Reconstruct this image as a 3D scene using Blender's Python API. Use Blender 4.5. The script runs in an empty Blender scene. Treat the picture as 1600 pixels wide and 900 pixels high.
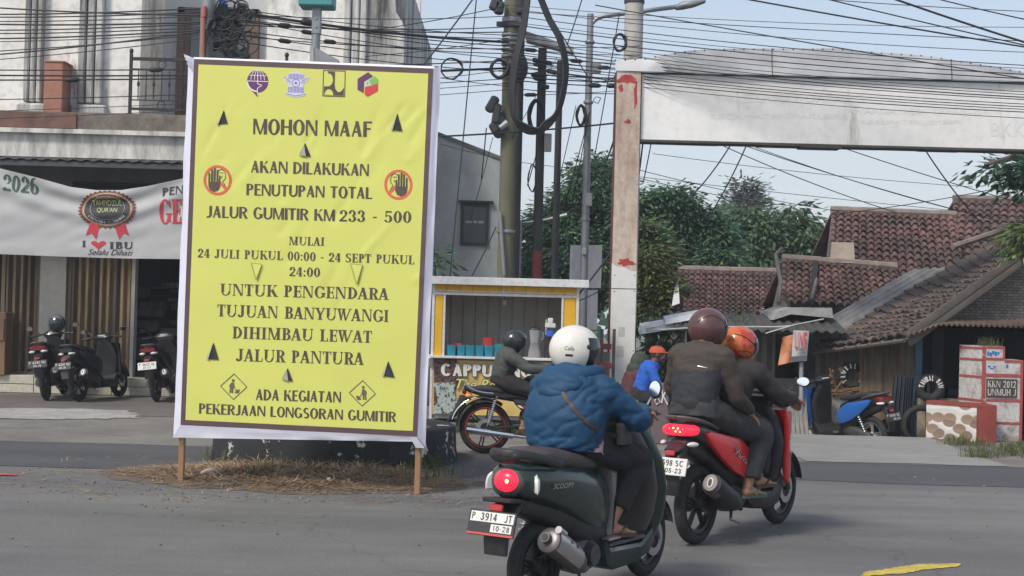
import bpy, math, random
from mathutils import Vector, Matrix, noise
from math import sin, cos, pi, radians, sqrt, atan2
random.seed(7)
SC = bpy.context.scene
COL = SC.collection
V = Vector

# ------------------------------------------------------------------ camera
FPX, CAMH = 2200.0, 1.57
PITCH, ROLL = math.atan(30 / FPX), radians(1.5)
CR = Matrix.Rotation(pi / 2 + PITCH, 3, 'X') @ Matrix.Rotation(ROLL, 3, 'Z')
cam_data = bpy.data.cameras.new('camera')
cam = bpy.data.objects.new('camera', cam_data)
COL.objects.link(cam)
cam.matrix_world = Matrix.Translation((0, 0, CAMH)) @ CR.to_4x4()
cam_data.sensor_width = 36.0
cam_data.lens = 36.0 * FPX / 1600
cam_data.clip_start, cam_data.clip_end = 0.1, 3000
SC.camera = cam

# ------------------------------------------------------------------ sky and sun
SUN_EL, SUN_AZ = radians(48), radians(222)      # azimuth clockwise from +Y: behind the camera, to the left
world = bpy.data.worlds.new('World')
SC.world = world
world.use_nodes = True
nt = world.node_tree
for n in list(nt.nodes):
 nt.nodes.remove(n)
w_out = nt.nodes.new('ShaderNodeOutputWorld')
w_bg = nt.nodes.new('ShaderNodeBackground')
w_sky = nt.nodes.new('ShaderNodeTexSky')
w_sky.sky_type = 'NISHITA'
w_sky.sun_disc = False
w_sky.sun_elevation, w_sky.sun_rotation = SUN_EL, SUN_AZ
w_sky.air_density, w_sky.dust_density, w_sky.ozone_density = 1.0, 2.0, 1.0
w_tc = nt.nodes.new('ShaderNodeTexCoord')
w_map = nt.nodes.new('ShaderNodeMapping')
w_map.inputs['Scale'].default_value = (1.0, 1.0, 4.5)
w_noise = nt.nodes.new('ShaderNodeTexNoise')
w_noise.inputs['Scale'].default_value = 1.7
w_noise.inputs['Detail'].default_value = 6
w_noise.inputs['Roughness'].default_value = 0.55
w_ramp = nt.nodes.new('ShaderNodeValToRGB')
w_ramp.color_ramp.elements[0].position, w_ramp.color_ramp.elements[0].color = 0.30, (0.62, 0.62, 0.62, 1)
w_ramp.color_ramp.elements[1].position, w_ramp.color_ramp.elements[1].color = 0.68, (0.95, 0.95, 0.95, 1)
w_mix = nt.nodes.new('ShaderNodeMixRGB')
w_mix.inputs['Color2'].default_value = (4.35, 4.6, 4.95, 1)
nt.links.new(w_tc.outputs['Generated'], w_map.inputs['Vector'])
nt.links.new(w_map.outputs['Vector'], w_noise.inputs['Vector'])
nt.links.new(w_noise.outputs['Fac'], w_ramp.inputs['Fac'])
w_sep = nt.nodes.new('ShaderNodeSeparateXYZ')
w_el = nt.nodes.new('ShaderNodeMapRange')                        # the veil is thickest at the horizon
for k_, v_ in (('From Min', 0.02), ('From Max', 0.24), ('To Min', 1.0), ('To Max', 0.5)):
 w_el.inputs[k_].default_value = v_
w_mul = nt.nodes.new('ShaderNodeMath')
w_mul.operation = 'MULTIPLY'
nt.links.new(w_tc.outputs['Generated'], w_sep.inputs['Vector'])
nt.links.new(w_sep.outputs['Z'], w_el.inputs['Value'])
nt.links.new(w_ramp.outputs['Color'], w_mul.inputs[0])
nt.links.new(w_el.outputs['Result'], w_mul.inputs[1])
nt.links.new(w_mul.outputs['Value'], w_mix.inputs['Fac'])
nt.links.new(w_sky.outputs['Color'], w_mix.inputs['Color1'])
nt.links.new(w_mix.outputs['Color'], w_bg.inputs['Color'])
w_bg.inputs['Strength'].default_value = 0.1
nt.links.new(w_bg.outputs['Background'], w_out.inputs['Surface'])
sun_data = bpy.data.lights.new('sun', 'SUN')
sun_data.energy, sun_data.angle, sun_data.color = 1.6, radians(12), (1.0, 0.95, 0.87)
sun = bpy.data.objects.new('sun', sun_data)
COL.objects.link(sun)
sd = V((sin(SUN_AZ) * cos(SUN_EL), cos(SUN_AZ) * cos(SUN_EL), sin(SUN_EL)))
sun.rotation_euler = sd.to_track_quat('Z', 'Y').to_euler()
sun.location = (-8, -8, 20)
SC.view_settings.view_transform = 'Standard'
SC.view_settings.look = 'None'
SC.view_settings.exposure = 0.8
SC.view_settings.gamma = 1.0
SC.cycles.use_denoising = True
SC.cycles.max_bounces = 6
SC.cycles.transparent_max_bounces = 12

# ------------------------------------------------------------------ points
def ray(px, py):
 return CR @ V((px - 800, 450 - py, -FPX))

def P(px, py, y):
 v = ray(px, py)
 t = y / v.y
 return V((v.x * t, y, CAMH + v.z * t))

def G(px, py, z=0.0):
 v = ray(px, py)
 t = (z - CAMH) / v.z
 return V((v.x * t, v.y * t, z))

def lerp(a, b, t):
 return a + (b - a) * t

def smooth01(t):
 t = max(0.0, min(1.0, t))
 return t * t * (3 - 2 * t)

def srgb(h):
 h = h.lstrip('#')
 c = [int(h[i:i + 2], 16) / 255 for i in (0, 2, 4)]
 return tuple(x / 12.92 if x <= 0.04045 else ((x + 0.055) / 1.055) ** 2.4 for x in c)

# ------------------------------------------------------------------ materials
MATS = {}

def mat(name, col, rough=0.6, metal=0.0, var=0.12, vscale=3.0, bump=0.0, bscale=40.0, col2=None, spot=0.5, sharp=0.25,
  stretch=(1, 1, 1), emit=0.0, coat=0.0, rvar=0.0, detail=6, dirt=0.0, trans=0.0, uvvar=False, sheen=0.0, cracks=False):
 """Principled material: colour varied by noise, optional second colour in patches, bump, grime."""
 if name in MATS:
  return MATS[name]
 m = bpy.data.materials.new(name)
 m.use_nodes = True
 t = m.node_tree
 b = t.nodes['Principled BSDF']
 N, L = t.nodes.new, t.links.new
 if isinstance(col, str):
  col = srgb(col)
 if isinstance(col2, str):
  col2 = srgb(col2)
 tc = N('ShaderNodeTexCoord')
 mp = N('ShaderNodeMapping')
 mp.inputs['Scale'].default_value = stretch
 mp.inputs['Location'].default_value = (random.random() * 9, random.random() * 9, random.random() * 9)
 L(tc.outputs['Object'], mp.inputs['Vector'])
 n1 = N('ShaderNodeTexNoise')
 n1.inputs['Scale'].default_value = vscale
 n1.inputs['Detail'].default_value = detail
 n1.inputs['Roughness'].default_value = 0.62
 L(mp.outputs['Vector'], n1.inputs['Vector'])
 mix = N('ShaderNodeMixRGB')
 lo = tuple(max(0, c * (1 - var)) for c in col)
 hi = tuple(min(1, c * (1 + var)) for c in col)
 mix.inputs['Color1'].default_value = (*lo, 1)
 mix.inputs['Color2'].default_value = (*hi, 1)
 r0 = N('ShaderNodeMapRange')
 r0.inputs['From Min'].default_value, r0.inputs['From Max'].default_value = 0.3, 0.7
 L(n1.outputs['Fac'], r0.inputs['Value'])
 L(r0.outputs['Result'], mix.inputs['Fac'])
 out = mix.outputs['Color']
 if uvvar:
  uv = N('ShaderNodeUVMap')
  wn = N('ShaderNodeTexWhiteNoise')
  wn.noise_dimensions = '2D'
  L(uv.outputs['UV'], wn.inputs['Vector'])
  mu = N('ShaderNodeMixRGB')
  mu.blend_type = 'MULTIPLY'
  mu.inputs['Fac'].default_value = 1.0
  rr = N('ShaderNodeMapRange')
  rr.inputs['To Min'].default_value, rr.inputs['To Max'].default_value = 0.42, 1.6
  L(wn.outputs['Value'], rr.inputs['Value'])
  L(out, mu.inputs['Color1'])
  L(rr.outputs['Result'], mu.inputs['Color2'])
  out = mu.outputs['Color']
 if col2:
  n2 = N('ShaderNodeTexNoise')
  n2.inputs['Scale'].default_value = vscale * 0.8
  n2.inputs['Detail'].default_value = 10
  n2.inputs['Roughness'].default_value = 0.7
  mp2 = N('ShaderNodeMapping')
  mp2.inputs['Scale'].default_value = stretch
  mp2.inputs['Location'].default_value = (random.random() * 9, 3.1, random.random() * 9)
  L(tc.outputs['Object'], mp2.inputs['Vector'])
  L(mp2.outputs['Vector'], n2.inputs['Vector'])
  r2 = N('ShaderNodeMapRange')
  r2.inputs['From Min'].default_value = spot - sharp / 2
  r2.inputs['From Max'].default_value = spot + sharp / 2
  L(n2.outputs['Fac'], r2.inputs['Value'])
  m2 = N('ShaderNodeMixRGB')
  m2.inputs['Color2'].default_value = (*col2, 1)
  L(r2.outputs['Result'], m2.inputs['Fac'])
  L(out, m2.inputs['Color1'])
  out = m2.outputs['Color']
 if dirt > 0:
  n3 = N('ShaderNodeTexNoise')
  n3.inputs['Scale'].default_value = vscale * 4
  n3.inputs['Detail'].default_value = 8
  L(tc.outputs['Object'], n3.inputs['Vector'])
  r3 = N('ShaderNodeMapRange')
  r3.inputs['From Min'].default_value, r3.inputs['From Max'].default_value = 0.45, 0.75
  r3.inputs['To Max'].default_value = dirt
  L(n3.outputs['Fac'], r3.inputs['Value'])
  m3 = N('ShaderNodeMixRGB')
  m3.inputs['Color2'].default_value = (0.11, 0.095, 0.075, 1)
  L(r3.outputs['Result'], m3.inputs['Fac'])
  L(out, m3.inputs['Color1'])
  out = m3.outputs['Color']
 if cracks:                                                  # hairline cracks, tyre-worn lanes, fine aggregate
  vo = N('ShaderNodeTexVoronoi')
  vo.feature = 'DISTANCE_TO_EDGE'
  vo.inputs['Scale'].default_value = 0.55
  na = N('ShaderNodeTexNoise')
  na.inputs['Scale'].default_value = 2.2
  na.inputs['Detail'].default_value = 6
  mxv = N('ShaderNodeMixRGB')
  mxv.inputs['Fac'].default_value = 0.35
  L(tc.outputs['Object'], na.inputs['Vector'])
  L(tc.outputs['Object'], mxv.inputs['Color1'])
  L(na.outputs['Color'], mxv.inputs['Color2'])
  L(mxv.outputs['Color'], vo.inputs['Vector'])
  for (src, f0, f1, t0, t1, sc, stv) in ((vo, 0.0, 0.0045, 0.72, 1.0, None, None), (None, 0.3, 0.7, 0.80, 1.16, 150, (1, 1, 1)), (None, 0.35, 0.65, 0.86, 1.10, 1.1, (0.07, 1.3, 1)), (None, 0.52, 0.60, 1.0, 0.90, 0.35, (0.5, 1.2, 1))):
   if src is None:
    src = N('ShaderNodeTexNoise')
    src.inputs['Scale'].default_value = sc
    src.inputs['Detail'].default_value = 3
    mpc = N('ShaderNodeMapping')
    mpc.inputs['Scale'].default_value = stv
    L(tc.outputs['Object'], mpc.inputs['Vector'])
    L(mpc.outputs['Vector'], src.inputs['Vector'])
   rc_ = N('ShaderNodeMapRange')
   for k_, v_ in (('From Min', f0), ('From Max', f1), ('To Min', t0), ('To Max', t1)):
    rc_.inputs[k_].default_value = v_
   L(src.outputs[0], rc_.inputs['Value'])
   mu = N('ShaderNodeMixRGB')
   mu.blend_type = 'MULTIPLY'
   mu.inputs['Fac'].default_value = 1.0
   L(out, mu.inputs['Color1'])
   L(rc_.outputs['Result'], mu.inputs['Color2'])
   out = mu.outputs['Color']
 L(out, b.inputs['Base Color'])
 b.inputs['Roughness'].default_value = rough
 b.inputs['Metallic'].default_value = metal
 if rvar > 0:
  rv = N('ShaderNodeMapRange')
  rv.inputs['To Min'].default_value = max(0.03, rough - rvar)
  rv.inputs['To Max'].default_value = min(1, rough + rvar)
  n4 = N('ShaderNodeTexNoise')
  n4.inputs['Scale'].default_value = vscale * 2.5
  L(tc.outputs['Object'], n4.inputs['Vector'])
  L(n4.outputs['Fac'], rv.inputs['Value'])
  L(rv.outputs['Result'], b.inputs['Roughness'])
 if coat:
  b.inputs['Coat Weight'].default_value = coat
  b.inputs['Coat Roughness'].default_value = 0.08
 if sheen:
  b.inputs['Sheen Weight'].default_value = sheen
 if bump > 0:
  nb = N('ShaderNodeTexNoise')
  nb.inputs['Scale'].default_value = bscale
  nb.inputs['Detail'].default_value = 5
  mpb = N('ShaderNodeMapping')
  mpb.inputs['Scale'].default_value = stretch
  L(tc.outputs['Object'], mpb.inputs['Vector'])
  L(mpb.outputs['Vector'], nb.inputs['Vector'])
  bp = N('ShaderNodeBump')
  bp.inputs['Strength'].default_value = min(1.0, bump)
  bp.inputs['Distance'].default_value = 0.02 * max(1.0, bump)
  L(nb.outputs['Fac'], bp.inputs['Height'])
  L(bp.outputs['Normal'], b.inputs['Normal'])
 if emit:
  b.inputs['Emission Color'].default_value = (*col, 1)
  b.inputs['Emission Strength'].default_value = emit
 if trans:
  tr = N('ShaderNodeBsdfTranslucent')
  L(out, tr.inputs['Color'])
  ms = N('ShaderNodeMixShader')
  ms.inputs['Fac'].default_value = trans
  L(b.outputs['BSDF'], ms.inputs[1])
  L(tr.outputs['BSDF'], ms.inputs[2])
  L(ms.outputs['Shader'], t.nodes['Material Output'].inputs['Surface'])
 MATS[name] = m
 return m

# ------------------------------------------------------------------ mesh builder
ORG = {}

class MB:
 def __init__(self):
  self.v, self.f, self.mi, self.uv = [], [], [], {}
  self.cur = 0
  self.x = None

 def mark(self):
  return len(self.v)

 def add(self, vs, fs, mi=None):
  o = len(self.v)
  if self.x is not None:
   vs = [self.x @ V(p) for p in vs]
  self.v.extend(tuple(p) for p in vs)
  for f in fs:
   self.f.append(tuple(i + o for i in f))
   self.mi.append(self.cur if mi is None else mi)
  return o

 def box(self, c, s, rot=None, taper=1.0):
  hx, hy, hz = s[0] / 2, s[1] / 2, s[2] / 2
  vs = []
  for sz in (-1, 1):
   k = taper if sz > 0 else 1.0
   for sx, sy in ((-1, -1), (1, -1), (1, 1), (-1, 1)):
    p = V((sx * hx * k, sy * hy * k, sz * hz))
    if rot is not None:
     p = rot @ p
    vs.append(p + V(c))
  self.add(vs, [(3, 2, 1, 0), (4, 5, 6, 7), (0, 1, 5, 4), (1, 2, 6, 5), (2, 3, 7, 6), (3, 0, 4, 7)])

 def bb(self, a, b):
  a, b = V(a), V(b)
  self.box((a + b) / 2, (abs(b.x - a.x), abs(b.y - a.y), abs(b.z - a.z)))

 def bbox(self, c, s, bev=0.01, rot=None):
  """box with chamfered edges"""
  hx, hy, hz = s[0] / 2, s[1] / 2, s[2] / 2
  b = min(bev, hx * 0.49, hy * 0.49, hz * 0.49)
  vs = []
  for z, i in ((-hz, b), (-hz + b, 0), (hz - b, 0), (hz, b)):
   X, Y = hx - i, hy - i
   for x, y in ((-X + b, -Y), (X - b, -Y), (X, -Y + b), (X, Y - b), (X - b, Y), (-X + b, Y), (-X, Y - b), (-X, -Y + b)):
    p = V((x, y, z))
    if rot is not None:
     p = rot @ p
    vs.append(p + V(c))
  fs = [tuple(range(7, -1, -1)), tuple(range(24, 32))]
  for k in range(3):
   for j in range(8):
    a, d = k * 8 + j, k * 8 + (j + 1) % 8
    fs.append((a, d, d + 8, a + 8))
  self.add(vs, fs)

 def tube(self, pts, r, n=8, cap=True, flat=1.0, up=None):
  pts = [V(p) for p in pts]
  rs = list(r) if isinstance(r, (list, tuple)) else [r] * len(pts)
  vs, fs = [], []
  T0 = None
  ref = None
  for i, p in enumerate(pts):
   a = pts[max(0, i - 1)]
   b = pts[min(len(pts) - 1, i + 1)]
   t = (b - a)
   if t.length < 1e-9:
    t = V((0, 0, 1))
   t.normalize()
   if ref is None:
    u = V(up) if up is not None else (V((0, 0, 1)) if abs(t.z) < 0.9 else V((1, 0, 0)))
    ref = (u - t * u.dot(t)).normalized()
   else:
    ref = (ref - t * ref.dot(t))
    if ref.length < 1e-6:
     ref = V((1, 0, 0))
    ref.normalize()
   s = t.cross(ref)
   rr = rs[i]
   ra, rb = (rr if isinstance(rr, tuple) else (rr * flat, rr))
   for k in range(n):
    a_ = 2 * pi * k / n
    vs.append(p + s * (cos(a_) * rb) + ref * (sin(a_) * ra))
  m = len(pts)
  for i in range(m - 1):
   for k in range(n):
    a, b = i * n + k, i * n + (k + 1) % n
    fs.append((a, b, b + n, a + n))
  if cap:
   fs.append(tuple(range(n - 1, -1, -1)))
   fs.append(tuple(range((m - 1) * n, m * n)))
  self.add(vs, fs)

 def ring(self, c, R, r, axis='Y', n=28, k=8, a0=0, a1=2 * pi, flat=1.0):
  full = abs(a1 - a0 - 2 * pi) < 1e-6
  pts = []
  m = n if full else n + 1
  vs, fs = [], []
  for i in range(m):
   a = a0 + (a1 - a0) * i / n
   for j in range(k):
    b = 2 * pi * j / k
    rr = R + r * cos(b)
    h = r * flat * sin(b)
    if axis == 'Y':
     p = V((rr * cos(a), h, rr * sin(a)))
    elif axis == 'Z':
     p = V((rr * cos(a), rr * sin(a), h))
    else:
     p = V((h, rr * cos(a), rr * sin(a)))
    vs.append(p + V(c))
  for i in range(m if full else m - 1):
   for j in range(k):
    a, b = i * k + j, i * k + (j + 1) % k
    c2, d = ((i + 1) % m) * k + (j + 1) % k, ((i + 1) % m) * k + j
    fs.append((a, b, c2, d))
  if not full:
   fs.append(tuple(range(k - 1, -1, -1)))
   fs.append(tuple(range((m - 1) * k, m * k)))
  self.add(vs, fs)

 def lathe(self, c, prof, axis='Z', n=24, cap=True):
  vs, fs = [], []
  for (r, h) in prof:
   for k in range(n):
    a = 2 * pi * k / n
    x, y = r * cos(a), r * sin(a)
    p = {'Z': V((x, y, h)), 'Y': V((x, h, -y)), 'X': V((h, x, y))}[axis]
    vs.append(p + V(c))
  m = len(prof)
  for i in range(m - 1):
   for k in range(n):
    a, b = i * n + k, i * n + (k + 1) % n
    fs.append((a, b, b + n, a + n))
  if cap:
   fs.append(tuple(range(n - 1, -1, -1)))
   fs.append(tuple(range((m - 1) * n, m * n)))
  self.add(vs, fs)

 def ell(self, c, r, n=16, m=10, rot=None):
  vs, fs = [], []
  c = V(c)
  for i in range(m + 1):
   th = pi * i / m
   for k in range(n):
    ph = 2 * pi * k / n
    p = V((r[0] * sin(th) * cos(ph), r[1] * sin(th) * sin(ph), r[2] * cos(th)))
    if rot is not None:
     p = rot @ p
    vs.append(p + c)
  for i in range(m):
   for k in range(n):
    a, b = i * n + k, i * n + (k + 1) % n
    fs.append((a, a + n, b + n, b))
  self.add(vs, fs)

 def loft(self, secs, n=20, axis='X', cap=True, p=2.4):
  """secs: (t, a_c, b_c, a_half, b_half[, power]) sections across an axis; X: a=y b=z, Z: a=x b=y, Y: a=x b=z"""
  vs, fs = [], []
  for s in secs:
   t, ac, bc, ah, bh = s[:5]
   q = 2.0 / (s[5] if len(s) > 5 else p)
   for k in range(n):
    a_ = 2 * pi * k / n
    ca, sa = cos(a_), sin(a_)
    x = ac + ah * math.copysign(abs(ca) ** q, ca)
    y = bc + bh * math.copysign(abs(sa) ** q, sa)
    vs.append({'X': (t, x, y), 'Z': (x, y, t), 'Y': (x, t, y)}[axis])
  m = len(secs)
  for i in range(m - 1):
   for k in range(n):
    a, b = i * n + k, i * n + (k + 1) % n
    fs.append((a, b, b + n, a + n))
  if cap:
   fs.append(tuple(range(n - 1, -1, -1)))
   fs.append(tuple(range((m - 1) * n, m * n)))
  self.add(vs, fs)

 def puff(self, outline, hw, bev=0.02, yc=0.0, plane='XZ'):
  """closed outline (x,z) given thickness hw (number or function) with rounded rims"""
  n = len(outline)
  area = sum(outline[i][0] * outline[(i + 1) % n][1] - outline[(i + 1) % n][0] * outline[i][1] for i in range(n))
  if area < 0:
   outline = outline[::-1]
  ins = []
  for i in range(n):
   a, b, c = V(outline[i - 1]), V(outline[i]), V(outline[(i + 1) % n])
   d1, d2 = (b - a).normalized(), (c - b).normalized()
   nn = V((-d1.y - d2.y, d1.x + d2.x))
   if nn.length < 1e-6:
    nn = V((-d1.y, d1.x))
   nn.normalize()
   ins.append(nn)
  f = hw if callable(hw) else (lambda x, z: hw)
  rings = []
  for side in (1, -1):
   for (k_in, k_w) in ((1.0, 0.0), (0.3, 0.3), (0.0, 1.0)):
    rings.append((side, k_in * bev, k_w * bev))
  rings = rings[:3] + rings[3:][::-1]
  vs, fs = [], []
  for side, i_, w_ in rings:
   for k in range(n):
    x, z = outline[k]
    x2, z2 = x + ins[k].x * i_, z + ins[k].y * i_
    y = yc + side * (f(x, z) - w_)
    vs.append((x2, y, z2) if plane == 'XZ' else ((x2, z2, y) if plane == 'XY' else (y, x2, z2)))
  R = len(rings)
  for i in range(R - 1):
   for k in range(n):
    a, b = i * n + k, i * n + (k + 1) % n
    fs.append((a, a + n, b + n, b))
  fs.append(tuple(range(n)))
  fs.append(tuple(range(R * n - 1, (R - 1) * n - 1, -1)))
  if plane != 'XY':
   fs = [x[::-1] for x in fs]
  self.add(vs, fs)

 def grid(self, fn, nu, nv, mi=None):
  vs = [fn(i / nu, j / nv) for j in range(nv + 1) for i in range(nu + 1)]
  fs = [(j * (nu + 1) + i, j * (nu + 1) + i + 1, (j + 1) * (nu + 1) + i + 1, (j + 1) * (nu + 1) + i) for j in range(nv) for i in range(nu)]
  self.add(vs, fs, mi)

 def poly(self, pts, mi=None):
  self.add(pts, [tuple(range(len(pts)))], mi)

 def prism(self, pts, off):
  """polygon pts (3-D) extruded by vector off"""
  n = len(pts)
  off = V(off)
  vs = [V(p) for p in pts] + [V(p) + off for p in pts]
  fs = [tuple(range(n - 1, -1, -1)), tuple(range(n, 2 * n))] + [(i, (i + 1) % n, (i + 1) % n + n, i + n) for i in range(n)]
  self.add(vs, fs)

 def mesh(self, name, mats, org=None):
  me = bpy.data.meshes.new(name)
  o = V(org) if org is not None else V((0, 0, 0))
  me.from_pydata([(p[0] - o.x, p[1] - o.y, p[2] - o.z) for p in self.v], [], self.f)
  for m in (mats if isinstance(mats, (list, tuple)) else [mats]):
   me.materials.append(m)
  if any(self.mi):
   me.polygons.foreach_set('material_index', self.mi)
  return me

 def build(self, name, mats, parent=None, base=None, smooth=35, uvs=None):
  root = parent
  org = None
  if parent is not None:
   org = ORG.get(parent.name, V((0, 0, 0)))
  elif base is not None:
   org = V(base)
  me = self.mesh(name, mats, org)
  if uvs is not None:
   l = me.uv_layers.new(name='UVMap')
   for p in me.polygons:
    for li in p.loop_indices:
     l.data[li].uv = uvs[p.index]
  if smooth:
   me.polygons.foreach_set('use_smooth', [True] * len(me.polygons))
   if smooth < 180:
    me.set_sharp_from_angle(angle=radians(smooth))
  me.update()
  o = bpy.data.objects.new(name, me)
  COL.objects.link(o)
  if parent is not None:
   o.parent = parent
   ORG[o.name] = org
  else:
   ORG[o.name] = org if org is not None else V((0, 0, 0))
   if org is not None:
    o.location = org
  return o

def tag(o, label=None, cat=None, group=None, kind=None):
 if label:
  o['label'] = label
 if cat:
  o['category'] = cat
 if group:
  o['group'] = group
 if kind:
  o['kind'] = kind
 return o

def thing(name, label, cat, loc=(0, 0, 0), group=None):
 o = bpy.data.objects.new(name, None)
 COL.objects.link(o)
 o.location = loc
 o.empty_display_size = 0.2
 ORG[o.name] = V(loc)
 return tag(o, label, cat, group)

def copy_tree(o, parent=None):
 c = o.copy()
 COL.objects.link(c)
 if parent is not None:
  c.parent = parent
  if 'label' in c and 'category' not in c:
   pass
 for ch in list(o.children):
  copy_tree(ch, c)
 return c

def remeshed(mb, name, mats, parent, voxel=0.012, smooth_it=5, wrinkle=None, matfn=None, loc=None):
 """join the builder's closed shapes into one continuous skin"""
 me = mb.mesh(name + '_src', mats)
 tmp = bpy.data.objects.new(name + '_src', me)
 COL.objects.link(tmp)
 r = tmp.modifiers.new('r', 'REMESH')
 r.mode = 'VOXEL'
 r.voxel_size = voxel
 s = tmp.modifiers.new('s', 'SMOOTH')
 s.iterations = smooth_it
 s.factor = 0.5
 dg = bpy.context.evaluated_depsgraph_get()
 m2 = bpy.data.meshes.new_from_object(tmp.evaluated_get(dg))
 bpy.data.objects.remove(tmp)
 m2.name = name
 if wrinkle:
  ns = [v.normal.copy() for v in m2.vertices]
  for v, n in zip(m2.vertices, ns):
   v.co += n * wrinkle(v.co, n)
 m2.materials.clear()
 for m in (mats if isinstance(mats, (list, tuple)) else [mats]):
  m2.materials.append(m)
 if matfn:
  for p in m2.polygons:
   p.material_index = matfn(p.center)
 else:
  for p in m2.polygons:
   p.material_index = 0
 org = ORG.get(parent.name, V((0, 0, 0))) if parent is not None else V((0, 0, 0))
 if org.length > 0:
  for v in m2.vertices:
   v.co -= org
 m2.polygons.foreach_set('use_smooth', [True] * len(m2.polygons))
 m2.update()
 o = bpy.data.objects.new(name, m2)
 COL.objects.link(o)
 if parent is not None:
  o.parent = parent
  ORG[o.name] = org
 return o

def spline(pts, n=8):
 """Catmull-Rom through points"""
 pts = [V(p) for p in pts]
 out = []
 for i in range(len(pts) - 1):
  p0, p1, p2, p3 = pts[max(0, i - 1)], pts[i], pts[i + 1], pts[min(len(pts) - 1, i + 2)]
  for k in range(n):
   t = k / n
   out.append(0.5 * ((2 * p1) + (p2 - p0) * t + (2 * p0 - 5 * p1 + 4 * p2 - p3) * t * t + (3 * p1 - p0 - 3 * p2 + p3) * t ** 3))
 out.append(pts[-1])
 return out

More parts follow.
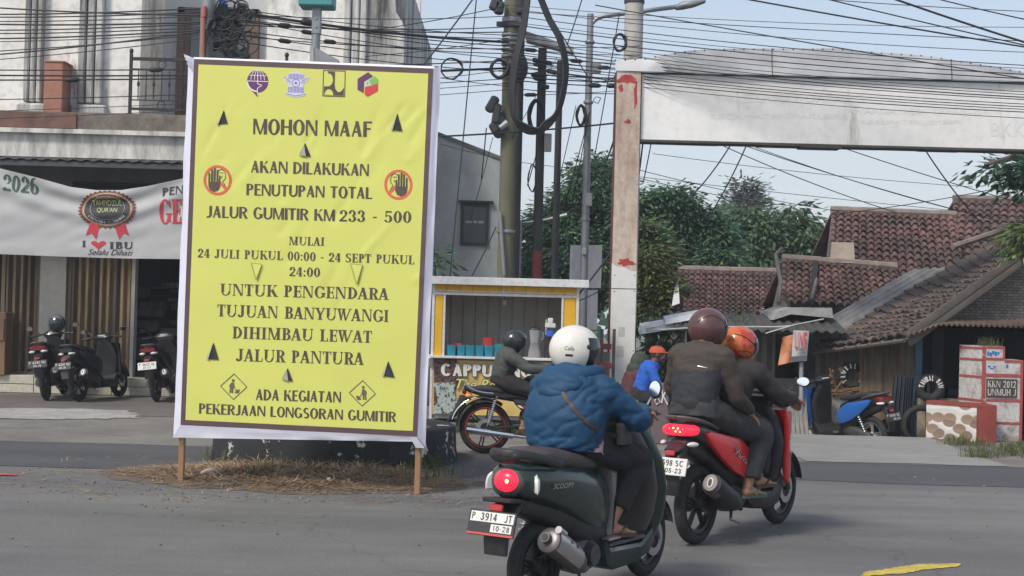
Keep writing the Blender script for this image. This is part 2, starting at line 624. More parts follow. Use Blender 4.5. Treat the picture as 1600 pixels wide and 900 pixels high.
# ------------------------------------------------------------------ lettering
def glyph(ch, T, t, serif, W=1.0):
 """list of polygons for a capital, cap height 1; T thick stem, t hairline"""
 S = []
 sx = 0.09 if serif else 0.0
 sh = 0.055

 def rect(a, b, c, d):
  S.append([(a, b), (c, b), (c, d), (a, d)])

 def stem(x, w, y0=0.0, y1=1.0, top=True, bot=True):
  rect(x, y0, x + w, y1)
  if serif:
   if bot:
    rect(x - sx, y0, x + w + sx, y0 + sh)
   if top:
    rect(x - sx, y1 - sh, x + w + sx, y1)

 def diag(x0, y0, x1, y1, w):
  S.append([(x0, y0), (x0 + w, y0), (x1 + w, y1), (x1, y1)])

 def feet(x, w, y):
  if serif:
   rect(x - sx, y, x + w + sx, y + sh) if y < 0.5 else rect(x - sx, y - sh, x + w + sx, y)

 def arc(cx, cy, rx, ry, tx, ty, a0, a1, n=18):
  for i in range(n):
   b0, b1 = radians(a0 + (a1 - a0) * i / n), radians(a0 + (a1 - a0) * (i + 1) / n)
   S.append([(cx + (rx - tx) * cos(b0), cy + (ry - ty) * sin(b0)), (cx + rx * cos(b0), cy + ry * sin(b0)),
       (cx + rx * cos(b1), cy + ry * sin(b1)), (cx + (rx - tx) * cos(b1), cy + (ry - ty) * sin(b1))])
 w = 0.6
 c = ch
 if c == 'A':
  w = 0.72
  tl = max(t, 0.5 * T) if not serif else t
  S.append([(0.02, 0), (0.02 + tl, 0), (w / 2 + 0.05, 0.93), (w / 2 - 0.06, 1.0)])
  S.append([(w - 0.02 - T * 1.05, 0), (w - 0.02, 0), (w / 2 + 0.1, 1), (w / 2 - 0.12, 1)])
  rect(0.16, 0.26, w - 0.18, 0.26 + t)
  feet(0.03, tl, 0)
  feet(w - 0.04 - T, T, 0)
 elif c in 'BPRD':
  w = {'B': 0.66, 'P': 0.62, 'R': 0.7, 'D': 0.74}[c]
  stem(sx, T)
  if c == 'D':
   arc(sx + T * 0.8, 0.5, w - sx - T * 0.8, 0.5, T, t, -90, 90)
  else:
   h = 0.54 if c != 'B' else 0.5
   y1 = 1 - h
   arc(sx + T * 0.9 + 0.08, 1 - h / 2, w - sx - T * 0.9 - 0.08 - (0.03 if c == 'B' else 0.02), h / 2, T, t, -90, 90)
   rect(sx, 1 - t, sx + T * 0.9 + 0.09, 1)
   rect(sx, y1, sx + T * 0.9 + 0.09, y1 + t)
   if c == 'B':
    arc(sx + T * 0.9 + 0.08, 0.27, w - sx - T * 0.9 - 0.08 + 0.02, 0.27, T, t, -90, 90)
    rect(sx, 0, sx + T * 0.9 + 0.09, t)
   if c == 'R':
    S.append([(w - T * 0.95, 0), (w + 0.04, 0), (sx + T + 0.2, y1 + t), (sx + T + 0.02, y1 + t)])
    feet(w - T * 0.8, T * 0.8, 0)
 elif c in 'CGOQ0':
  w = 0.78 if c != '0' else 0.6
  a0, a1 = (0, 360) if c in 'OQ0' else (42, 318)
  arc(w / 2, 0.5, w / 2, 0.52, T, t, a0, a1, 30)
  if c == 'G':
   rect(w - T * 1.05, 0.08, w - T * 0.05, 0.44)
   rect(w - T * 1.5, 0.38, w + (sx * 0.6), 0.44)
  if c == 'Q':
   S.append([(w * 0.5, 0.16), (w * 0.66, 0.22), (w + 0.02, -0.12), (w * 0.8, -0.14)])
  if c in 'CG' and serif:
   rect(w - 0.12, 0.66, w - 0.06, 1.0)
 elif c in 'EFL':
  w = 0.56 if not serif else 0.62
  stem(sx, T)
  if c in 'EF':
   rect(sx, 1 - t, w, 1)
   rect(sx, 0.48, w - 0.08, 0.48 + t)
   if serif:
    rect(w - t, 0.74, w, 1)
    rect(w - 0.08 - t, 0.36, w - 0.08, 0.64)
  if c in 'EL':
   rect(sx, 0, w, t)
   if serif:
    rect(w - t, 0, w, 0.28)
 elif c == 'H':
  w = 0.74 + (0.14 if serif else 0)
  stem(sx, T)
  stem(w - sx - T, T)
  rect(sx, 0.47, w - sx, 0.47 + t)
 elif c == 'I':
  w = T + 2 * sx
  stem(sx, T)
 elif c == 'J':
  w = 0.46 + sx
  stem(w - sx - T, T, 0.25, 1.0, True, False)
  arc(w - sx - T - 0.1, 0.25, T + 0.1, 0.27, T, t * 1.2, -110, 0, 10)
  if serif:
   S.append([(0.0 + 0.1 * cos(a) + 0.08, 0.12 + 0.1 * sin(a)) for a in [i * pi / 5 for i in range(10)]])
  else:
   rect(0.02, -0.02, w - sx - T, t)
 elif c == 'K':
  w = 0.74 + (0.06 if serif else 0)
  stem(sx, T)
  k = t * 1.2 if serif else max(t, T * 0.6)
  S.append([(sx + T - 0.02, 0.38), (sx + T - 0.02, 0.38 + k * 1.2), (w - 0.06, 1), (w - 0.06 - k * 1.25, 1)])
  S.append([(w - T, 0), (w + 0.04, 0), (sx + T + 0.2, 0.66), (sx + T + 0.04, 0.5)])
  feet(w - T + 0.04, T * 0.8, 0)
  feet(w - 0.12 - k, k, 1)
 elif c == 'M':
  w = 0.92 + (0.1 if serif else 0)
  k = t if serif else T * 0.62
  stem(sx, k)
  stem(w - sx - T, T)
  S.append([(sx, 1), (sx + T * 0.95, 1), (w / 2 + 0.06, 0), (w / 2 - 0.05, 0)])
  S.append([(w / 2 - 0.02, 0), (w / 2 + 0.06, 0), (w - sx - T * 0.3, 1), (w - sx - T * 0.3 - k, 1)])
 elif c == 'N':
  w = 0.76 + (0.1 if serif else 0)
  k = t if serif else T * 0.6
  stem(sx, k)
  rect(w - sx - k, 0, w - sx, 1)
  feet(w - sx - k, k, 1)
  S.append([(sx, 1), (sx + T * 1.05, 1), (w - sx, 0), (w - sx - T * 0.75, 0)])
 elif c == 'S':
  w = 0.6
  arc(w / 2, 0.735, w / 2 - 0.02, 0.285, T * 0.9, t * 1.2, 40, 262, 18)
  arc(w / 2, 0.27, w / 2, 0.29, T * 0.9, t * 1.2, -140, 82, 18)
  S.append([(0.07, 0.66), (0.2, 0.47), (w - 0.08, 0.33), (w - 0.2, 0.55)])
  if serif:
   rect(w - 0.1, 0.7, w - 0.05, 1.0)
   rect(0.03, 0, 0.08, 0.3)
 elif c == 'T':
  w = 0.64
  stem(w / 2 - T / 2, T, 0, 1, False, True)
  rect(0, 1 - t, w, 1)
  if serif:
   rect(0, 0.72, t * 0.9, 1)
   rect(w - t * 0.9, 0.72, w, 1)
 elif c == 'U':
  w = 0.74 + (0.12 if serif else 0)
  k = t if serif else T * 0.7
  stem(sx, T, 0.32, 1, True, False)
  rect(w - sx - k, 0.32, w - sx, 1)
  feet(w - sx - k, k, 1)
  cx = (sx + w - sx) / 2
  arc(cx, 0.33, (w - 2 * sx) / 2, 0.35, (T + k) / 2, t * 1.2, 180, 360, 14)
  rect(sx, 0.3, sx + T, 0.34)
 elif c in 'VY':
  w = 0.74
  k = t if serif else T * 0.6
  if c == 'V':
   S.append([(0, 1), (T, 1), (w / 2 + 0.06, 0), (w / 2 - 0.06, 0)])
   S.append([(w - k, 1), (w, 1), (w / 2 + 0.04, 0), (w / 2 - 0.03, 0)])
  else:
   stem(w / 2 - T / 2, T, 0, 0.46, False, True)
   S.append([(0, 1), (T, 1), (w / 2 + T / 2, 0.42), (w / 2 - T / 2, 0.42)])
   S.append([(w - k - 0.02, 1), (w - 0.02, 1), (w / 2 + T / 2, 0.44), (w / 2, 0.44)])
  feet(0.03, T * 0.9, 1)
  feet(w - k - 0.05, k, 1)
 elif c == 'W':
  w = 1.06
  k = t if serif else T * 0.6
  for x in (0, 0.36):
   S.append([(x, 1), (x + T, 1), (x + 0.36, 0), (x + 0.25, 0)])
  S.append([(0.27, 0), (0.34, 0), (0.42 + k, 1), (0.42, 1)])
  S.append([(0.62, 0), (0.7, 0), (w, 1), (w - k, 1)])
  feet(0.03, T, 1)
  feet(0.4, T * 0.9, 1)
  feet(w - 0.06, k, 1)
 elif c == 'X':
  w = 0.72
  S.append([(0, 1), (T, 1), (w, 0), (w - T, 0)])
  S.append([(0.02, 0), (0.02 + t, 0), (w - 0.02, 1), (w - 0.02 - t, 1)])
 elif c == 'Z':
  w = 0.62
  rect(0.02, 1 - t, w - 0.02, 1)
  rect(0, 0, w, t)
  S.append([(0, 0), (T, 0), (w, 1), (w - T, 1)])
 elif c == '1':
  w = 0.44
  stem(0.16, T * 0.9, 0, 1, False, True)
  S.append([(0, 0.78), (0.16, 0.88), (0.16, 1), (0.0, 0.82)])
 elif c == '2':
  w = 0.58
  arc(w / 2, 0.72, w / 2, 0.3, T, t * 1.2, -25, 175, 16)
  S.append([(0.0, 0.1), (0.2, 0.1), (w - 0.02, 0.62), (w - 0.2, 0.55)])
  rect(0, 0, w, 0.13)
  if serif:
   S.append([(0.02 + 0.1 + 0.1 * cos(a), 0.74 + 0.1 * sin(a)) for a in [i * pi / 5 for i in range(10)]])
 elif c == '3':
  w = 0.56
  arc(w / 2 - 0.02, 0.75, w / 2 - 0.02, 0.27, T * 0.9, t * 1.2, -90, 160, 16)
  arc(w / 2 - 0.02, 0.26, w / 2 + 0.02, 0.28, T, t * 1.2, -165, 90, 16)
  if serif:
   S.append([(0.1 + 0.09 * cos(a), 0.78 + 0.09 * sin(a)) for a in [i * pi / 5 for i in range(10)]])
   S.append([(0.1 + 0.09 * cos(a), 0.2 + 0.09 * sin(a)) for a in [i * pi / 5 for i in range(10)]])
 elif c == '4':
  w = 0.6
  stem(w - T - 0.1, T, 0, 1, False, True)
  rect(0, 0.24, w, 0.24 + t * 1.1)
  S.append([(0, 0.24), (t * 1.3, 0.24), (w - T - 0.06, 1), (w - T - 0.13, 0.98)])
 elif c == '5':
  w = 0.56
  arc(w / 2 - 0.03, 0.31, w / 2 + 0.03, 0.33, T, t * 1.2, -160, 120, 16)
  rect(0.06, 0.45, 0.06 + t, 1)
  rect(0.06, 0.87, w - 0.06, 1)
 elif c in '69':
  w = 0.6
  if c == '6':
   arc(w / 2, 0.3, w / 2, 0.32, T, t, 0, 360, 20)
   arc(w / 2 + 0.06, 0.5, w / 2 + 0.06, 0.52, T, t, 75, 185, 10)
  else:
   arc(w / 2, 0.7, w / 2, 0.32, T, t, 0, 360, 20)
   arc(w / 2 - 0.06, 0.5, w / 2 + 0.06, 0.52, T, t, -105, 5, 10)
 elif c == '8':
  w = 0.58
  arc(w / 2, 0.75, w / 2 - 0.03, 0.26, T * 0.85, t, 0, 360, 20)
  arc(w / 2, 0.26, w / 2, 0.28, T * 0.9, t, 0, 360, 20)
 elif c == '7':
  w = 0.56
  rect(0, 0.86, w, 1)
  S.append([(0.12, 0), (0.12 + T, 0), (w, 1), (w - 0.14, 1)])
 elif c == '-':
  w = 0.34
  rect(0.03, 0.36, w - 0.03, 0.46)
 elif c == ':':
  w = 0.26
  rect(0.05, 0.02, 0.21, 0.18)
  rect(0.05, 0.52, 0.21, 0.68)
 elif c == "'":
  w = 0.2
  S.append([(0.04, 0.7), (0.1, 0.7), (0.17, 1), (0.03, 1)])
 elif c == '.':
  w = 0.24
  rect(0.04, 0.0, 0.2, 0.16)
 else:
  w = 0.36
 return w, S

def text_polys(s, T=0.2, t=0.09, serif=False, gap=0.1):
 x, out = 0.0, []
 for ch in s:
  w, S = glyph(ch, T, t, serif)
  for pl in S:
   out.append([(px + x, py) for px, py in pl])
  x += w + gap
 return x - gap, out

def letter(mb, s, fn, x0, x1, y0, h, lift=0.0, fine=False, **kw):
 """set a line of capitals between x0 and x1 on baseline y0, cap height h; fn(x,y,lift)->point"""
 w, pl = text_polys(s, **kw)
 k = (x1 - x0) / w
 for i, p in enumerate(pl):
  f = lambda a, b: fn(x0 + a * k, y0 + b * h, lift + (i % 7) * 0.00012)
  if fine and len(p) == 4:                                # follow the cloth: cut long strokes up
   q = [V(c) for c in p]
   nu = max(1, min(6, int(max((q[1] - q[0]).length, (q[2] - q[3]).length) * h / 3.5)))
   nv = max(1, min(6, int(max((q[3] - q[0]).length, (q[2] - q[1]).length) * h / 3.5)))
   mb.grid(lambda u, v: f(*(q[0].lerp(q[1], u)).lerp(q[3].lerp(q[2], u), v)), nu, nv)
  else:
   mb.poly([f(a, b) for a, b in p])

_fontcache = {}

def font_polys(s, shear=0.0):
 """outline of a line in the built-in font, normalised to height 1 and starting at 0"""
 if (s, shear) in _fontcache:
  return _fontcache[(s, shear)]
 cu = bpy.data.curves.new('t', 'FONT')
 cu.body = s
 cu.shear = shear
 cu.resolution_u = 3
 cu.fill_mode = 'FRONT'
 ob = bpy.data.objects.new('t', cu)
 COL.objects.link(ob)
 dg = bpy.context.evaluated_depsgraph_get()
 me = bpy.data.meshes.new_from_object(ob.evaluated_get(dg))
 vs = [(v.co.x, v.co.y) for v in me.vertices]
 fs = [tuple(p.vertices) for p in me.polygons]
 bpy.data.objects.remove(ob)
 bpy.data.curves.remove(cu)
 bpy.data.meshes.remove(me)
 xs = [v[0] for v in vs]
 ys = [v[1] for v in vs]
 a, b, w, h = min(xs), min(ys), max(xs) - min(xs), max(ys) - min(ys)
 vs = [((x - a) / w, (y - b) / h) for x, y in vs]
 _fontcache[(s, shear)] = (w / h, vs, fs)
 return _fontcache[(s, shear)]

def fletter(mb, s, fn, x0, x1, y0, y1, lift=0.0, shear=0.0, mi=None):
 asp, vs, fs = font_polys(s, shear)
 mb.add([fn(x0 + a * (x1 - x0), y0 + b * (y1 - y0), lift) for a, b in vs], fs, mi)

# ------------------------------------------------------------------ ground, road, apron
def gz(x, y):
 a = smooth01((x - 1.6) / 1.2) * smooth01((y - 18.5) / 0.8)
 return -0.5 * a

m_dirt = mat('dirt', (0.170, 0.155, 0.136), 0.95, var=0.25, vscale=1.3, bump=0.5, bscale=30, col2=(0.22, 0.205, 0.185), spot=0.56, sharp=0.2, dirt=0.35)
m_asph = mat('asphalt', (0.147, 0.145, 0.145), 0.9, var=0.22, vscale=0.55, bump=0.7, bscale=130, col2=(0.215, 0.205, 0.19), spot=0.55, sharp=0.25, stretch=(0.4, 1, 1), dirt=0.16, cracks=True)
m_asph_d = mat('asphalt_dark', (0.080, 0.081, 0.086), 0.85, var=0.22, vscale=0.9, bump=0.7, bscale=150, dirt=0.1, stretch=(0.4, 1, 1))
m_conc = mat('apron_concrete', (0.25, 0.243, 0.23), 0.9, var=0.15, vscale=0.8, bump=0.4, bscale=70, dirt=0.25, stretch=(0.5, 1, 1))
m_fore = mat('forecourt', (0.135, 0.118, 0.105), 0.92, var=0.2, vscale=1.2, bump=0.6, bscale=60, col2=(0.2, 0.185, 0.165), spot=0.62, sharp=0.15)
m_patch = mat('concrete_patch', (0.36, 0.35, 0.33), 0.9, var=0.25, vscale=4, bump=0.3, bscale=60, dirt=0.6)
m_ypaint = mat('road_yellow', (0.60, 0.46, 0.075), 0.8, var=0.25, vscale=9, dirt=0.45, col2=(0.15, 0.145, 0.135), spot=0.60, sharp=0.10, bump=0.5, bscale=120)

mb = MB()
xs = [-120, -90, -60, -40, -30] + [-20 + i * 0.5 for i in range(81)] + [26, 35, 60, 90, 120]
ys = [-30, -10, 0, 8] + [10 + i * 0.4 for i in range(61)] + [38, 45, 60, 90, 120]
nx = len(xs)
mb.add([(x, y, gz(x, y)) for y in ys for x in xs],
    [(j * nx + i, j * nx + i + 1, (j + 1) * nx + i + 1, (j + 1) * nx + i) for j in range(len(ys) - 1) for i in range(nx - 1)])
tag(mb.build('ground', m_dirt, smooth=180), kind='structure')

rnd = random.Random(3)

def ragged(pts, amp, n, z, closed=True):
 out = []
 for i in range(len(pts)):
  a, b = V((*pts[i], 0)), V((*pts[(i + 1) % len(pts)], 0))
  d = (b - a)
  m = max(1, min(90, int(d.length / n)))
  nrm = V((-d.y, d.x, 0)).normalized()
  for k in range(m):
   p = a.lerp(b, k / m) + nrm * (rnd.uniform(-amp, amp) if 0 < k else 0)
   out.append((p.x, p.y, z))
 return out

def sheet(name, pts, amp, n, z, m):
 mb = MB()
 mb.poly(ragged(pts, amp, n, z))
 return tag(mb.build(name, m, smooth=0), kind='structure')

sheet('road', [(-80, -20), (80, -20), (80, 15.0), (-80, 15.0)], 0.0, 50, 0.004, m_asph)
mb = MB()
lo, hi = [], []
for i in range(161):
 x = -40 + i * 0.5
 base = 12.75 if x < 0 else 13.35
 lo.append((x, base + 0.25 * noise.noise((x * 0.35, 0, 0)) + rnd.uniform(-0.03, 0.03), 0.008))
 hi.append((x, 15.03 + rnd.uniform(-0.03, 0.03) + 0.05 * noise.noise((x * 0.8, 4, 0)), 0.008))
for i in range(160):
 mb.poly([lo[i], lo[i + 1], hi[i + 1], hi[i]])
tag(mb.build('road_strip', m_asph_d, smooth=0), kind='structure')
ap = [G(1190, 719), G(1556, 723), G(1500, 704), G(1468, 690)]
sheet('apron', [(3.2, 15.12), (ap[1].x, 15.12), (ap[2].x, ap[2].y), (ap[3].x, 18.3), (ap[3].x, 18.48), (3.0, 18.48)], 0.04, 0.3, 0.006, m_conc)
sheet('forecourt', [(-16, 18.6), (-3.2, 18.6), (-2.6, 22.1), (-16, 22.1)], 0.07, 0.35, 0.004, m_fore)
sheet('concrete_patch', [tuple(G(-40, 655)[:2]), tuple(G(120, 656)[:2]), tuple(G(222, 653)[:2]), tuple(G(200, 642)[:2]), tuple(G(60, 638)[:2]), tuple(G(-40, 640)[:2])], 0.10, 0.12, 0.008, m_patch)
mb = MB()
pl = [G(1345, 902), G(1412, 898), G(1440, 893), G(1498, 887), G(1502, 882.5), G(1440, 883), G(1395, 889), G(1352, 896)]
mb.poly(ragged([(p.x, p.y) for p in pl], 0.012, 0.02, 0.009))
tag(mb.build('road_marking', m_ypaint, smooth=0), kind='structure')

# stones and bits lying about on the road
m_stone = mat('pebble', (0.17, 0.165, 0.155), 0.95, var=0.4, vscale=20)
mb = MB()
for i in range(420):
 x, y = rnd.uniform(-6.5, 6), rnd.uniform(8.2, 14.8)
 if rnd.random() < 0.55:
  x, y = rnd.gauss(-2.6, 1.5), rnd.gauss(11.8, 0.7)
 s = rnd.uniform(0.004, 0.014) * (1.6 if rnd.random() < 0.06 else 1)
 mb.ell((x, y, 0.006 + s * 0.3), (s, s * rnd.uniform(0.6, 1), s * 0.6), 5, 3)
tag(mb.build('gravel', m_stone, smooth=0), 'loose grey pebbles scattered over the road in front of the notice board', 'gravel', kind='stuff')

# ------------------------------------------------------------------ two-storey shop house on the left
m_wall = mat('wall_white_stained', (0.82, 0.795, 0.745), 0.9, var=0.08, vscale=2.0, stretch=(1, 1, 0.3), col2=(0.13, 0.122, 0.11), spot=0.60, sharp=0.18, bump=0.15, bscale=25, dirt=0.3)
m_wallg = mat('wall_grey_stained', (0.62, 0.61, 0.58), 0.9, var=0.15, vscale=2.6, stretch=(1.6, 1, 0.2), col2=(0.07, 0.07, 0.066), spot=0.52, sharp=0.26, bump=0.15, bscale=25)
m_recess = mat('wall_recess', (0.55, 0.56, 0.57), 0.85, var=0.06, vscale=1.2)
m_cream = mat('wall_cream', (0.66, 0.64, 0.57), 0.88, var=0.06, vscale=1.2, stretch=(1, 1, 0.2), col2=(0.36, 0.35, 0.32), spot=0.7, sharp=0.15)
m_fascia = mat('fascia_stained', (0.68, 0.66, 0.61), 0.92, var=0.12, vscale=4, stretch=(1.2, 1, 0.3), col2=(0.20, 0.19, 0.17), spot=0.57, sharp=0.3, bump=0.2, bscale=30)
m_slab = mat('slab_edge', (0.22, 0.19, 0.155), 0.92, var=0.25, vscale=3, col2=(0.06, 0.055, 0.045), spot=0.56, sharp=0.3, bump=0.3, bscale=30)
m_slabr = mat('slab_red', (0.20, 0.105, 0.08), 0.9, var=0.2, vscale=3, col2=(0.06, 0.045, 0.04), spot=0.6, sharp=0.3)
m_redbox = mat('terracotta_paint', (0.36, 0.16, 0.105), 0.75, var=0.1, vscale=4, dirt=0.25)
m_iron = mat('dark_iron', (0.035, 0.028, 0.026), 0.55, metal=0.3, var=0.3, vscale=9)
m_doorwood = mat('door_wood', (0.13, 0.092, 0.07), 0.6, var=0.2, vscale=5, stretch=(1, 1, 0.15))
m_glassd = mat('dark_glass', (0.10, 0.12, 0.13), 0.12, var=0.1)
m_shut = mat('shutter_ochre', (0.44, 0.33, 0.19), 0.6, metal=0.25, var=0.3, vscale=4, stretch=(1, 1, 0.15), col2=(0.09, 0.06, 0.035), spot=0.56, sharp=0.3)
m_shutd = mat('shutter_dark', (0.15, 0.11, 0.075), 0.6, var=0.3, vscale=5, stretch=(1, 1, 0.15))
m_tile = mat('step_tile', (0.55, 0.52, 0.42), 0.5, var=0.08, vscale=5, dirt=0.3)
m_grout = mat('step_grout', (0.2, 0.19, 0.17), 0.9)
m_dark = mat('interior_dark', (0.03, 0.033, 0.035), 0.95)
m_pillar = mat('pillar_grey', (0.46, 0.44, 0.41), 0.9, var=0.1, vscale=3, dirt=0.2)
m_awn = mat('awning_metal', (0.07, 0.075, 0.08), 0.6, metal=0.3, var=0.2, vscale=4)
m_lint = mat('lintel_grey', (0.17, 0.165, 0.155), 0.9, var=0.2, vscale=3, stretch=(1, 1, 0.4))
BY = 22.6

def X(px, py, y):
 return P(px, py, y).x

def Z(px, py, y):
 return P(px, py, y).z

sh = thing('shop_house', 'two storey stained white shop house with folding shutters, balcony and dark awning', 'building', (-6.5, 23, 0))
XL, XR = -15.0, X(632, 80, BY)
zf = Z(200, 178, 22.1)
mb = MB()
xr0, xr1 = X(219, 100, BY), X(416, 100, BY)
mb.bb((XL, BY, zf), (xr0, BY + 0.25, 9.5))
mb.bb((xr1, BY, zf), (XR - 0.75, BY + 0.25, 9.5))
mb.bb((XL, 30.2, 0), (XR - 0.3, 30.45, 9.5))
mb.bb((XL - 0.25, BY, 0), (XL, 30.2, 9.5))
mb.bb((xr0 - 0.2, BY + 0.25, zf), (xr0, BY + 1.5, 9.5))
mb.bb((xr1, BY + 0.25, zf), (xr1 + 0.2, BY + 1.5, 9.5))
mb.build('wall', m_wall, sh, smooth=0)
mb = MB()                                                   # right-hand corner with the stepped, curved outline
zc = [(0.0, 9.5), (-0.18, 9.5), (-0.18, Z(620, 0, BY) + 0.1), (-0.15, Z(622, 20, BY)), (-0.05, Z(630, 34, BY)), (0.0, Z(632, 45, BY))]
mb.prism([(XR - 0.74, BY - 0.05, 0.3), (XR, BY - 0.05, 0.3), (XR, BY - 0.05, zc[5][1]), (XR - 0.05, BY - 0.05, zc[4][1]), (XR - 0.15, BY - 0.05, zc[3][1]),
    (XR - 0.18, BY - 0.05, zc[2][1]), (XR - 0.18, BY - 0.05, 9.5), (XR - 0.74, BY - 0.05, 9.5)], (0, 0.3, 0))
mb.bb((XR - 0.3, BY + 0.25, 0.3), (XR - 0.02, 30.2, 7.0))
mb.build('corner_wall', m_wallg, sh, smooth=0)
mb = MB()
mb.bb((xr0, BY + 1.5, zf), (xr1, BY + 1.7, 9.5))
mb.build('balcony_wall', m_recess, sh, smooth=0)

def pilaster(pa, pb, m):
 mb = MB()
 a, b = X(pa, 100, BY), X(pb, 100, BY)
 n = 3
 w = (b - a) / n
 for i in range(n):
  mb.bbox((a + w * (i + 0.5), BY - 0.06, (zf + 9.5) / 2 + 0.1), (w * 0.8, 0.14, 9.5 - zf - 0.2), 0.02)
 mb.bbox(((a + b) / 2, BY - 0.07, zf + 0.09), (b - a + 0.16, 0.2, 0.18), 0.03)
 mb.build('pilaster', m, sh, smooth=0)

pilaster(40, 70, m_wallg)
pilaster(124, 164, m_wallg)
pilaster(536, 574, m_wallg)
mb = MB()
mb.bb((XL, 22.06, zf - 0.27), (XR + 0.02, BY + 1.6, zf))
mb.build('balcony_slab', [m_slab], sh, smooth=0)
mb = MB()
mb.bb((XL, 22.03, zf - 0.26), (X(118, 180, 22), 22.06, zf - 0.02))
mb.build('slab_trim', [m_slabr], sh, smooth=0)
mb = MB()
zb = Z(150, 246, 22.0)
mb.bb((XL, 22.12, zb), (XR, 22.35, zf - 0.27))
mb.bb((XL, 22.02, zf - 0.34), (XR + 0.02, 22.12, zf - 0.27))
mb.build('fascia', m_fascia, sh, smooth=0)
mb = MB()
a, b = X(68, 130, 22.12), X(97, 130, 22.12)
mb.bbox(((a + b) / 2, 22.36, zf + 0.40), (b - a, 0.42, 0.80), 0.012)
mb.bbox(((a + b) / 2 + 0.01, 22.36, zf + 0.805), (b - a + 0.03, 0.45, 0.03), 0.008)
mb.build('masonry_box', m_redbox, sh, smooth=0)
# balcony railing
ra, rb, ry = X(204, 130, 22.15), X(447, 130, 22.15), 22.15
mb = MB()
zt, zbm = zf + 0.88, zf + 0.09
for x in (ra, rb):
 mb.box((x, ry, zf + 0.48), (0.045, 0.045, 0.96))
 mb.ell((x, ry, zf + 1.0), (0.035, 0.035, 0.045), 10, 6)
mb.box(((ra + rb) / 2, ry, zt), (rb - ra, 0.035, 0.05))
mb.box(((ra + rb) / 2, ry, zbm), (rb - ra, 0.03, 0.04))
mb.box(((ra + rb) / 2, ry, zt - 0.16), (rb - ra, 0.016, 0.018))
mb.box(((ra + rb) / 2, ry, zbm + 0.14), (rb - ra, 0.016, 0.018))
n = 20
for i in range(1, n):
 x = ra + (rb - ra) * i / n
 mb.box((x, ry, (zt + zbm) / 2), (0.014, 0.014, zt - zbm - 0.3))
 if i % 2 == 1:
  mb.ell((x, ry, (zt + zbm) / 2), (0.022, 0.022, 0.05), 8, 5)
 if i % 5 == 4:
  mb.ring((x, ry, zt - 0.08), 0.06, 0.008, 'Y', 16, 5)
  mb.ring((x, ry, zbm + 0.07), 0.06, 0.008, 'Y', 16, 5)
mb.build('balcony_railing', m_iron, sh, smooth=0)
# balcony door
da, db = X(277, 100, BY + 1.4), X(402, 100, BY + 1.4)
dz = Z(330, 13, BY + 1.4)
mb = MB()
for x in (da + 0.05, db - 0.05):
 mb.bb((x - 0.06, BY + 1.36, zf), (x + 0.06, BY + 1.5, dz))
mb.bb((da, BY + 1.36, dz - 0.12), (db, BY + 1.5, dz))
for x in (da + 0.16, (da + db) / 2 - 0.1, (da + db) / 2 + 0.1, db - 0.16):
 mb.bb((x - 0.045, BY + 1.39, zf), (x + 0.045, BY + 1.47, dz - 0.12))
df = mb.build('balcony_door', m_doorwood, sh, smooth=0)
mb = MB()
mb.bb((da + 0.1, BY + 1.42, zf + 0.02), (db - 0.1, BY + 1.44, dz - 0.1))
mb.build('pane', m_glassd, df, smooth=0)
# ground floor
GY = 22.75
zs = 0.28
mb = MB()
mb.bb((XL, 22.42, 0.0), (-2.2, 30, zs))
mb.build('step', m_grout, sh, smooth=0)
mb = MB()
tx = 0.62
x = XL
while x < -2.8:
 mb.bbox((x + tx / 2, 22.41, 0.215), (tx - 0.012, 0.02, 0.125), 0.003)
 mb.bbox((x + tx / 2, 22.41, 0.075), (tx - 0.012, 0.02, 0.13), 0.003)
 mb.bbox((x + tx / 2, 22.58, zs), (tx - 0.012, 0.34, 0.012), 0.003)
 x += tx
mb.build('step_tiles', m_tile, sh, smooth=0)

def shutter(pa, pb, m):
 a, b = X(pa, 500, GY), X(pb, 500, GY)
 mb = MB()
 n = max(4, int((b - a) / 0.105))
 h0, h1 = zs + 0.02, 3.0
 w = (b - a) / n
 for i in range(n):
  x = a + i * w
  mb.cur = 0 if i % 3 else 1
  vs = [(x, GY + 0.05), (x + w * 0.3, GY - 0.03), (x + w * 0.62, GY - 0.03), (x + w * 0.92, GY + 0.05), (x + w, GY + 0.05)]
  for k in range(4):
   mb.poly([(*vs[k], h0), (*vs[k + 1], h0), (*vs[k + 1], h1), (*vs[k], h1)])
 mb.cur = 1
 mb.bb((a, GY - 0.06, h0 - 0.02), (b, GY + 0.06, h0 + 0.03))
 for x in (a, b):
  mb.bb((x - 0.03, GY - 0.05, h0), (x + 0.03, GY + 0.05, h1))
 mb.build('folding_shutter', [m, m_shutd], sh, smooth=0)

m_shut2 = mat('shutter_brown', (0.31, 0.23, 0.145), 0.6, metal=0.25, var=0.3, vscale=4, stretch=(1, 1, 0.15), col2=(0.055, 0.04, 0.028), spot=0.5, sharp=0.3)
shutter(5, 62, m_shut2)
shutter(108, 207, m_shut)
mb = MB()
for pa, pb in ((62, 106), (-70, -42)):
 a, b = X(pa, 500, GY), X(pb, 500, GY)
 mb.bb((a + 0.02, GY - 0.10, zs), (b - 0.02, GY + 0.4, 3.0))
mb.build('pillar', m_pillar, sh, smooth=0)
mb = MB()
mb.bb((XL, GY + 0.1, 3.0), (-2.2, GY + 0.4, zb + 0.35))
mb.bb((-2.6, GY + 0.1, zs), (-1.9, GY + 0.4, 3.2))
mb.build('lintel', m_lint, sh, smooth=0)
mb = MB()
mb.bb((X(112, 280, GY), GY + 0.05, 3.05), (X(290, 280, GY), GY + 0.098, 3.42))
mb.build('dark_panel', m_dark, sh, smooth=0)  # plain near-black panel above the shutter and doorway
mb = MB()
mb.bb((XL, GY + 3.4, zs), (-2.2, GY + 3.5, 3.2))
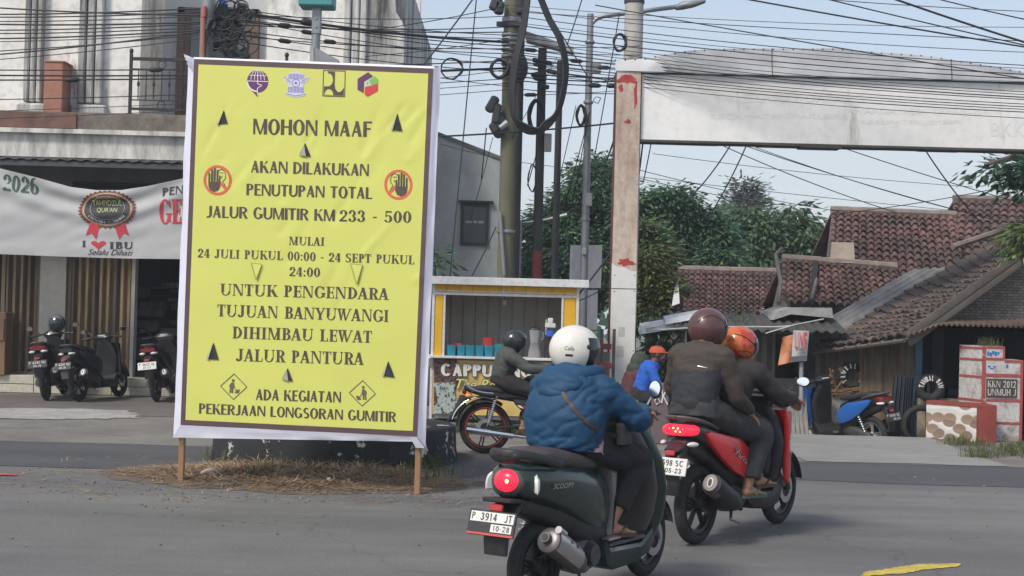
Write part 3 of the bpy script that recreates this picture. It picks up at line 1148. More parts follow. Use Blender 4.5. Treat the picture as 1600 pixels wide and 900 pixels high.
mb.bb((X(104, 500, GY), GY + 0.45, zs), (X(106, 500, GY) + 0.05, GY + 3.4, 3.0))
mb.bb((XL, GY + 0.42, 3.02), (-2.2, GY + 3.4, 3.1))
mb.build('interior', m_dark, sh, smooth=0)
mb = MB()                                                   # pale frame on the shutter's edge, stock dimly seen in the open shop
a = X(207, 500, GY)
mb.bb((a - 0.01, GY - 0.08, zs), (a + 0.045, GY + 0.1, 3.0))
mb.build('door_jamb', m_pillar, sh, smooth=0)
m_stock = mat('dim_stock', (0.10, 0.10, 0.095), 0.8, var=0.5, vscale=6)
for i in range(26):
 px = rnd.uniform(212, 300)
 mb = MB()
 mb.bbox((X(px, 500, GY + 1.8), GY + rnd.uniform(1.2, 2.6), zs + rnd.uniform(0.3, 1.6)), (rnd.uniform(0.1, 0.5), 0.2, rnd.uniform(0.03, 0.2)), 0.01)
 tag(mb.build('carton', m_stock, base=mb.v[0], smooth=0), 'dim carton stacked inside the dark open shop doorway', 'carton', 'cartons inside the open shop')
# awning
mb = MB()
ax0, ax1 = XL, -2.3
n = int((ax1 - ax0) / 0.05)
z0, z1 = Z(150, 251, 21.5), zb - 0.02

def awn(u, v):
 x = ax0 + (ax1 - ax0) * u
 return (x, 21.5 + 0.62 * v, z0 + (z1 - z0) * v + 0.014 * sin(x * 2 * pi / 0.2))

mb.grid(awn, n, 2)
mb.grid(lambda u, v: (awn(u, v)[0], awn(u, v)[1], awn(u, v)[2] - 0.012), n, 2)
mb.bb((ax0, 21.52, z0 - 0.1), (ax1, 21.56, z0 - 0.02))
mb.build('awning', m_awn, sh, smooth=60)

# ------------------------------------------------------------------ notice board
m_yel = mat('banner_yellow', (0.66, 0.67, 0.15), 0.45, var=0.03, vscale=2)
m_brown = mat('banner_brown', (0.105, 0.062, 0.062), 0.5, var=0.1, vscale=4)
m_ink = mat('banner_ink', (0.090, 0.062, 0.050), 0.5, var=0.15, vscale=3)
m_ink2 = mat('banner_ink_grey', (0.14, 0.12, 0.075), 0.5, var=0.1)
m_margin = mat('banner_margin', (0.70, 0.70, 0.80), 0.55, var=0.05, vscale=5)
m_post = mat('raw_timber', (0.27, 0.155, 0.08), 0.8, var=0.25, vscale=5, stretch=(1, 1, 0.1), dirt=0.3)
m_purple = mat('logo_purple', (0.13, 0.035, 0.13), 0.5, var=0.05)
m_navy = mat('logo_blue', (0.13, 0.12, 0.42), 0.5, var=0.05)
m_lav = mat('logo_lavender', (0.62, 0.60, 0.72), 0.5, var=0.05)
m_red = mat('logo_red', (0.62, 0.045, 0.05), 0.5, var=0.05)
m_redl = mat('sign_red_ring', (0.70, 0.13, 0.07), 0.5, var=0.08)
m_green = mat('logo_green', (0.20, 0.48, 0.10), 0.5, var=0.05)
m_white = mat('logo_white', (0.78, 0.75, 0.72), 0.5, var=0.04)
m_hole = mat('slit_dark', (0.035, 0.04, 0.035), 0.9, var=0.3, vscale=20)
m_flap = mat('banner_flap_back', (0.34, 0.33, 0.28), 0.6, var=0.1)

b0, b1 = G(276, 757), G(648, 775)
bu = (b1 - b0).normalized()
bn = V((bu.y, -bu.x, 0))                       # towards the camera

def bp(px, py, lift=0.0):
 d = ray(px, py)
 o = V((0, 0, CAMH))
 t = (b0 - o).dot(bn) / d.dot(bn)
 return o + d * t + bn * lift

SLITS = [((340, 195), (356, 193), (350, 172)), ((612, 203), (629, 205), (621, 177)), ((468, 243), (486, 245), (477, 223)),
   ((324, 561), (342, 562), (334, 535)), ((441, 593), (458, 596), (450, 575)), ((598, 587), (617, 590), (607, 564))]
FLAPS = [((393, 411), (410, 413), (401, 437)), ((548, 412), (567, 414), (558, 444))]

def crease(px, py):
 z = 0.0016 * noise.noise((px * 0.012, py * 0.012, 2.0))
 for k, (ox, oy, L, a, w, s) in enumerate(CREASES):
  dx, dy = px - ox, py - oy
  ca, sa = cos(a), sin(a)
  l, c = dx * ca + dy * sa, -dx * sa + dy * ca
  if -12 < l < L:
   z += s * math.exp(-(c / w) ** 2) * smooth01(1 - abs(l) / L) * smooth01((l + 12) / 14)
 return max(-0.007, min(0.008, z)) * smooth01((py - 150) / 25) * (1 if 60 < abs(px - 481) < 120 or abs(py - 285) > 32 else 0.25)

CREASES = []
_r = random.Random(11)
for (ox, oy) in ((630, 200), (625, 172), (352, 170), (480, 220), (340, 196), (612, 190)):
 for k in range(2):
  CREASES.append((ox, oy, _r.uniform(50, 120), radians(_r.choice((-62, -55, 118, 125, -48)) + _r.uniform(-8, 8)), _r.uniform(2.5, 5), _r.choice((-1, 1)) * _r.uniform(0.004, 0.007)))
for k in range(26):
 CREASES.append((_r.uniform(310, 660), _r.uniform(105, 520), _r.uniform(60, 160), radians(-58 + _r.uniform(-12, 12)), _r.uniform(3, 8), _r.choice((-1, 1)) * _r.uniform(0.003, 0.0065)))

board = thing('notice_board', 'tall yellow printed road closure notice on two timber posts', 'notice board', ((b0 + b1) / 2))
# printed sheet: yellow field with a brown border, one cloth
TL, TR, BL, BR = V((303, 92)), V((677, 107)), V((282, 664)), V((652, 682))
bw, bh_ = 0.020, 0.0145

def uvp(u, v):
 return (TL.lerp(TR, u)).lerp(BL.lerp(BR, u), v)

def sheetp(u, v, lift=0.0):
 q = uvp(u, v)
 return bp(q.x, q.y, lift + crease(q.x, q.y))

mb = MB()
us = [0, bw] + [bw + (1 - 2 * bw) * i / 90 for i in range(1, 90)] + [1 - bw, 1]
vs_ = [0, bh_] + [bh_ + (1 - 2 * bh_) * i / 130 for i in range(1, 130)] + [1 - bh_, 1]
vv = [sheetp(u, v) for v in vs_ for u in us]
nu = len(us)
fs, ms = [], []
o = mb.add(vv, [])
for j in range(len(vs_) - 1):
 for i in range(nu - 1):
  mb.f.append((j * nu + i, (j + 1) * nu + i, (j + 1) * nu + i + 1, j * nu + i + 1))
  mb.mi.append(1 if (i in (0, nu - 2) or j in (0, len(vs_) - 2)) else 0)
sheet_o = mb.build('printed_sheet', [m_yel, m_brown], board, smooth=180)

def bfn(px, py, lift=0.0):
 return bp(px, py, 0.0026 + lift + crease(px, py))

def bline(s, xl, yl, xr, yr, h, serif, T, t, gap=0.1):
 mb = MB()

 def f(x, y, lift):
  k = (x - xl) / (xr - xl)
  return bfn(x + (y * 0.026), yl + (yr - yl) * k - y, lift)
 letter(mb, s, f, xl, xr, 0, h, fine=True, T=T, t=t, serif=serif, gap=gap)
 mb.build('lettering', m_ink if not serif else m_ink, sheet_o, smooth=0)

SB = dict(serif=False, T=0.22, t=0.10, gap=0.07)
bline('MOHON MAAF', 395.5, 209.5, 580.5, 214, 24, **SB)
bline('AKAN DILAKUKAN', 392, 269.5, 576, 275, 18.5, **SB)
bline('PENUTUPAN TOTAL', 385, 305, 581.5, 310.8, 18, **SB)
bline('JALUR GUMITIR KM', 322.5, 339.5, 523, 345.5, 18, **SB)
SS = dict(serif=True, T=0.20, t=0.06, gap=0.09)
bline('233 - 500', 530, 345.7, 642.5, 348, 17.5, **SS)
bline('MULAI', 451.5, 382.5, 506.5, 384, 13, **SS)
bline('24 JULI PUKUL 00:00 - 24 SEPT PUKUL', 309, 402, 647, 412.8, 13.5, **SS)
bline('24:00', 452, 431.2, 500, 432.6, 14, **SS)
bline('UNTUK PENGENDARA', 344, 461, 606.5, 468.5, 18, **SS)
bline('TUJUAN BANYUWANGI', 339.5, 494, 607, 503, 18.5, **SS)
bline('DIHIMBAU LEWAT', 363, 528.5, 580.5, 535.5, 18.5, **SS)
bline('JALUR PANTURA', 369, 563.8, 567.5, 570, 19, **SS)
bline('ADA KEGIATAN', 399.5, 625, 532.5, 629, 17, **SB)
bline('PEKERJAAN LONGSORAN GUMITIR', 311, 646, 618.5, 659.5, 16, **SB)

class Px(MB):
 """flat printed shapes given in picture-sized units on the sheet"""
 def __init__(self, cx, cy, lift=0.0):
  super().__init__()
  self.cx, self.cy, self.l = cx, cy, lift

 def pg(self, pts, mi=0, l=0.0):
  # local x right, y down
  self.add([bfn(self.cx + x - y * 0.026, self.cy + y + x * 0.037, self.l + l) for x, y in pts], [tuple(range(len(pts)))], mi)

 def disc(self, x, y, rx, ry, mi=0, l=0.0, n=28):
  self.pg([(x + rx * cos(2 * pi * k / n), y + ry * sin(2 * pi * k / n)) for k in range(n)], mi, l)

 def arc(self, x, y, rx, ry, w, a0, a1, mi=0, l=0.0, n=24):
  for k in range(n):
   p, q = radians(a0 + (a1 - a0) * k / n), radians(a0 + (a1 - a0) * (k + 1) / n)
   self.pg([(x + rx * cos(p), y + ry * sin(p)), (x + rx * cos(q), y + ry * sin(q)), (x + (rx - w) * cos(q), y + (ry - w) * sin(q)), (x + (rx - w) * cos(p), y + (ry - w) * sin(p))], mi, l)

 def line(self, pts, w, mi=0, l=0.0):
  for a, b in zip(pts, pts[1:]):
   d = V(b) - V(a)
   n = V((-d.y, d.x)).normalized() * w / 2
   self.pg([(a[0] + n.x, a[1] + n.y), (b[0] + n.x, b[1] + n.y), (b[0] - n.x, b[1] - n.y), (a[0] - n.x, a[1] - n.y)], mi, l)

# globe emblem
g = Px(402.7, 127)
g.disc(0, 0, 16.6, 17.5, 0)
g.pg([(-14, 10), (0, 17), (1, 25), (-4, 20)], 0)
for r in (5.5, 11):
 g.arc(0, -2, r, 16, 0.9, 180, 360, 1, 0.0004)
g.line([(-16.5, 0), (16.5, 0)], 1.1, 1, 0.0004)
g.line([(-13, -9), (13, -9)], 0.9, 1, 0.0006)
g.line([(0, -17), (0, 4), (7, 6), (0, 11), (0, 21)], 1.1, 1, 0.0005)
g.arc(0, 1, 17, 16, 2.2, 90, 178, 1, 0.0007)
g.build('logo', [m_purple, m_white], sheet_o, smooth=0)
# winged shield emblem
g = Px(462.5, 130)
g.pg([(-6, -16), (0, -21), (6, -16), (13, -15), (13, -8), (22, -10), (18, -4), (12, 1), (12, 15), (16, 15), (15, 19), (0, 22), (-15, 19), (-16, 15), (-12, 15), (-12, 1), (-18, -4), (-22, -10), (-13, -8), (-13, -15)], 1)
for i in range(-5, 6):
 x = i * 2.2
 for y0, y1 in ((-15 + abs(i) * 0.3, -6), (6, 15)):
  g.line([(x, y0), (x, y1)], 1.1, 0, 0.0004)
g.arc(0, 0, 6.5, 6.5, 1.0, 0, 360, 0, 0.0005)
g.disc(0, 0, 2.0, 2.0, 0, 0.0006)
for s in (-1, 1):
 g.line([(s * 9, -3), (s * 19, -9)], 0.9, 0, 0.0005)
 g.line([(s * 8, 0), (s * 15, -4)], 0.9, 0, 0.0005)
g.line([(-15, 17), (0, 20), (15, 17)], 1.0, 0, 0.0005)
g.build('logo', [m_navy, m_lav], sheet_o, smooth=0)
# square works emblem
g = Px(522, 130.5)
for a, b in (((-17, -20), (17, -20)), ((17, -20), (17, 20)), ((17, 20), (-17, 20)), ((-17, 20), (-17, -20))):
 g.line([a, b], 1.2)
g.pg([(-10, -18.5), (1, -18.5), (1, 1.5), (2, 8), (6, 13), (10, 13), (14, 9), (15.5, 5.5), (15.5, 18.5), (-15.5, 18.5), (-15.5, 5), (-7, 4.5), (-3, 0.5), (-1.5, -5), (-3, -12), (-6, -15), (-10, -16)], 0, 0.0002)
g.pg([(-7.5 + 6.8 * cos(a), 18.4 - 9 * sin(a)) for a in [pi * k / 14 for k in range(15)]], 1, 0.0005)
g.build('logo', [m_ink, m_yel], sheet_o, smooth=0)
# hexagon emblem
g = Px(574.8, 131.8)
g.pg([(-16, -8), (0, -19), (8, -13), (-6, -4), (-6, 14), (-16, 9)], 0)
g.pg([(-4.5, 5), (16, -1), (16, 10), (0, 19.5), (-4.5, 16)], 1, 0.0002)
g.pg([(1, -6), (11, -13), (16, -8), (16, -2), (6, 1)], 2, 0.0002)
g.pg([(-4.5, 4), (-4.5, -4), (2, -8), (5, 1.5)], 3, 0.0001)
g.disc(-0.5, -1.5, 2, 2, 2, 0.0006)
g.build('logo', [m_purple, m_red, m_green, m_lav], sheet_o, smooth=0)

# stop-hand roundels
def stop_hand(cx, cy, s):
 g = Px(cx, cy)
 g.arc(0, 0, 22, 23.5, 4.0, 0, 360, 1, 0.0, 36)
 g.line([(s * 3, 2), (s * 15, 15)], 4.2, 1, 0.0002)
 g.pg([(s * -14, 3), (s * 4.5, 3), (s * 4.5, 10), (s * 1.5, 16), (s * -5, 18.5), (s * -11, 16), (s * -14, 10)], 0, 0.0006)
 for x, y0, w in ((-13, -10, 2.6), (-8.7, -15, 3), (-4.6, -17.5, 3), (-0.3, -15, 2.9), (3.6, -6.5, 2.4)):
  g.line([(s * x, y0), (s * (x if x < 3 else 2.8), 5)], w, 0, 0.0008)
  g.disc(s * x, y0, w / 2, w / 2, 0, 0.0007, 10)
 g.line([(s * 1, -15), (s * 6, -17.5), (s * 11, -14), (s * 12.5, -8), (s * 12, -3), (s * 8, 2), (s * 11, 6), (s * 13, 11)], 1.2, 2, 0.0005)
 g.line([(s * 2.5, -12), (s * 9, -11.5)], 0.9, 2, 0.0005)
 g.line([(s * 7, -7), (s * 5.8, -3)], 1.0, 2, 0.0005)
 g.build('stop_symbol', [m_ink, m_redl, m_ink2], sheet_o, smooth=0)

stop_hand(340, 281.5, 1)
stop_hand(622.5, 288.5, -1)

def worker(cx, cy, s):
 g = Px(cx, cy)
 q = [(0, -20), (20.5, 0), (0, 20), (-20.5, 0)]
 for k in range(4):
  g.line([q[k], q[(k + 1) % 4]], 1.3)
 g.disc(s * -1, -9.5, 2.3, 2.3, 0, 0.0002, 14)
 g.pg([(s * -6, -4), (s * -2, -7), (s * 1, -5.5), (s * 0.5, 2), (s * -1, 3), (s * -5.5, 2.5), (s * -7, 0)], 0, 0.0003)
 g.line([(s * -4.5, 2), (s * -5.5, 10)], 2.4, 0, 0.0004)
 g.line([(s * -1.6, 2), (s * -2, 10)], 2.4, 0, 0.0004)
 g.line([(s * 0, -3), (s * 2, 3), (s * 5, 8)], 1.1, 0, 0.0004)
 g.pg([(s * 1.5, 9.5), (s * 5, 4.5), (s * 10, 4.0), (s * 8, 9.8), (s * 4, 10.5)], 0, 0.0003)
 g.build('worker_symbol', [m_ink2], sheet_o, smooth=0)

worker(365.3, 604, 1)
worker(566.3, 614.5, -1)
for sl in SLITS:
 mb = MB()
 mb.poly([bfn(*p, 0.006) for p in sl], 0)
 a, b, c = [V(p) for p in sl]
 e = lambda t, k: a.lerp(b, t).lerp(c, k)
 mb.poly([bfn(*e(0.05, 0), 0.01), bfn(*e(0.62, 0), 0.016), bfn(*e(0.5, 0.5), 0.012), bfn(*e(0.2, 0.8), 0.008)], 1) if sl[0][0] in (441, 468) else \
  mb.poly([bfn(*e(-0.08, 0), 0.007), bfn(*e(0.14, 0), 0.016), bfn(*e(0.1, 0.95), 0.009), bfn(*e(0, 1.0), 0.007)], 1)
 mb.build('wind_slit', [m_hole, m_flap], sheet_o, smooth=0)
for fl in FLAPS:
 mb = MB()
 a, b, c = [V(p) for p in fl]
 mb.poly([bfn(*a, 0.005), bfn(*b, 0.005), bfn(*(c + V((0, 1))), 0.013)], 0)
 mb.poly([bfn(*a, 0.0), bfn(*(c + V((0, 1))), 0.013), bfn(*a.lerp(c, 0.9), 0.0)], 1)
 mb.poly([bfn(*b, 0.0), bfn(*b.lerp(c, 0.9), 0.0), bfn(*(c + V((0, 1))), 0.013)], 1)
 for p_, q_ in ((a, c), (b, c), (a, b)):
  d_ = (q_ - p_).normalized()
  n_ = V((-d_.y, d_.x)) * 0.55
  mb.poly([bfn(*(p_ - n_), 0.014 if q_ is c else 0.006), bfn(*(p_ + n_), 0.014 if q_ is c else 0.006), bfn(*(q_ + n_), 0.015 if q_ is c else 0.006), bfn(*(q_ - n_), 0.015 if q_ is c else 0.006)], 1)
 mb.build('wind_flap', [m_yel, mat('banner_flap_edge', (0.36, 0.35, 0.08), 0.5)], sheet_o, smooth=0)

# unprinted white margins of the cloth folded past the frame
mb = MB()

def strip(a0, a1, c0, c1, n, l0, l1, wob):
 a0, a1, c0, c1 = V(a0), V(a1), V(c0), V(c1)

 def f(u, v):
  p = a0.lerp(c0, v).lerp(a1.lerp(c1, v), u)
  wv = wob * noise.noise((v * 9, u * 2, l0 * 50 + a0.x))
  q = bp(p.x, p.y, lerp(l0, l1, u) + wv * u)
  return q
 mb.grid(f, 4, n)

strip((676.5, 107), (687, 102), (651.5, 682), (662.5, 701), 40, -0.001, -0.05, 0.03)
strip((303.5, 92), (290, 86), (282.5, 664), (267.5, 684), 40, -0.001, -0.05, 0.03)
strip((282, 663.8), (268, 684), (653, 681.8), (651, 690.5), 30, -0.001, -0.02, 0.015)
strip((651, 683), (662.5, 701), (640, 682), (648, 700), 6, -0.004, -0.03, 0.01)
strip((303, 92.3), (301, 88.5), (677, 107.3), (678, 103), 30, -0.001, -0.02, 0.01)
strip((303, 91), (289, 85), (305, 118), (296, 104), 8, -0.01, 0.03, 0.03)
mb.build('sheet_margin', m_margin, board, smooth=60)
# timber frame and posts
dz0, dz1 = bp(280, 670).z, bp(300, 97).z
for b_, px_t in ((b0, 299), (b1, 681)):
 mb = MB()
 base = b_ - bn * 0.095
 mb.bbox((base.x, base.y, 1.0 + (dz1 - 0.05) / 2 - 1.0), (0.048, 0.04, dz1 - 0.05), 0.004, Matrix.Rotation(atan2(bu.y, bu.x), 3, 'Z'))
 mb.build('post', m_post, board, smooth=0)
mb = MB()
L = (b1 - b0).length
mid = (b0 + b1) / 2 - bn * 0.135
for z in (dz0 + 0.06, (dz0 + dz1) / 2, dz1 - 0.1):
 mb.bbox((mid.x, mid.y, z), (L + 0.06, 0.03, 0.05), 0.004, Matrix.Rotation(atan2(bu.y, bu.x), 3, 'Z'))
mb.build('frame', m_post, board, smooth=0)

# ------------------------------------------------------------------ round kerbed island and the dry grass about it
m_blk = mat('black_peeling_paint', (0.020, 0.022, 0.024), 0.9, var=0.35, vscale=4, bump=0.4, bscale=25, col2=(0.60, 0.58, 0.52), spot=0.60, sharp=0.03)
m_islt = mat('island_top', (0.12, 0.115, 0.10), 0.95, var=0.3, vscale=5)
ic, ir, ih = V((-1.74, 14.25, 0)), 1.22, 0.36
isl = thing('traffic_island', 'low round black painted concrete island with peeling white patches behind the notice board', 'traffic island', ic)
mb = MB()
prof = [(ir + 0.02, -0.02), (ir + 0.015, 0.06), (ir, 0.12), (ir - 0.01, ih - 0.03), (ir - 0.035, ih), (ir - 0.2, ih + 0.003), (ir - 0.22, ih - 0.06)]
mb.lathe(ic, prof, 'Z', 72, cap=False)
mb.build('kerb_ring', m_blk, isl, smooth=40)
mb = MB()
mb.lathe(ic, [(ir - 0.2, ih - 0.05), (ir * 0.5, ih - 0.02), (0.01, ih)], 'Z', 40, cap=False)
mb.build('island_fill', m_islt, isl)

m_soil = mat('litter_soil', (0.115, 0.085, 0.06), 0.98, var=0.35, vscale=9, bump=0.8, bscale=50, col2=(0.19, 0.155, 0.115), spot=0.55, sharp=0.3)
mb = MB()
cx, cy = -2.0, 13.0

def mound_h(x, y):
 r = sqrt((x + 1.80) ** 2 / 3.4 + (y - 12.5) ** 2 / 1.15)
 r += 0.16 * noise.noise((x * 1.7, y * 1.7, 3.3)) + 0.05 * noise.noise((x * 7, y * 7, 1))
 return 0.07 * smooth01((1.0 - r) / 0.8) * (1 + 0.5 * noise.noise((x * 5, y * 5, 8)))

mb.grid(lambda u, v: (-4.4 + 5.2 * u, 10.9 + 3.2 * v, mound_h(-4.4 + 5.2 * u, 10.9 + 3.2 * v) - 0.001 + 0.005), 110, 70)
mb.f = [f for f in mb.f if max(mb.v[i][2] for i in f) > 0.009]
mb.mi = [0] * len(mb.f)
tag(mb.build('litter_bed', m_soil, smooth=180), 'strip of brown soil and rotting litter at the foot of the black island', 'soil', kind='stuff')
m_hay = [mat('hay_pale', (0.44, 0.32, 0.18), 0.9, var=0.3, vscale=15), mat('hay_brown', (0.26, 0.165, 0.095), 0.9, var=0.3, vscale=15),
   mat('hay_dark', (0.10, 0.062, 0.04), 0.9, var=0.3, vscale=15)]
mb = MB()
r4 = random.Random(5)
cnt = 0
while cnt < 9500:
 x, y = r4.uniform(-4.3, 0.8), r4.uniform(10.9, 14.0)
 h = mound_h(x, y)
 if (V((x, y, 0)) - ic).length < ir + 0.01:
  continue
 if h < 0.012 and r4.random() > 0.035:
  continue
 cnt += 1
 L = r4.uniform(0.05, 0.24)
 a = r4.uniform(0, 2 * pi)
 w = r4.uniform(0.0015, 0.0045)
 d = V((cos(a), sin(a), r4.uniform(-0.1, 0.35) * (1 if h > 0.03 else 0.2)))
 s = V((-sin(a), cos(a), 0)) * w
 p = V((x, y, h + 0.008))
 bend = V((r4.uniform(-1, 1), r4.uniform(-1, 1), r4.uniform(-0.3, 0.2))) * L * 0.25
 m1, e = p + d * L * 0.5 + bend, p + d * L
 e.z = max(0.012, e.z + bend.z)
 mb.cur = r4.choice((0, 0, 1, 1, 1, 2))
 mb.add([p - s, p + s, m1 + s, m1 - s, e + s * 0.4, e - s * 0.4], [(0, 1, 2, 3), (3, 2, 4, 5)])
tag(mb.build('dry_grass', m_hay, smooth=0), 'scattered cut dry grass heaped in front of the black island', 'dry grass', kind='stuff')
m_grass = [mat('grass_green', (0.075, 0.11, 0.03), 0.7, var=0.3, vscale=12, trans=0.2), mat('grass_olive', (0.13, 0.12, 0.05), 0.75, var=0.3, vscale=12)]

def blades(mb, x, y, z, n, spread, h0, h1, r):
 for i in range(n):
  bx, by = x + r.gauss(0, spread), y + r.gauss(0, spread * 0.7)
  a, h = r.uniform(0, 2 * pi), r.uniform(h0, h1)
  w = r.uniform(0.002, 0.005)
  lean = V((cos(a), sin(a), 0)) * h * r.uniform(0.2, 0.9)
  s = V((-sin(a), cos(a), 0)) * w
  p = V((bx, by, z))
  q = p + V((0, 0, h * 0.6)) + lean * 0.3
  e = p + V((0, 0, h * r.uniform(0.7, 1))) + lean
  mb.cur = 0 if r.random() < 0.65 else 1
  mb.add([p - s, p + s, q + s * 0.8, q - s * 0.8, e], [(0, 1, 2, 3), (3, 2, 4)])

mb = MB()
for i in range(14):
 a = radians(r4.uniform(200, 350))
 p = ic + V((cos(a), sin(a), 0)) * (ir + r4.uniform(0.03, 0.12))
 blades(mb, p.x, p.y, 0.03, 22, 0.05, 0.05, 0.16, r4)
for px, py in ((395, 748), (420, 745), (405, 735), (440, 748), (655, 748), (690, 742), (610, 745), (570, 748)):
 p = G(px, py + 6)
 blades(mb, p.x, min(p.y, 12.95), 0.03, 26, 0.10, 0.06, 0.2, r4)
tag(mb.build('green_grass', m_grass, smooth=0), 'sparse green grass growing at the foot of the black island', 'grass', kind='stuff')
# stones in the litter
m_rock = mat('pale_stone', (0.34, 0.31, 0.27), 0.9, var=0.2, vscale=12, bump=0.3, bscale=40)
for k, (px, py, s) in enumerate(((330, 749, 0.075), (514, 762, 0.036))):
 p = G(px, py)
 mb = MB()
 mb.ell((p.x, p.y, 0.06), (s * (1.3 if k == 0 else 0.8), s * 0.8, s * (0.5 if k == 0 else 0.9)), 9, 6)
 mb.v = [(x + 0.01 * noise.noise((x * 20, y * 20, z * 20)), y, z + 0.012 * noise.noise((x * 17, z * 20, y * 9))) for x, y, z in mb.v]
 tag(mb.build('stone', m_rock, base=(p.x, p.y, 0.03), smooth=0), ['flat pale stone lying in the dry grass near the left post', 'small upright pale stone in the dry grass under the middle of the notice board'][k], 'stone')
# a red wrapper on the road and other litter
m_wrap = mat('red_wrapper', (0.5, 0.07, 0.06), 0.5)
mb = MB()
p = G(8, 744)
mb.grid(lambda u, v: (p.x - 0.1 + 0.2 * u, p.y - 0.03 + 0.07 * v, 0.014 + 0.02 * abs(noise.noise((u * 5, v * 4, 1)))), 8, 4)
tag(mb.build('wrapper', m_wrap, base=p, smooth=0), 'crumpled red wrapper lying on the road at the left edge', 'litter')

# ------------------------------------------------------------------ motor scooters
m_tyre = mat('tyre_rubber', (0.022, 0.022, 0.023), 0.85, var=0.3, vscale=14, dirt=0.25)
m_rim = mat('rim_black', (0.03, 0.03, 0.032), 0.45, metal=0.5, var=0.2, dirt=0.15)
m_rims = mat('rim_silver', (0.55, 0.55, 0.55), 0.35, metal=0.8, var=0.1, dirt=0.2)
m_blackp = mat('black_plastic', (0.020, 0.020, 0.022), 0.5, var=0.2, vscale=8, dirt=0.12)
m_greyp = mat('grey_plastic', (0.085, 0.080, 0.078), 0.55, var=0.15, vscale=6, dirt=0.15)
m_seat = mat('seat_vinyl', (0.028, 0.025, 0.027), 0.5, var=0.2, vscale=9, bump=0.25, bscale=120)
m_seatb = mat('seat_brown_vinyl', (0.062, 0.048, 0.047), 0.5, var=0.2, vscale=9, bump=0.25, bscale=120)
m_gunm = mat('engine_grey', (0.11, 0.11, 0.115), 0.5, metal=0.6, var=0.25, vscale=12, dirt=0.35)
m_steel = mat('brushed_steel', (0.50, 0.49, 0.49), 0.32, metal=0.9, var=0.1, vscale=12, dirt=0.12)
m_chrome = mat('chrome', (0.75, 0.75, 0.76), 0.12, metal=1.0, var=0.05, dirt=0.08)
m_muff = mat('muffler_grey', (0.17, 0.155, 0.155), 0.42, metal=0.7, var=0.15, vscale=8, dirt=0.15)
m_mir = mat('mirror_glass', (0.80, 0.83, 0.87), 0.10, metal=1.0, var=0.02)
m_gpaint = mat('paint_dark_green', (0.010, 0.025, 0.021), 0.30, var=0.12, vscale=3, coat=0.5, dirt=0.06)
m_rpaint = mat('paint_red', (0.66, 0.022, 0.026), 0.28, var=0.06, vscale=3, coat=0.6, dirt=0.05)
m_bpaint = mat('paint_blue', (0.02, 0.13, 0.46), 0.3, var=0.06, coat=0.5, dirt=0.08)
m_kpaint = mat('paint_black', (0.018, 0.019, 0.021), 0.3, var=0.15, coat=0.5, dirt=0.12)
m_lens = mat('lens_clear', (0.62, 0.62, 0.60), 0.2, var=0.15, vscale=30, coat=0.6)
m_lensr = mat('lens_red', (0.17, 0.012, 0.014), 0.2, var=0.1, vscale=30, coat=0.6)
m_lenso = mat('lens_orange', (0.75, 0.25, 0.03), 0.25, var=0.1, coat=0.5)
m_tail = mat('tail_light_lit', (0.92, 0.018, 0.045), 0.25, var=0.05, emit=0.75)
m_led = mat('led_hot', (1.0, 0.35, 0.10), 0.3, var=0.0, emit=5.0)
m_refl = mat('reflector_red', (0.42, 0.03, 0.03), 0.3)
m_plw = mat('plate_white', (0.72, 0.71, 0.66), 0.5, var=0.05, dirt=0.12)
m_plk = mat('plate_black', (0.03, 0.03, 0.033), 0.5, dirt=0.1)
m_plr = mat('plate_red_edge', (0.55, 0.07, 0.06), 0.5)
m_badge = mat('badge_silver', (0.45, 0.46, 0.45), 0.35, metal=0.5)
m_decal = mat('decal_white', (0.75, 0.74, 0.72), 0.4)

def wheel(parent, x, r, name='wheel', rim=m_rim, spokes=5, disc=True, w=0.055, lipm=None):
 mb = MB()
 mb.ring((x, 0, r), r - w * 0.75, w * 0.78, 'Y', 40, 10, flat=0.95)
 for k in (-1, 0, 1):
  mb.ring((x, k * w * 0.3, r), r - 0.004 - 0.006 * abs(k), 0.006, 'Y', 40, 5)
 t = mb.build(name, m_tyre, parent, smooth=50)
 mb = MB()
 ri = r - w * 1.5
 mb.lathe((x, 0, r), [(ri + 0.012, -0.035), (ri + 0.012, -0.026), (ri - 0.012, -0.02), (ri - 0.014, 0.02), (ri + 0.012, 0.026), (ri + 0.012, 0.035)], 'Y', 36, cap=False)
 mb.lathe((x, 0, r), [(0.045, -0.06), (0.05, -0.05), (0.05, 0.05), (0.045, 0.06)], 'Y', 16)
 for k in range(spokes):
  for d in (-0.09, 0.09):
   a = 2 * pi * k / spokes + 0.3
   p0 = V((x + 0.04 * cos(a + d * 3), 0, r + 0.04 * sin(a + d * 3)))
   p1 = V((x + (ri - 0.002) * cos(a + d), 0, r + (ri - 0.002) * sin(a + d)))
   mb.tube([p0, p1], [(0.012, 0.014), (0.009, 0.011)], 6)
 mb.build('rim', rim, t)
 if lipm:
  mb = MB()
  for s in (-1, 1):
   mb.ring((x, s * 0.036, r), ri + 0.004, 0.008, 'Y', 40, 6)
  mb.build('rim_lip', lipm, t)
 if disc:
  mb = MB()
  mb.lathe((x, -0.065, r), [(0.105, -0.002), (0.105, 0.002), (0.06, 0.002), (0.06, -0.002), (0.105, -0.002)], 'Y', 30, cap=False)
  mb.build('brake_disc', m_steel, t)
 return t

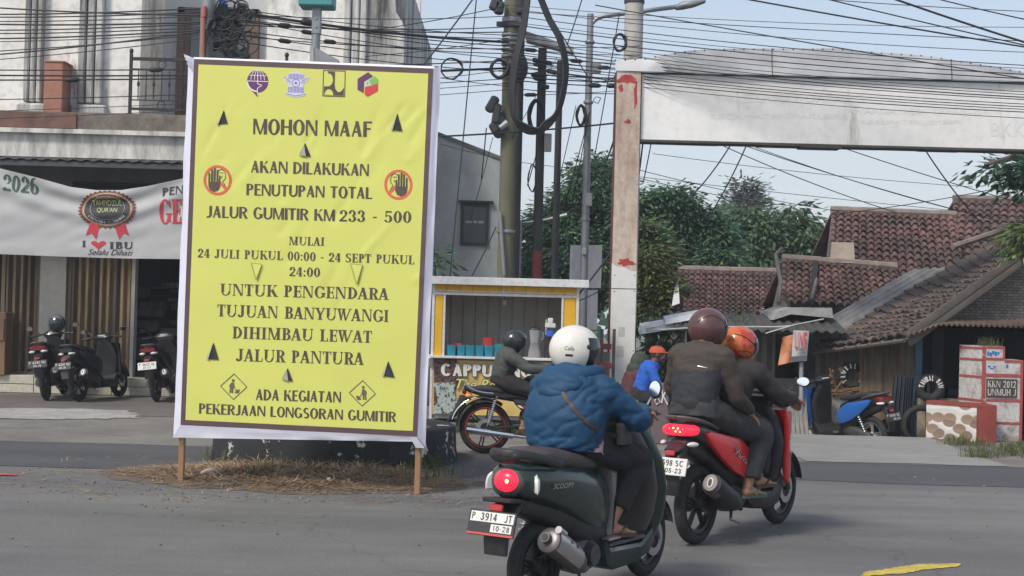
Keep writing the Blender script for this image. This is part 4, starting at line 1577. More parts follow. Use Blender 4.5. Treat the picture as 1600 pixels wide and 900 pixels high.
def mirror(parent, s, base, tip, head, r=(0.052, 0.07), yaw=0.0, chrome=True, pitch=0.42):
 mb = MB()
 mb.tube(spline([base, V(base).lerp(V(tip), 0.5) + V((0.02, 0, 0.03)), tip], 5), 0.006, 7)
 st = mb.build('mirror', m_steel if chrome else m_blackp, parent)
 rot = Matrix.Rotation(yaw, 3, 'Z') @ Matrix.Rotation(pitch, 3, 'Y')
 mb = MB()
 mb.ell(head, (0.02, r[0], r[1]), 18, 10, rot)
 mb.build('mirror_shell', m_blackp, st)
 mb = MB()
 c = V(head) + rot @ V((-0.0185, 0, 0))
 mb.lathe((0, 0, 0), [(0.0005, 0.0), (1.0, 0.0), (1.0, 0.012), (0.0005, 0.012)], 'X', 24, cap=False)
 mb.v = [tuple(c + rot @ V((p[0] * 0.5 - 0.003, p[1] * r[0] * 0.86, p[2] * r[1] * 0.86))) for p in mb.v]
 mb.build('mirror_glass', m_mir, st)

def plate(parent, c, tilt, rows, style, w=0.275, h=0.115):
 rot = Matrix.Rotation(tilt, 3, 'Y')

 def f(y, z, l=0.0):                      # y to the reader's right is -Y (seen from behind), z up
  return V(c) + rot @ V((-0.006 - l, -y, z))
 mb = MB()
 mb.bbox(c, (0.012, w, h), 0.004, rot)
 mb.mi = [0] * len(mb.f)
 o = mb.build('plate', m_plk if style != 'white' else m_plw, parent, smooth=0)
 if style == 'green':
  mb = MB()
  mb.poly([f(-w * 0.46, 0.004, 0.001), f(w * 0.46, 0.004, 0.001), f(w * 0.46, h * 0.43, 0.001), f(-w * 0.46, h * 0.43, 0.001)], 0)
  mb.poly([f(0.0, -h * 0.34, 0.001), f(w * 0.44, -h * 0.34, 0.001), f(w * 0.44, -0.004, 0.001), f(0.0, -0.004, 0.001)], 0)
  mb.poly([f(-w * 0.49, -h * 0.48, 0.001), f(w * 0.49, -h * 0.48, 0.001), f(w * 0.49, -h * 0.40, 0.001), f(-w * 0.49, -h * 0.40, 0.001)], 1)
  mb.build('plate_field', [m_plw, m_plr], o, smooth=0)
 mb = MB()
 for (s, x0, x1, z0, z1) in rows:
  letter(mb, s, lambda x, y, l: f(x, y, 0.002 + l), x0 * w, x1 * w, z0 * h, (z1 - z0) * h, T=0.16, t=0.15, serif=False, gap=0.18)
 mb.build('plate_lettering', m_plw if style == 'black' else m_plk, o, smooth=0)
 return o

def finish(root, loc, head, lean=0.0, scale=1.0):
 root.location = loc
 root.rotation_euler = (lean, 0, atan2(head[1], head[0]))
 root.scale = (scale,) * 3

def running_gear(root, wb, r, rim, rear_disc=False):
 wheel(root, 0, r, 'rear_wheel', rim, disc=rear_disc)
 wheel(root, wb, r, 'front_wheel', rim)
 mb = MB()                                                   # engine and transmission case
 mb.loft([(-0.07, 0.09, r, 0.035, 0.05), (0.05, 0.09, r + 0.01, 0.05, 0.075), (0.25, 0.085, r + 0.04, 0.055, 0.085), (0.42, 0.07, r + 0.06, 0.06, 0.09), (0.47, 0.06, r + 0.06, 0.04, 0.06)], 18)
 mb.loft([(0.22, -0.02, r + 0.03, 0.09, 0.07), (0.34, -0.02, r + 0.03, 0.12, 0.11), (0.52, -0.02, r + 0.04, 0.11, 0.10), (0.58, -0.02, r + 0.04, 0.06, 0.06)], 16, p=3)
 for k in range(6):
  mb.lathe((0.36, -0.13 - 0.006 * k, r + 0.03), [(0.075 - 0.004 * k, -0.002), (0.075 - 0.004 * k, 0.002)], 'Y', 18)
 mb.build('engine', m_gunm, root)
 mb = MB()
 mb.tube([(0.02, 0.11, r + 0.05), (0.16, 0.12, r + 0.36)], 0.014, 8)
 for k in range(9):
  p = V((0.03, 0.11, r + 0.08)).lerp(V((0.15, 0.12, r + 0.32)), k / 8)
  mb.ring(p, 0.027, 0.006, 'Z', 14, 5)
 mb.build('rear_shock', m_steel, root)

def fork(root, wb, r, top, colr=m_gunm):
 mb = MB()
 for s in (-1, 1):
  mb.tube([(top[0], s * 0.085, top[1]), (lerp(top[0], wb, 0.55), s * 0.085, lerp(top[1], r, 0.55))], 0.014, 8)
  mb.tube([(lerp(top[0], wb, 0.5), s * 0.085, lerp(top[1], r, 0.5)), (wb, s * 0.085, r)], 0.019, 8)
 mb.tube([(wb, -0.09, r), (wb, 0.09, r)], 0.012, 8)
 mb.bbox((wb - 0.08, -0.075, r + 0.06), (0.05, 0.03, 0.08), 0.008)
 mb.build('fork', colr, root)

def handlebar(root, x, z, wid, cover, gm=m_blackp):
 mb = MB()
 for s in (-1, 1):
  mb.tube(spline([(x, 0, z), (x + 0.0, s * 0.13, z + 0.01), (x - 0.05, s * wid * 0.75, z), (x - 0.075, s * (wid + 0.04), z - 0.01)], 4), 0.012, 8)
  mb.tube([(x - 0.05, s * wid * 0.72, z), (x - 0.08, s * (wid + 0.05), z - 0.012)], 0.018, 10)
  mb.ell((x - 0.081, s * (wid + 0.055), z - 0.012), (0.02, 0.012, 0.02), 10, 6)
  mb.tube(spline([(x + 0.0, s * wid * 0.6, z + 0.0), (x + 0.035, s * wid * 0.75, z - 0.005), (x + 0.0, s * (wid + 0.04), z - 0.02)], 4), 0.006, 6)
 hb = mb.build('handlebar', gm, root)
 return hb

def fender(root, x, r, a0, a1, w, m, name='front_fender', R=0.03):
 mb = MB()
 n = 16

 def f(u, v, d):
  a = radians(a0 + (a1 - a0) * u)
  y = (v - 0.5) * 2
  k = sqrt(max(0, 1 - (y * 0.95) ** 2))
  rr = r + R - 0.035 + 0.045 * k - d
  return (x + rr * cos(a), y * w, r + rr * sin(a))
 mb.grid(lambda u, v: f(u, v, 0), n, 10)
 mb.grid(lambda u, v: f(1 - u, v, 0.006), n, 10)
 mb.build(name, m, root, smooth=60)

# ---- rounded retro scooter, dark green
def retro_scooter():
 r, wb = 0.232, 1.25
 t = thing('motor_scooter', 'dark green rounded scooter with a lit oval tail light under the blue jacketed rider', 'motor scooter')
 running_gear(t, wb, r, m_rim)
 mb = MB()
 mb.loft([(-0.295, 0, 0.70, 0.06, 0.045), (-0.28, 0, 0.698, 0.09, 0.07), (-0.25, 0, 0.693, 0.115, 0.088), (-0.17, 0, 0.69, 0.143, 0.105), (-0.08, 0, 0.675, 0.162, 0.118),
    (0.08, 0, 0.645, 0.172, 0.14), (0.22, 0, 0.605, 0.176, 0.17), (0.34, 0, 0.565, 0.174, 0.19), (0.44, 0, 0.53, 0.166, 0.2), (0.52, 0, 0.50, 0.148, 0.195), (0.57, 0, 0.48, 0.11, 0.16)], 30, p=2.6)
 body = mb.build('body', m_gpaint, t, smooth=60)
 mb = MB()                                                  # bright model lettering on the flank
 fl = lambda x, y, l: V((x, -0.1795 - l - 0.006 * (x - 0.06), y))
 for s in (-1, 1):
  fletter(mb, 'SCOOPY', lambda x, y, l: V((x if s < 0 else 0.06 - (x + 0.11), s * (0.1635 + 0.1 * (x + 0.11) * (1 if s < 0 else 0) + 0.006), y - 0.03 * x)), -0.11, 0.07, 0.652, 0.678, 0, shear=0.3)
 mb.build('lettering', m_badge, body, smooth=0)
 mb = MB()                                                  # dark under-body between wheel and panels
 mb.loft([(-0.24, 0, 0.58, 0.07, 0.05), (-0.05, 0, 0.54, 0.085, 0.07), (0.2, 0, 0.47, 0.12, 0.1), (0.42, 0, 0.38, 0.14, 0.14), (0.52, 0, 0.34, 0.14, 0.13)], 18, p=3)
 mb.build('under_body', m_blackp, t)
 mb = MB()                                                  # floor and its skirts
 mb.puff([(0.45, 0.33), (0.50, 0.29), (0.86, 0.275), (1.0, 0.34), (1.04, 0.27), (1.0, 0.19), (0.86, 0.145), (0.62, 0.14), (0.5, 0.18), (0.44, 0.25)], lambda x, z: 0.155 + 0.03 * smooth01((z - 0.14) / 0.1), 0.03)
 mb.build('skirt', m_gpaint, t)
 mb = MB()
 mb.bbox((0.70, 0, 0.297), (0.42, 0.36, 0.022), 0.008)
 for k in range(7):
  mb.bbox((0.55 + 0.05 * k, 0, 0.311), (0.02, 0.30, 0.008), 0.003)
 mb.build('floorboard', m_greyp, t)
 mb = MB()                                                  # leg shield: outer skin
 mb.loft([(0.20, 1.02, 0, 0.05, 0.10), (0.28, 1.06, 0, 0.06, 0.16), (0.40, 1.07, 0, 0.06, 0.205), (0.56, 1.05, 0, 0.055, 0.235), (0.72, 1.01, 0, 0.055, 0.225), (0.86, 0.955, 0, 0.06, 0.175), (0.95, 0.92, 0, 0.065, 0.12), (0.99, 0.905, 0, 0.05, 0.09)], 28, 'Z', p=2.5)
 mb.build('leg_shield', m_gpaint, t)
 mb = MB()                                                  # grey inner lining towards the rider
 mb.loft([(0.29, 0.965, 0, 0.035, 0.14), (0.42, 0.99, 0, 0.04, 0.185), (0.56, 0.975, 0, 0.04, 0.215), (0.72, 0.935, 0, 0.04, 0.205), (0.86, 0.885, 0, 0.045, 0.15), (0.93, 0.865, 0, 0.035, 0.10)], 24, 'Z', p=3)
 mb.build('inner_panel', mat('inner_panel_grey', (0.075, 0.068, 0.062), 0.6, var=0.12, vscale=5, dirt=0.12), t)
 mb = MB()                                                  # silver strut below the seat's nose
 mb.puff([(0.52, 0.70), (0.60, 0.69), (0.585, 0.42), (0.555, 0.33), (0.52, 0.34), (0.545, 0.52)], 0.165, 0.03)
 mb.build('seat_post_cover', mat('panel_silver', (0.16, 0.155, 0.15), 0.4, metal=0.4, var=0.1, dirt=0.1), t)
 mb = MB()
 mb.loft([(0.80, 0.90, 0, 0.06, 0.10), (0.94, 0.905, 0, 0.075, 0.12), (1.00, 0.905, 0, 0.085, 0.13), (1.05, 0.90, 0, 0.075, 0.11), (1.085, 0.89, 0, 0.03, 0.05)], 22, 'Z', p=2.4)
 mb.build('headlight_cowl', m_gpaint, t)
 mb = MB()
 mb.ell((0.985, 0, 1.0), (0.03, 0.075, 0.07), 20, 12)
 mb.build('headlight', m_lens, t)
 mb = MB()
 mb.bbox((0.86, 0, 1.065), (0.07, 0.15, 0.03), 0.012, Matrix.Rotation(-0.5, 3, 'Y'))
 mb.build('instrument_cluster', m_chrome, t)
 handlebar(t, 0.88, 1.01, 0.225, None)
 for s in (-1, 1):
  mirror(t, s, (0.89, s * 0.17, 1.02), (0.895, s * 0.225, 1.09), (0.88, s * 0.235, 1.125), (0.037, 0.053), yaw=0.1 if s < 0 else -0.1, pitch=0.2)
 fork(t, wb, r, (1.06, 0.62))
 fender(t, wb, r, 15, 168, 0.075, m_gpaint)
 mb = MB()                                                  # seat
 mb.loft([(-0.22, 0, 0.805, 0.06, 0.012), (-0.19, 0, 0.805, 0.10, 0.03), (-0.10, 0, 0.81, 0.134, 0.046), (0.05, 0, 0.795, 0.152, 0.052), (0.22, 0, 0.765, 0.152, 0.048), (0.40, 0, 0.745, 0.13, 0.045), (0.54, 0, 0.73, 0.09, 0.035), (0.58, 0, 0.72, 0.05, 0.02)], 24, p=3)
 mb.build('seat', m_seatb, t, smooth=60)
 mb = MB()                                                  # grab rail
 for s in (-1, 1):
  mb.tube(spline([(-0.02, s * 0.165, 0.775), (-0.14, s * 0.155, 0.80), (-0.25, s * 0.115, 0.83), (-0.315, s * 0.05, 0.84), (-0.325, 0, 0.84)], 5), [(0.022, 0.014)] * 21, 8)
 mb.ell((-0.305, 0, 0.825), (0.03, 0.09, 0.04), 16, 8)
 mb.build('grab_rail', m_blackp, t)
 mb = MB()                                                  # tail light with its bezel
 mb.ell((-0.265, 0, 0.695), (0.055, 0.098, 0.078), 24, 12)
 mb.build('tail_bezel', m_greyp, t)
 mb = MB()
 mb.ell((-0.285, -0.005, 0.70), (0.05, 0.074, 0.060), 24, 14)
 tl = mb.build('tail_light', m_tail, t)
 mb = MB()
 mb.ell((-0.330, -0.028, 0.703), (0.008, 0.010, 0.010), 10, 6)
 mb.build('lamp_filament', m_led, tl)
 for s in (-1, 1):
  mb = MB()
  rot = Matrix.Rotation(s * 0.85, 3, 'Z') @ Matrix.Rotation(-s * 0.35, 3, 'X')
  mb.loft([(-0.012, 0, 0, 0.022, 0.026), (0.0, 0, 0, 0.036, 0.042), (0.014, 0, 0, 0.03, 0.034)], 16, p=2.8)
  mb.v = [tuple(rot @ V((-p[0], p[1] + p[2] * 0.5 * s * -1, p[2])) + V((-0.215, s * 0.134, 0.685))) for p in mb.v]
  mb.build('turn_signal', m_lens, t)
 mb = MB()                                                  # rear mudguard and plate bracket
 mb.loft([(0.70 - 0.1, -0.22, 0, 0.05, 0.085), (0.56, -0.27, 0, 0.035, 0.075), (0.50, -0.335, 0, 0.03, 0.07), (0.42, -0.37, 0, 0.022, 0.07), (0.34, -0.37, 0, 0.014, 0.065)], 18, 'Z', p=4)
 mb.bbox((-0.315, 0, 0.605), (0.13, 0.17, 0.022), 0.008, Matrix.Rotation(0.1, 3, 'Y'))
 mb.build('rear_fender', m_blackp, t)
 mb = MB()
 mb.bbox((-0.375, 0.0, 0.573), (0.02, 0.075, 0.036), 0.006, Matrix.Rotation(0.25, 3, 'Y'))
 mb.build('reflector', m_refl, t)
 plate(t, (-0.412, 0, 0.50), 0.3, [('P', -0.43, -0.36, 0.09, 0.38), ('3914', -0.24, 0.10, 0.09, 0.38), ('JT', 0.27, 0.42, 0.09, 0.38), ('10-28', 0.05, 0.40, -0.29, -0.08)], 'green', h=0.125)
 mb = MB()                                                  # muffler with its bright guard
 pth = spline([(0.40, -0.10, 0.20), (0.24, -0.155, 0.20), (0.17, -0.165, 0.235), (0.02, -0.172, 0.32), (-0.13, -0.175, 0.395), (-0.165, -0.175, 0.412)], 5)
 n = len(pth)
 rad = [0.018 if i < 7 else (0.018 + 0.047 * smooth01((i - 7) / 5)) * (1 if i < n - 4 else 1 - 0.14 * (i - n + 4)) for i in range(n)]
 mb.tube(pth, rad, 18)
 mb.tube([(-0.15, -0.175, 0.405), (-0.195, -0.175, 0.427)], [0.028, 0.026], 14)
 mu = mb.build('muffler', m_muff, t)
 mb = MB()
 mb.tube([(-0.194, -0.175, 0.4265), (-0.198, -0.175, 0.4285)], [0.019, 0.019], 14)
 mb.build('muffler_outlet', m_plk, mu)
 mb = MB()
 ax0, ax1 = V((-0.155, -0.175, 0.408)), V((0.10, -0.169, 0.278))
 d = (ax1 - ax0).normalized()
 up = V((0, 0, 1))
 up = (up - d * up.dot(d)).normalized()
 sd_ = d.cross(up)

 def shf(u, v):
  a = radians(-42 + 128 * v)
  rr = 0.071 + 0.006 * sin(pi * u)
  wv = 1.0
  return ax0.lerp(ax1, u) + (sd_ * cos(a) + up * sin(a)) * rr
 mb.grid(shf, 14, 12)
 mb.grid(lambda u, v: shf(1 - u, v) * 0.5 + (ax0.lerp(ax1, 1 - u)) * 0.5 + (shf(1 - u, v) - ax0.lerp(ax1, 1 - u)) * 0.42, 14, 12)
 mb.tube([ax0 + (sd_ * 0.5 + up * 0.6) * 0.075 * 1.2 - d * 0.01, ax0 + (sd_ * 0.5 + up * 0.6) * 0.093 + d * 0.06], [0.02, 0.018], 10)
 mb.build('heat_shield', m_steel, mu)
 for k in (0.42, 0.66):
  mb = MB()
  a = radians(30)
  c = ax0.lerp(ax1, k) + (sd_ * cos(a) + up * sin(a)) * 0.0775
  mb.lathe((0, 0, 0), [(0.0005, 0.001), (0.012, 0.001), (0.012, 0.0), (0.0005, 0.0)], 'Z', 12, cap=False)
  q = (sd_ * cos(a) + up * sin(a)).to_track_quat('Z', 'Y').to_matrix()
  mb.v = [tuple(q @ V((p[0] * (1.6 if k > 0.5 else 0.8), p[1] * 0.9, p[2])) + c) for p in mb.v]
  mb.build('shield_slot', m_plk, mu)
 mb = MB()                                                  # passenger peg and stand
 mb.bbox((0.50, -0.18, 0.335), (0.13, 0.05, 0.014), 0.005)
 mb.tube([(0.36, -0.06, 0.2), (0.30, -0.10, 0.13), (0.36, -0.14, 0.12)], 0.012, 8)
 mb.build('stand', m_steel, t)
 return t

gh = V((0.535, 0.845, 0)).normalized()
g_scoot = retro_scooter()
finish(g_scoot, (0.152, 7.285, 0.004), gh)

# ---- sharp-edged scooter
def sport_scooter(label, group, paint, lit=False, rim=m_rim, vario=False, plate_rows=None, plate_style='black', light=True, name='motor_scooter'):
 r, wb = 0.268, 1.28
 t = thing(name, label, 'motor scooter', group=group)
 running_gear(t, wb, r, rim)
 mb = MB()                                                  # dark core of the tail
 mb.loft([(-0.28, 0, 0.80, 0.05, 0.03), (-0.24, 0, 0.79, 0.085, 0.055), (-0.12, 0, 0.765, 0.115, 0.075), (0.05, 0, 0.715, 0.135, 0.095), (0.2, 0, 0.64, 0.145, 0.13), (0.36, 0, 0.56, 0.145, 0.17), (0.48, 0, 0.51, 0.13, 0.18), (0.54, 0, 0.49, 0.09, 0.15)], 24, p=3)
 mb.build('body', m_kpaint, t)
 pan = [(-0.13, 0.76), (-0.08, 0.775), (0.27, 0.715), (0.42, 0.63), (0.48, 0.55), (0.45, 0.42), (0.36, 0.43), (0.2, 0.49), (0.06, 0.585), (-0.08, 0.70)]
 for s in (-1, 1):
  mb = MB()
  o0 = mb.mark()
  mb.puff(pan, 0.022, 0.016)
  mb.v = [(x, s * (0.118 + 0.05 * smooth01((x + 0.15) / 0.45)) + y, z) for x, y, z in mb.v]
  sp = mb.build('side_panel', paint, t)
  if vario and s < 0:
   mb = MB()
   yy = lambda x: -(0.118 + 0.05 * smooth01((x + 0.15) / 0.45)) - 0.0245
   fletter(mb, 'Vario', lambda x, y, l: V((x, yy(x), y - 0.55 * (x - 0.18))), 0.20, 0.36, 0.622, 0.668, 0, shear=0.4, mi=0)
   fletter(mb, 'Vario', lambda x, y, l: V((x, yy(x) - 0.001, y - 0.55 * (x - 0.18))), 0.196, 0.356, 0.626, 0.671, 0, shear=0.4, mi=1)
   mb.build('lettering', [m_decal, m_plk], sp, smooth=0)
 mb = MB()
 mb.loft([(-0.22, 0, 0.68, 0.06, 0.05), (0.0, 0, 0.62, 0.085, 0.07), (0.2, 0, 0.52, 0.12, 0.1), (0.42, 0, 0.40, 0.14, 0.13), (0.5, 0, 0.36, 0.12, 0.12)], 16, p=3)
 mb.build('under_body', m_blackp, t)
 mb = MB()                                                  # floor
 mb.puff([(0.44, 0.40), (0.50, 0.33), (0.84, 0.305), (1.0, 0.42), (1.02, 0.30), (0.96, 0.2), (0.78, 0.175), (0.55, 0.2), (0.44, 0.27)], 0.165, 0.025)
 mb.build('floorboard', m_blackp, t)
 mb = MB()                                                  # inner leg shield
 mb.loft([(0.33, 0.96, 0, 0.05, 0.13), (0.5, 0.985, 0, 0.06, 0.17), (0.66, 0.975, 0, 0.06, 0.18), (0.80, 0.94, 0, 0.06, 0.15), (0.93, 0.90, 0, 0.05, 0.08)], 22, 'Z', p=3)
 mb.build('inner_panel', m_blackp, t)
 ap = [(0.94, 0.875), (1.06, 0.86), (1.20, 0.79), (1.335, 0.69), (1.30, 0.655), (1.20, 0.60), (1.185, 0.52), (1.10, 0.42), (1.03, 0.335), (0.995, 0.36), (0.985, 0.5), (1.0, 0.64), (0.985, 0.76)]
 for s in (-1, 1):
  mb = MB()
  mb.puff(ap, 0.02, 0.016)
  mb.v = [(x, s * (0.185 - 0.15 * smooth01((x - 1.02) / 0.36)) + y, z) for x, y, z in mb.v]
  fp = mb.build('front_panel', paint, t)
  mb = MB()
  for q in ([(1.02, 0.665), (1.09, 0.675), (1.17, 0.655), (1.165, 0.642), (1.09, 0.655), (1.03, 0.64)], [(1.04, 0.64), (1.06, 0.62), (1.10, 0.53), (1.085, 0.52), (1.045, 0.60)]):
   mb.poly([(x, s * (0.185 - 0.15 * smooth01((x - 1.02) / 0.36) + 0.0225), z) for x, z in q])
  mb.build('decal', m_decal if vario else m_greyp, fp, smooth=0)
 mb = MB()                                                  # nose between the panels
 mb.loft([(0.52, 1.12, 0, 0.06, 0.10), (0.64, 1.21, 0, 0.07, 0.10), (0.70, 1.24, 0, 0.075, 0.09), (0.80, 1.14, 0, 0.07, 0.11), (0.87, 1.04, 0, 0.05, 0.12)], 20, 'Z', p=3)
 mb.build('nose', paint, t)
 mb = MB()
 mb.bbox((1.285, 0, 0.70), (0.05, 0.12, 0.06), 0.015, Matrix.Rotation(-0.5, 3, 'Y'))
 mb.build('headlight', m_lens, t)
 mb = MB()                                                  # handlebar cover with a small visor
 mb.loft([(0.84, 0.93, 0, 0.05, 0.07), (0.92, 0.915, 0, 0.06, 0.12), (0.97, 0.91, 0, 0.07, 0.16), (1.01, 0.92, 0, 0.06, 0.12), (1.04, 0.95, 0, 0.03, 0.06)], 20, 'Z', p=2.6)
 mb.build('handlebar_cover', m_kpaint, t)
 mb = MB()
 mb.bbox((0.862, 0, 0.985), (0.015, 0.13, 0.05), 0.006, Matrix.Rotation(-0.6, 3, 'Y'))
 mb.build('instrument_cluster', m_lens if not vario else m_blackp, t)
 handlebar(t, 0.92, 0.97, 0.27, None)
 for s in (-1, 1):
  mirror(t, s, (0.92, s * 0.2, 0.98), (0.95, s * 0.315, 1.07), (0.93, s * 0.345, 1.085), (0.052, 0.036), yaw=0.1 if s < 0 else -0.1, chrome=False, pitch=0.2 if vario else -0.35)
 fork(t, wb, r, (1.08, 0.68))
 fender(t, wb, r, 10, 160, 0.07, paint if not vario else m_blackp)
 mb = MB()
 mb.loft([(-0.25, 0, 0.845, 0.05, 0.012), (-0.2, 0, 0.845, 0.09, 0.025), (0.0, 0, 0.83, 0.125, 0.038), (0.15, 0, 0.80, 0.135, 0.04), (0.3, 0, 0.77, 0.135, 0.042), (0.46, 0, 0.755, 0.10, 0.038), (0.55, 0, 0.74, 0.05, 0.02)], 22, p=3)
 mb.build('seat', m_seat, t, smooth=60)
 mb = MB()
 for s in (-1, 1):
  mb.tube(spline([(0.02, s * 0.135, 0.79), (-0.14, s * 0.125, 0.835), (-0.27, s * 0.08, 0.865), (-0.30, 0, 0.87)], 5), [(0.013, 0.016)] * 16, 8)
 mb.build('grab_rail', m_greyp, t)
 mb = MB()                                                  # wide tail light
 mb.loft([(-0.305, 0, 0.785, 0.085, 0.026), (-0.285, 0, 0.785, 0.112, 0.038), (-0.22, 0, 0.785, 0.12, 0.042), (-0.16, 0, 0.78, 0.1, 0.04)], 22, p=3)
 tl = mb.build('tail_light', m_tail if lit else m_lensr, t)
 if lit:
  mb = MB()
  for k, (y, z) in enumerate(((0.05, 0.796), (0.02, 0.799), (-0.015, 0.797), (-0.05, 0.793), (-0.03, 0.776), (0.0, 0.777), (-0.075, 0.782), (0.06, 0.778))):
   mb.ell((-0.309 + 0.010 * abs(y) / 0.06, y, z), (0.005, 0.007, 0.0055), 8, 5)
  mb.build('light_dots', m_led, tl)
 for s in (-1, 1):
  mb = MB()
  rot = Matrix.Rotation(s * 0.35, 3, 'Z')
  mb.ell((-0.27, s * 0.11, 0.695 if vario else 0.735), (0.05, 0.022, 0.018), 14, 8, rot)
  if not vario:
   mb.ell((-0.285, s * 0.075, 0.735), (0.03, 0.04, 0.022), 14, 8, rot)
  mb.build('turn_signal', m_lens, t)
 mb = MB()
 mb.loft([(0.72, -0.21, 0, 0.05, 0.07), (0.64, -0.29, 0, 0.045, 0.062), (0.56, -0.345, 0, 0.03, 0.06), (0.44, -0.36, 0, 0.02, 0.062), (0.36, -0.35, 0, 0.012, 0.06)], 18, 'Z', p=4)
 mb.loft([(-0.36, 0, 0.655, 0.055, 0.012), (-0.28, 0, 0.68, 0.07, 0.025), (-0.12, 0, 0.70, 0.06, 0.03)], 12, p=3)
 mb.build('rear_fender', m_blackp, t)
 mb = MB()
 mb.bbox((-0.375, 0, 0.64), (0.02, 0.07, 0.034), 0.006, Matrix.Rotation(0.2, 3, 'Y'))
 mb.build('reflector', m_refl, t)
 plate(t, (-0.40, 0, 0.555), 0.28, plate_rows or [('P 5598', -0.42, 0.12, 0.04, 0.36), ('SC', 0.2, 0.42, 0.04, 0.36), ('05-23', -0.05, 0.38, -0.36, -0.10)], plate_style)
 mb = MB()                                                  # muffler
 pth = spline([(0.46, -0.10, 0.22), (0.36, -0.15, 0.22), (0.26, -0.165, 0.26), (0.08, -0.175, 0.335), (-0.09, -0.18, 0.415), (-0.13, -0.18, 0.432)], 5)
 n = len(pth)
 mb.tube(pth, [0.017 if i < 7 else (0.017 + 0.055 * smooth01((i - 7) / 6)) * (1 if i < n - 3 else 0.97) for i in range(n)], 16)
 mu = mb.build('muffler', m_blackp, t)
 mb = MB()
 a, b = V((-0.06, -0.18, 0.40)), V((-0.152, -0.182, 0.444))
 mb.tube([a, a.lerp(b, 0.5), b], [(0.074, 0.066), (0.076, 0.068), (0.058, 0.05)], 16, up=(0, 0, 1))
 mb.build('muffler_cap', m_muff if vario else m_gunm, mu)
 mb = MB()
 q = (b - a).normalized()
 mb.tube([b + q * 0.001, b + q * 0.004], [(0.036, 0.022)] * 2, 14)
 mb.build('muffler_trim', m_steel, mu)
 mb = MB()
 mb.tube([b + q * 0.004, b + q * 0.006], [(0.027, 0.013)] * 2, 14)
 mb.build('muffler_outlet', m_plk, mu)
 mb = MB()
 mb.tube([(0.40, -0.06, 0.22), (0.28, -0.12, 0.15), (0.33, -0.16, 0.13)], 0.012, 8)
 mb.bbox((0.5, -0.19, 0.30), (0.09, 0.05, 0.018), 0.006)
 mb.bbox((0.5, 0.19, 0.30), (0.09, 0.05, 0.018), 0.006)
 mb.build('stand', m_steel, t)
 return t

rh = V((0.585, 0.811, 0)).normalized()
r_scoot = sport_scooter('red and black scooter with a lit wide tail light, carrying two riders', None, m_rpaint, lit=True, vario=True, plate_style='white')
finish(r_scoot, (1.282, 9.53, 0.004), rh)

PG = 'scooters parked in front of the shop house'
pk = sport_scooter('black scooter with a helmet on its mirror parked before the pale pillar', PG, m_kpaint, plate_style='black', plate_rows=[('P 4241', -0.42, 0.14, 0.04, 0.36), ('NU', 0.22, 0.42, 0.04, 0.36), ('04-26', -0.2, 0.2, -0.36, -0.10)])
p0, p1 = G(73, 626), G(104, 616)
pk_dir = (p1 - p0).normalized()
finish(pk, (p0.x, p0.y, 0.006), pk_dir, lean=radians(-7))
pk2 = copy_tree(pk)
pk2['label'] = 'black scooter with handlebar turned and rear mudguard dented, parked before the ochre shutter'
p0, p1 = G(124, 628), G(183, 621)
finish(pk2, (p0.x, p0.y, 0.006), (p1 - p0).normalized(), lean=radians(-7), scale=0.97)
pk3 = copy_tree(pk)
pk3['label'] = 'black scooter with white number plate parked before the dark open doorway'
p0, p1 = G(245, 628), G(276, 619)
finish(pk3, (p0.x, p0.y, 0.006), (p1 - p0).normalized(), lean=radians(-7))
for ch in list(pk3.children):
 if ch.name.startswith('plate'):
  for c2 in list(ch.children):
   bpy.data.objects.remove(c2)
  bpy.data.objects.remove(ch)
plate(pk3, (-0.40, 0, 0.555), 0.28, [('P 3622', -0.42, 0.14, 0.04, 0.36), ('QL', 0.22, 0.42, 0.04, 0.36), ('07-27', -0.2, 0.2, -0.36, -0.10)], 'white')
for o_, nm_, m_ in ((pk2, 'rear_fender', m_greyp), (pk2, 'tail_light', m_kpaint), (pk3, 'handlebar_cover', m_muff), (pk3, 'side_panel', m_gpaint), (pk3, 'front_panel', m_gpaint)):
 for ch in o_.children:                                       # the copies differ in a few panels
  if ch.name.startswith(nm_):
   ch.material_slots[0].link = 'OBJECT'
   ch.material_slots[0].material = m_
pk2['label'] = 'middle black scooter of the parked row, standing broadside before the ochre shutter'
bl = sport_scooter('blue and black scooter with a pale seat parked on the low yard by the leaning dark sheets', None, m_bpaint, rim=m_rims, plate_style='black')

# ------------------------------------------------------------------ people
m_skin = mat('skin_brown', (0.33, 0.175, 0.11), 0.55, var=0.12, vscale=9, bump=0.12, bscale=150)
m_skind = mat('skin_dark', (0.085, 0.05, 0.038), 0.55, var=0.12, vscale=9)
m_hair = mat('hair_black', (0.012, 0.011, 0.011), 0.5, var=0.3, vscale=30)
m_visor = mat('visor_smoked', (0.012, 0.014, 0.016), 0.12, coat=0.8)
m_liner = mat('helmet_liner', (0.02, 0.02, 0.022), 0.9)
m_cloth_blue = mat('jacket_blue', (0.004, 0.050, 0.118), 0.7, var=0.10, vscale=3, bump=0.1, bscale=140)
m_cloth_char = mat('cloth_charcoal', (0.028, 0.029, 0.031), 0.85, var=0.18, vscale=4, bump=0.2, bscale=200)
m_trous = mat('trousers_black', (0.020, 0.017, 0.019), 0.85, var=0.2, vscale=5, bump=0.2, bscale=180)
m_trous_g = mat('trousers_grey', (0.040, 0.040, 0.042), 0.85, var=0.18, vscale=5, bump=0.2, bscale=180)
m_yoke = mat('jacket_brown', (0.054, 0.042, 0.033), 0.8, var=0.12, vscale=4, bump=0.15, bscale=180)
m_navyj = mat('jacket_dark_navy', (0.025, 0.027, 0.033), 0.8, var=0.12, vscale=4, bump=0.15, bscale=180)
m_darkj = mat('jacket_brown_black', (0.027, 0.022, 0.022), 0.8, var=0.15, vscale=4, bump=0.15, bscale=180)
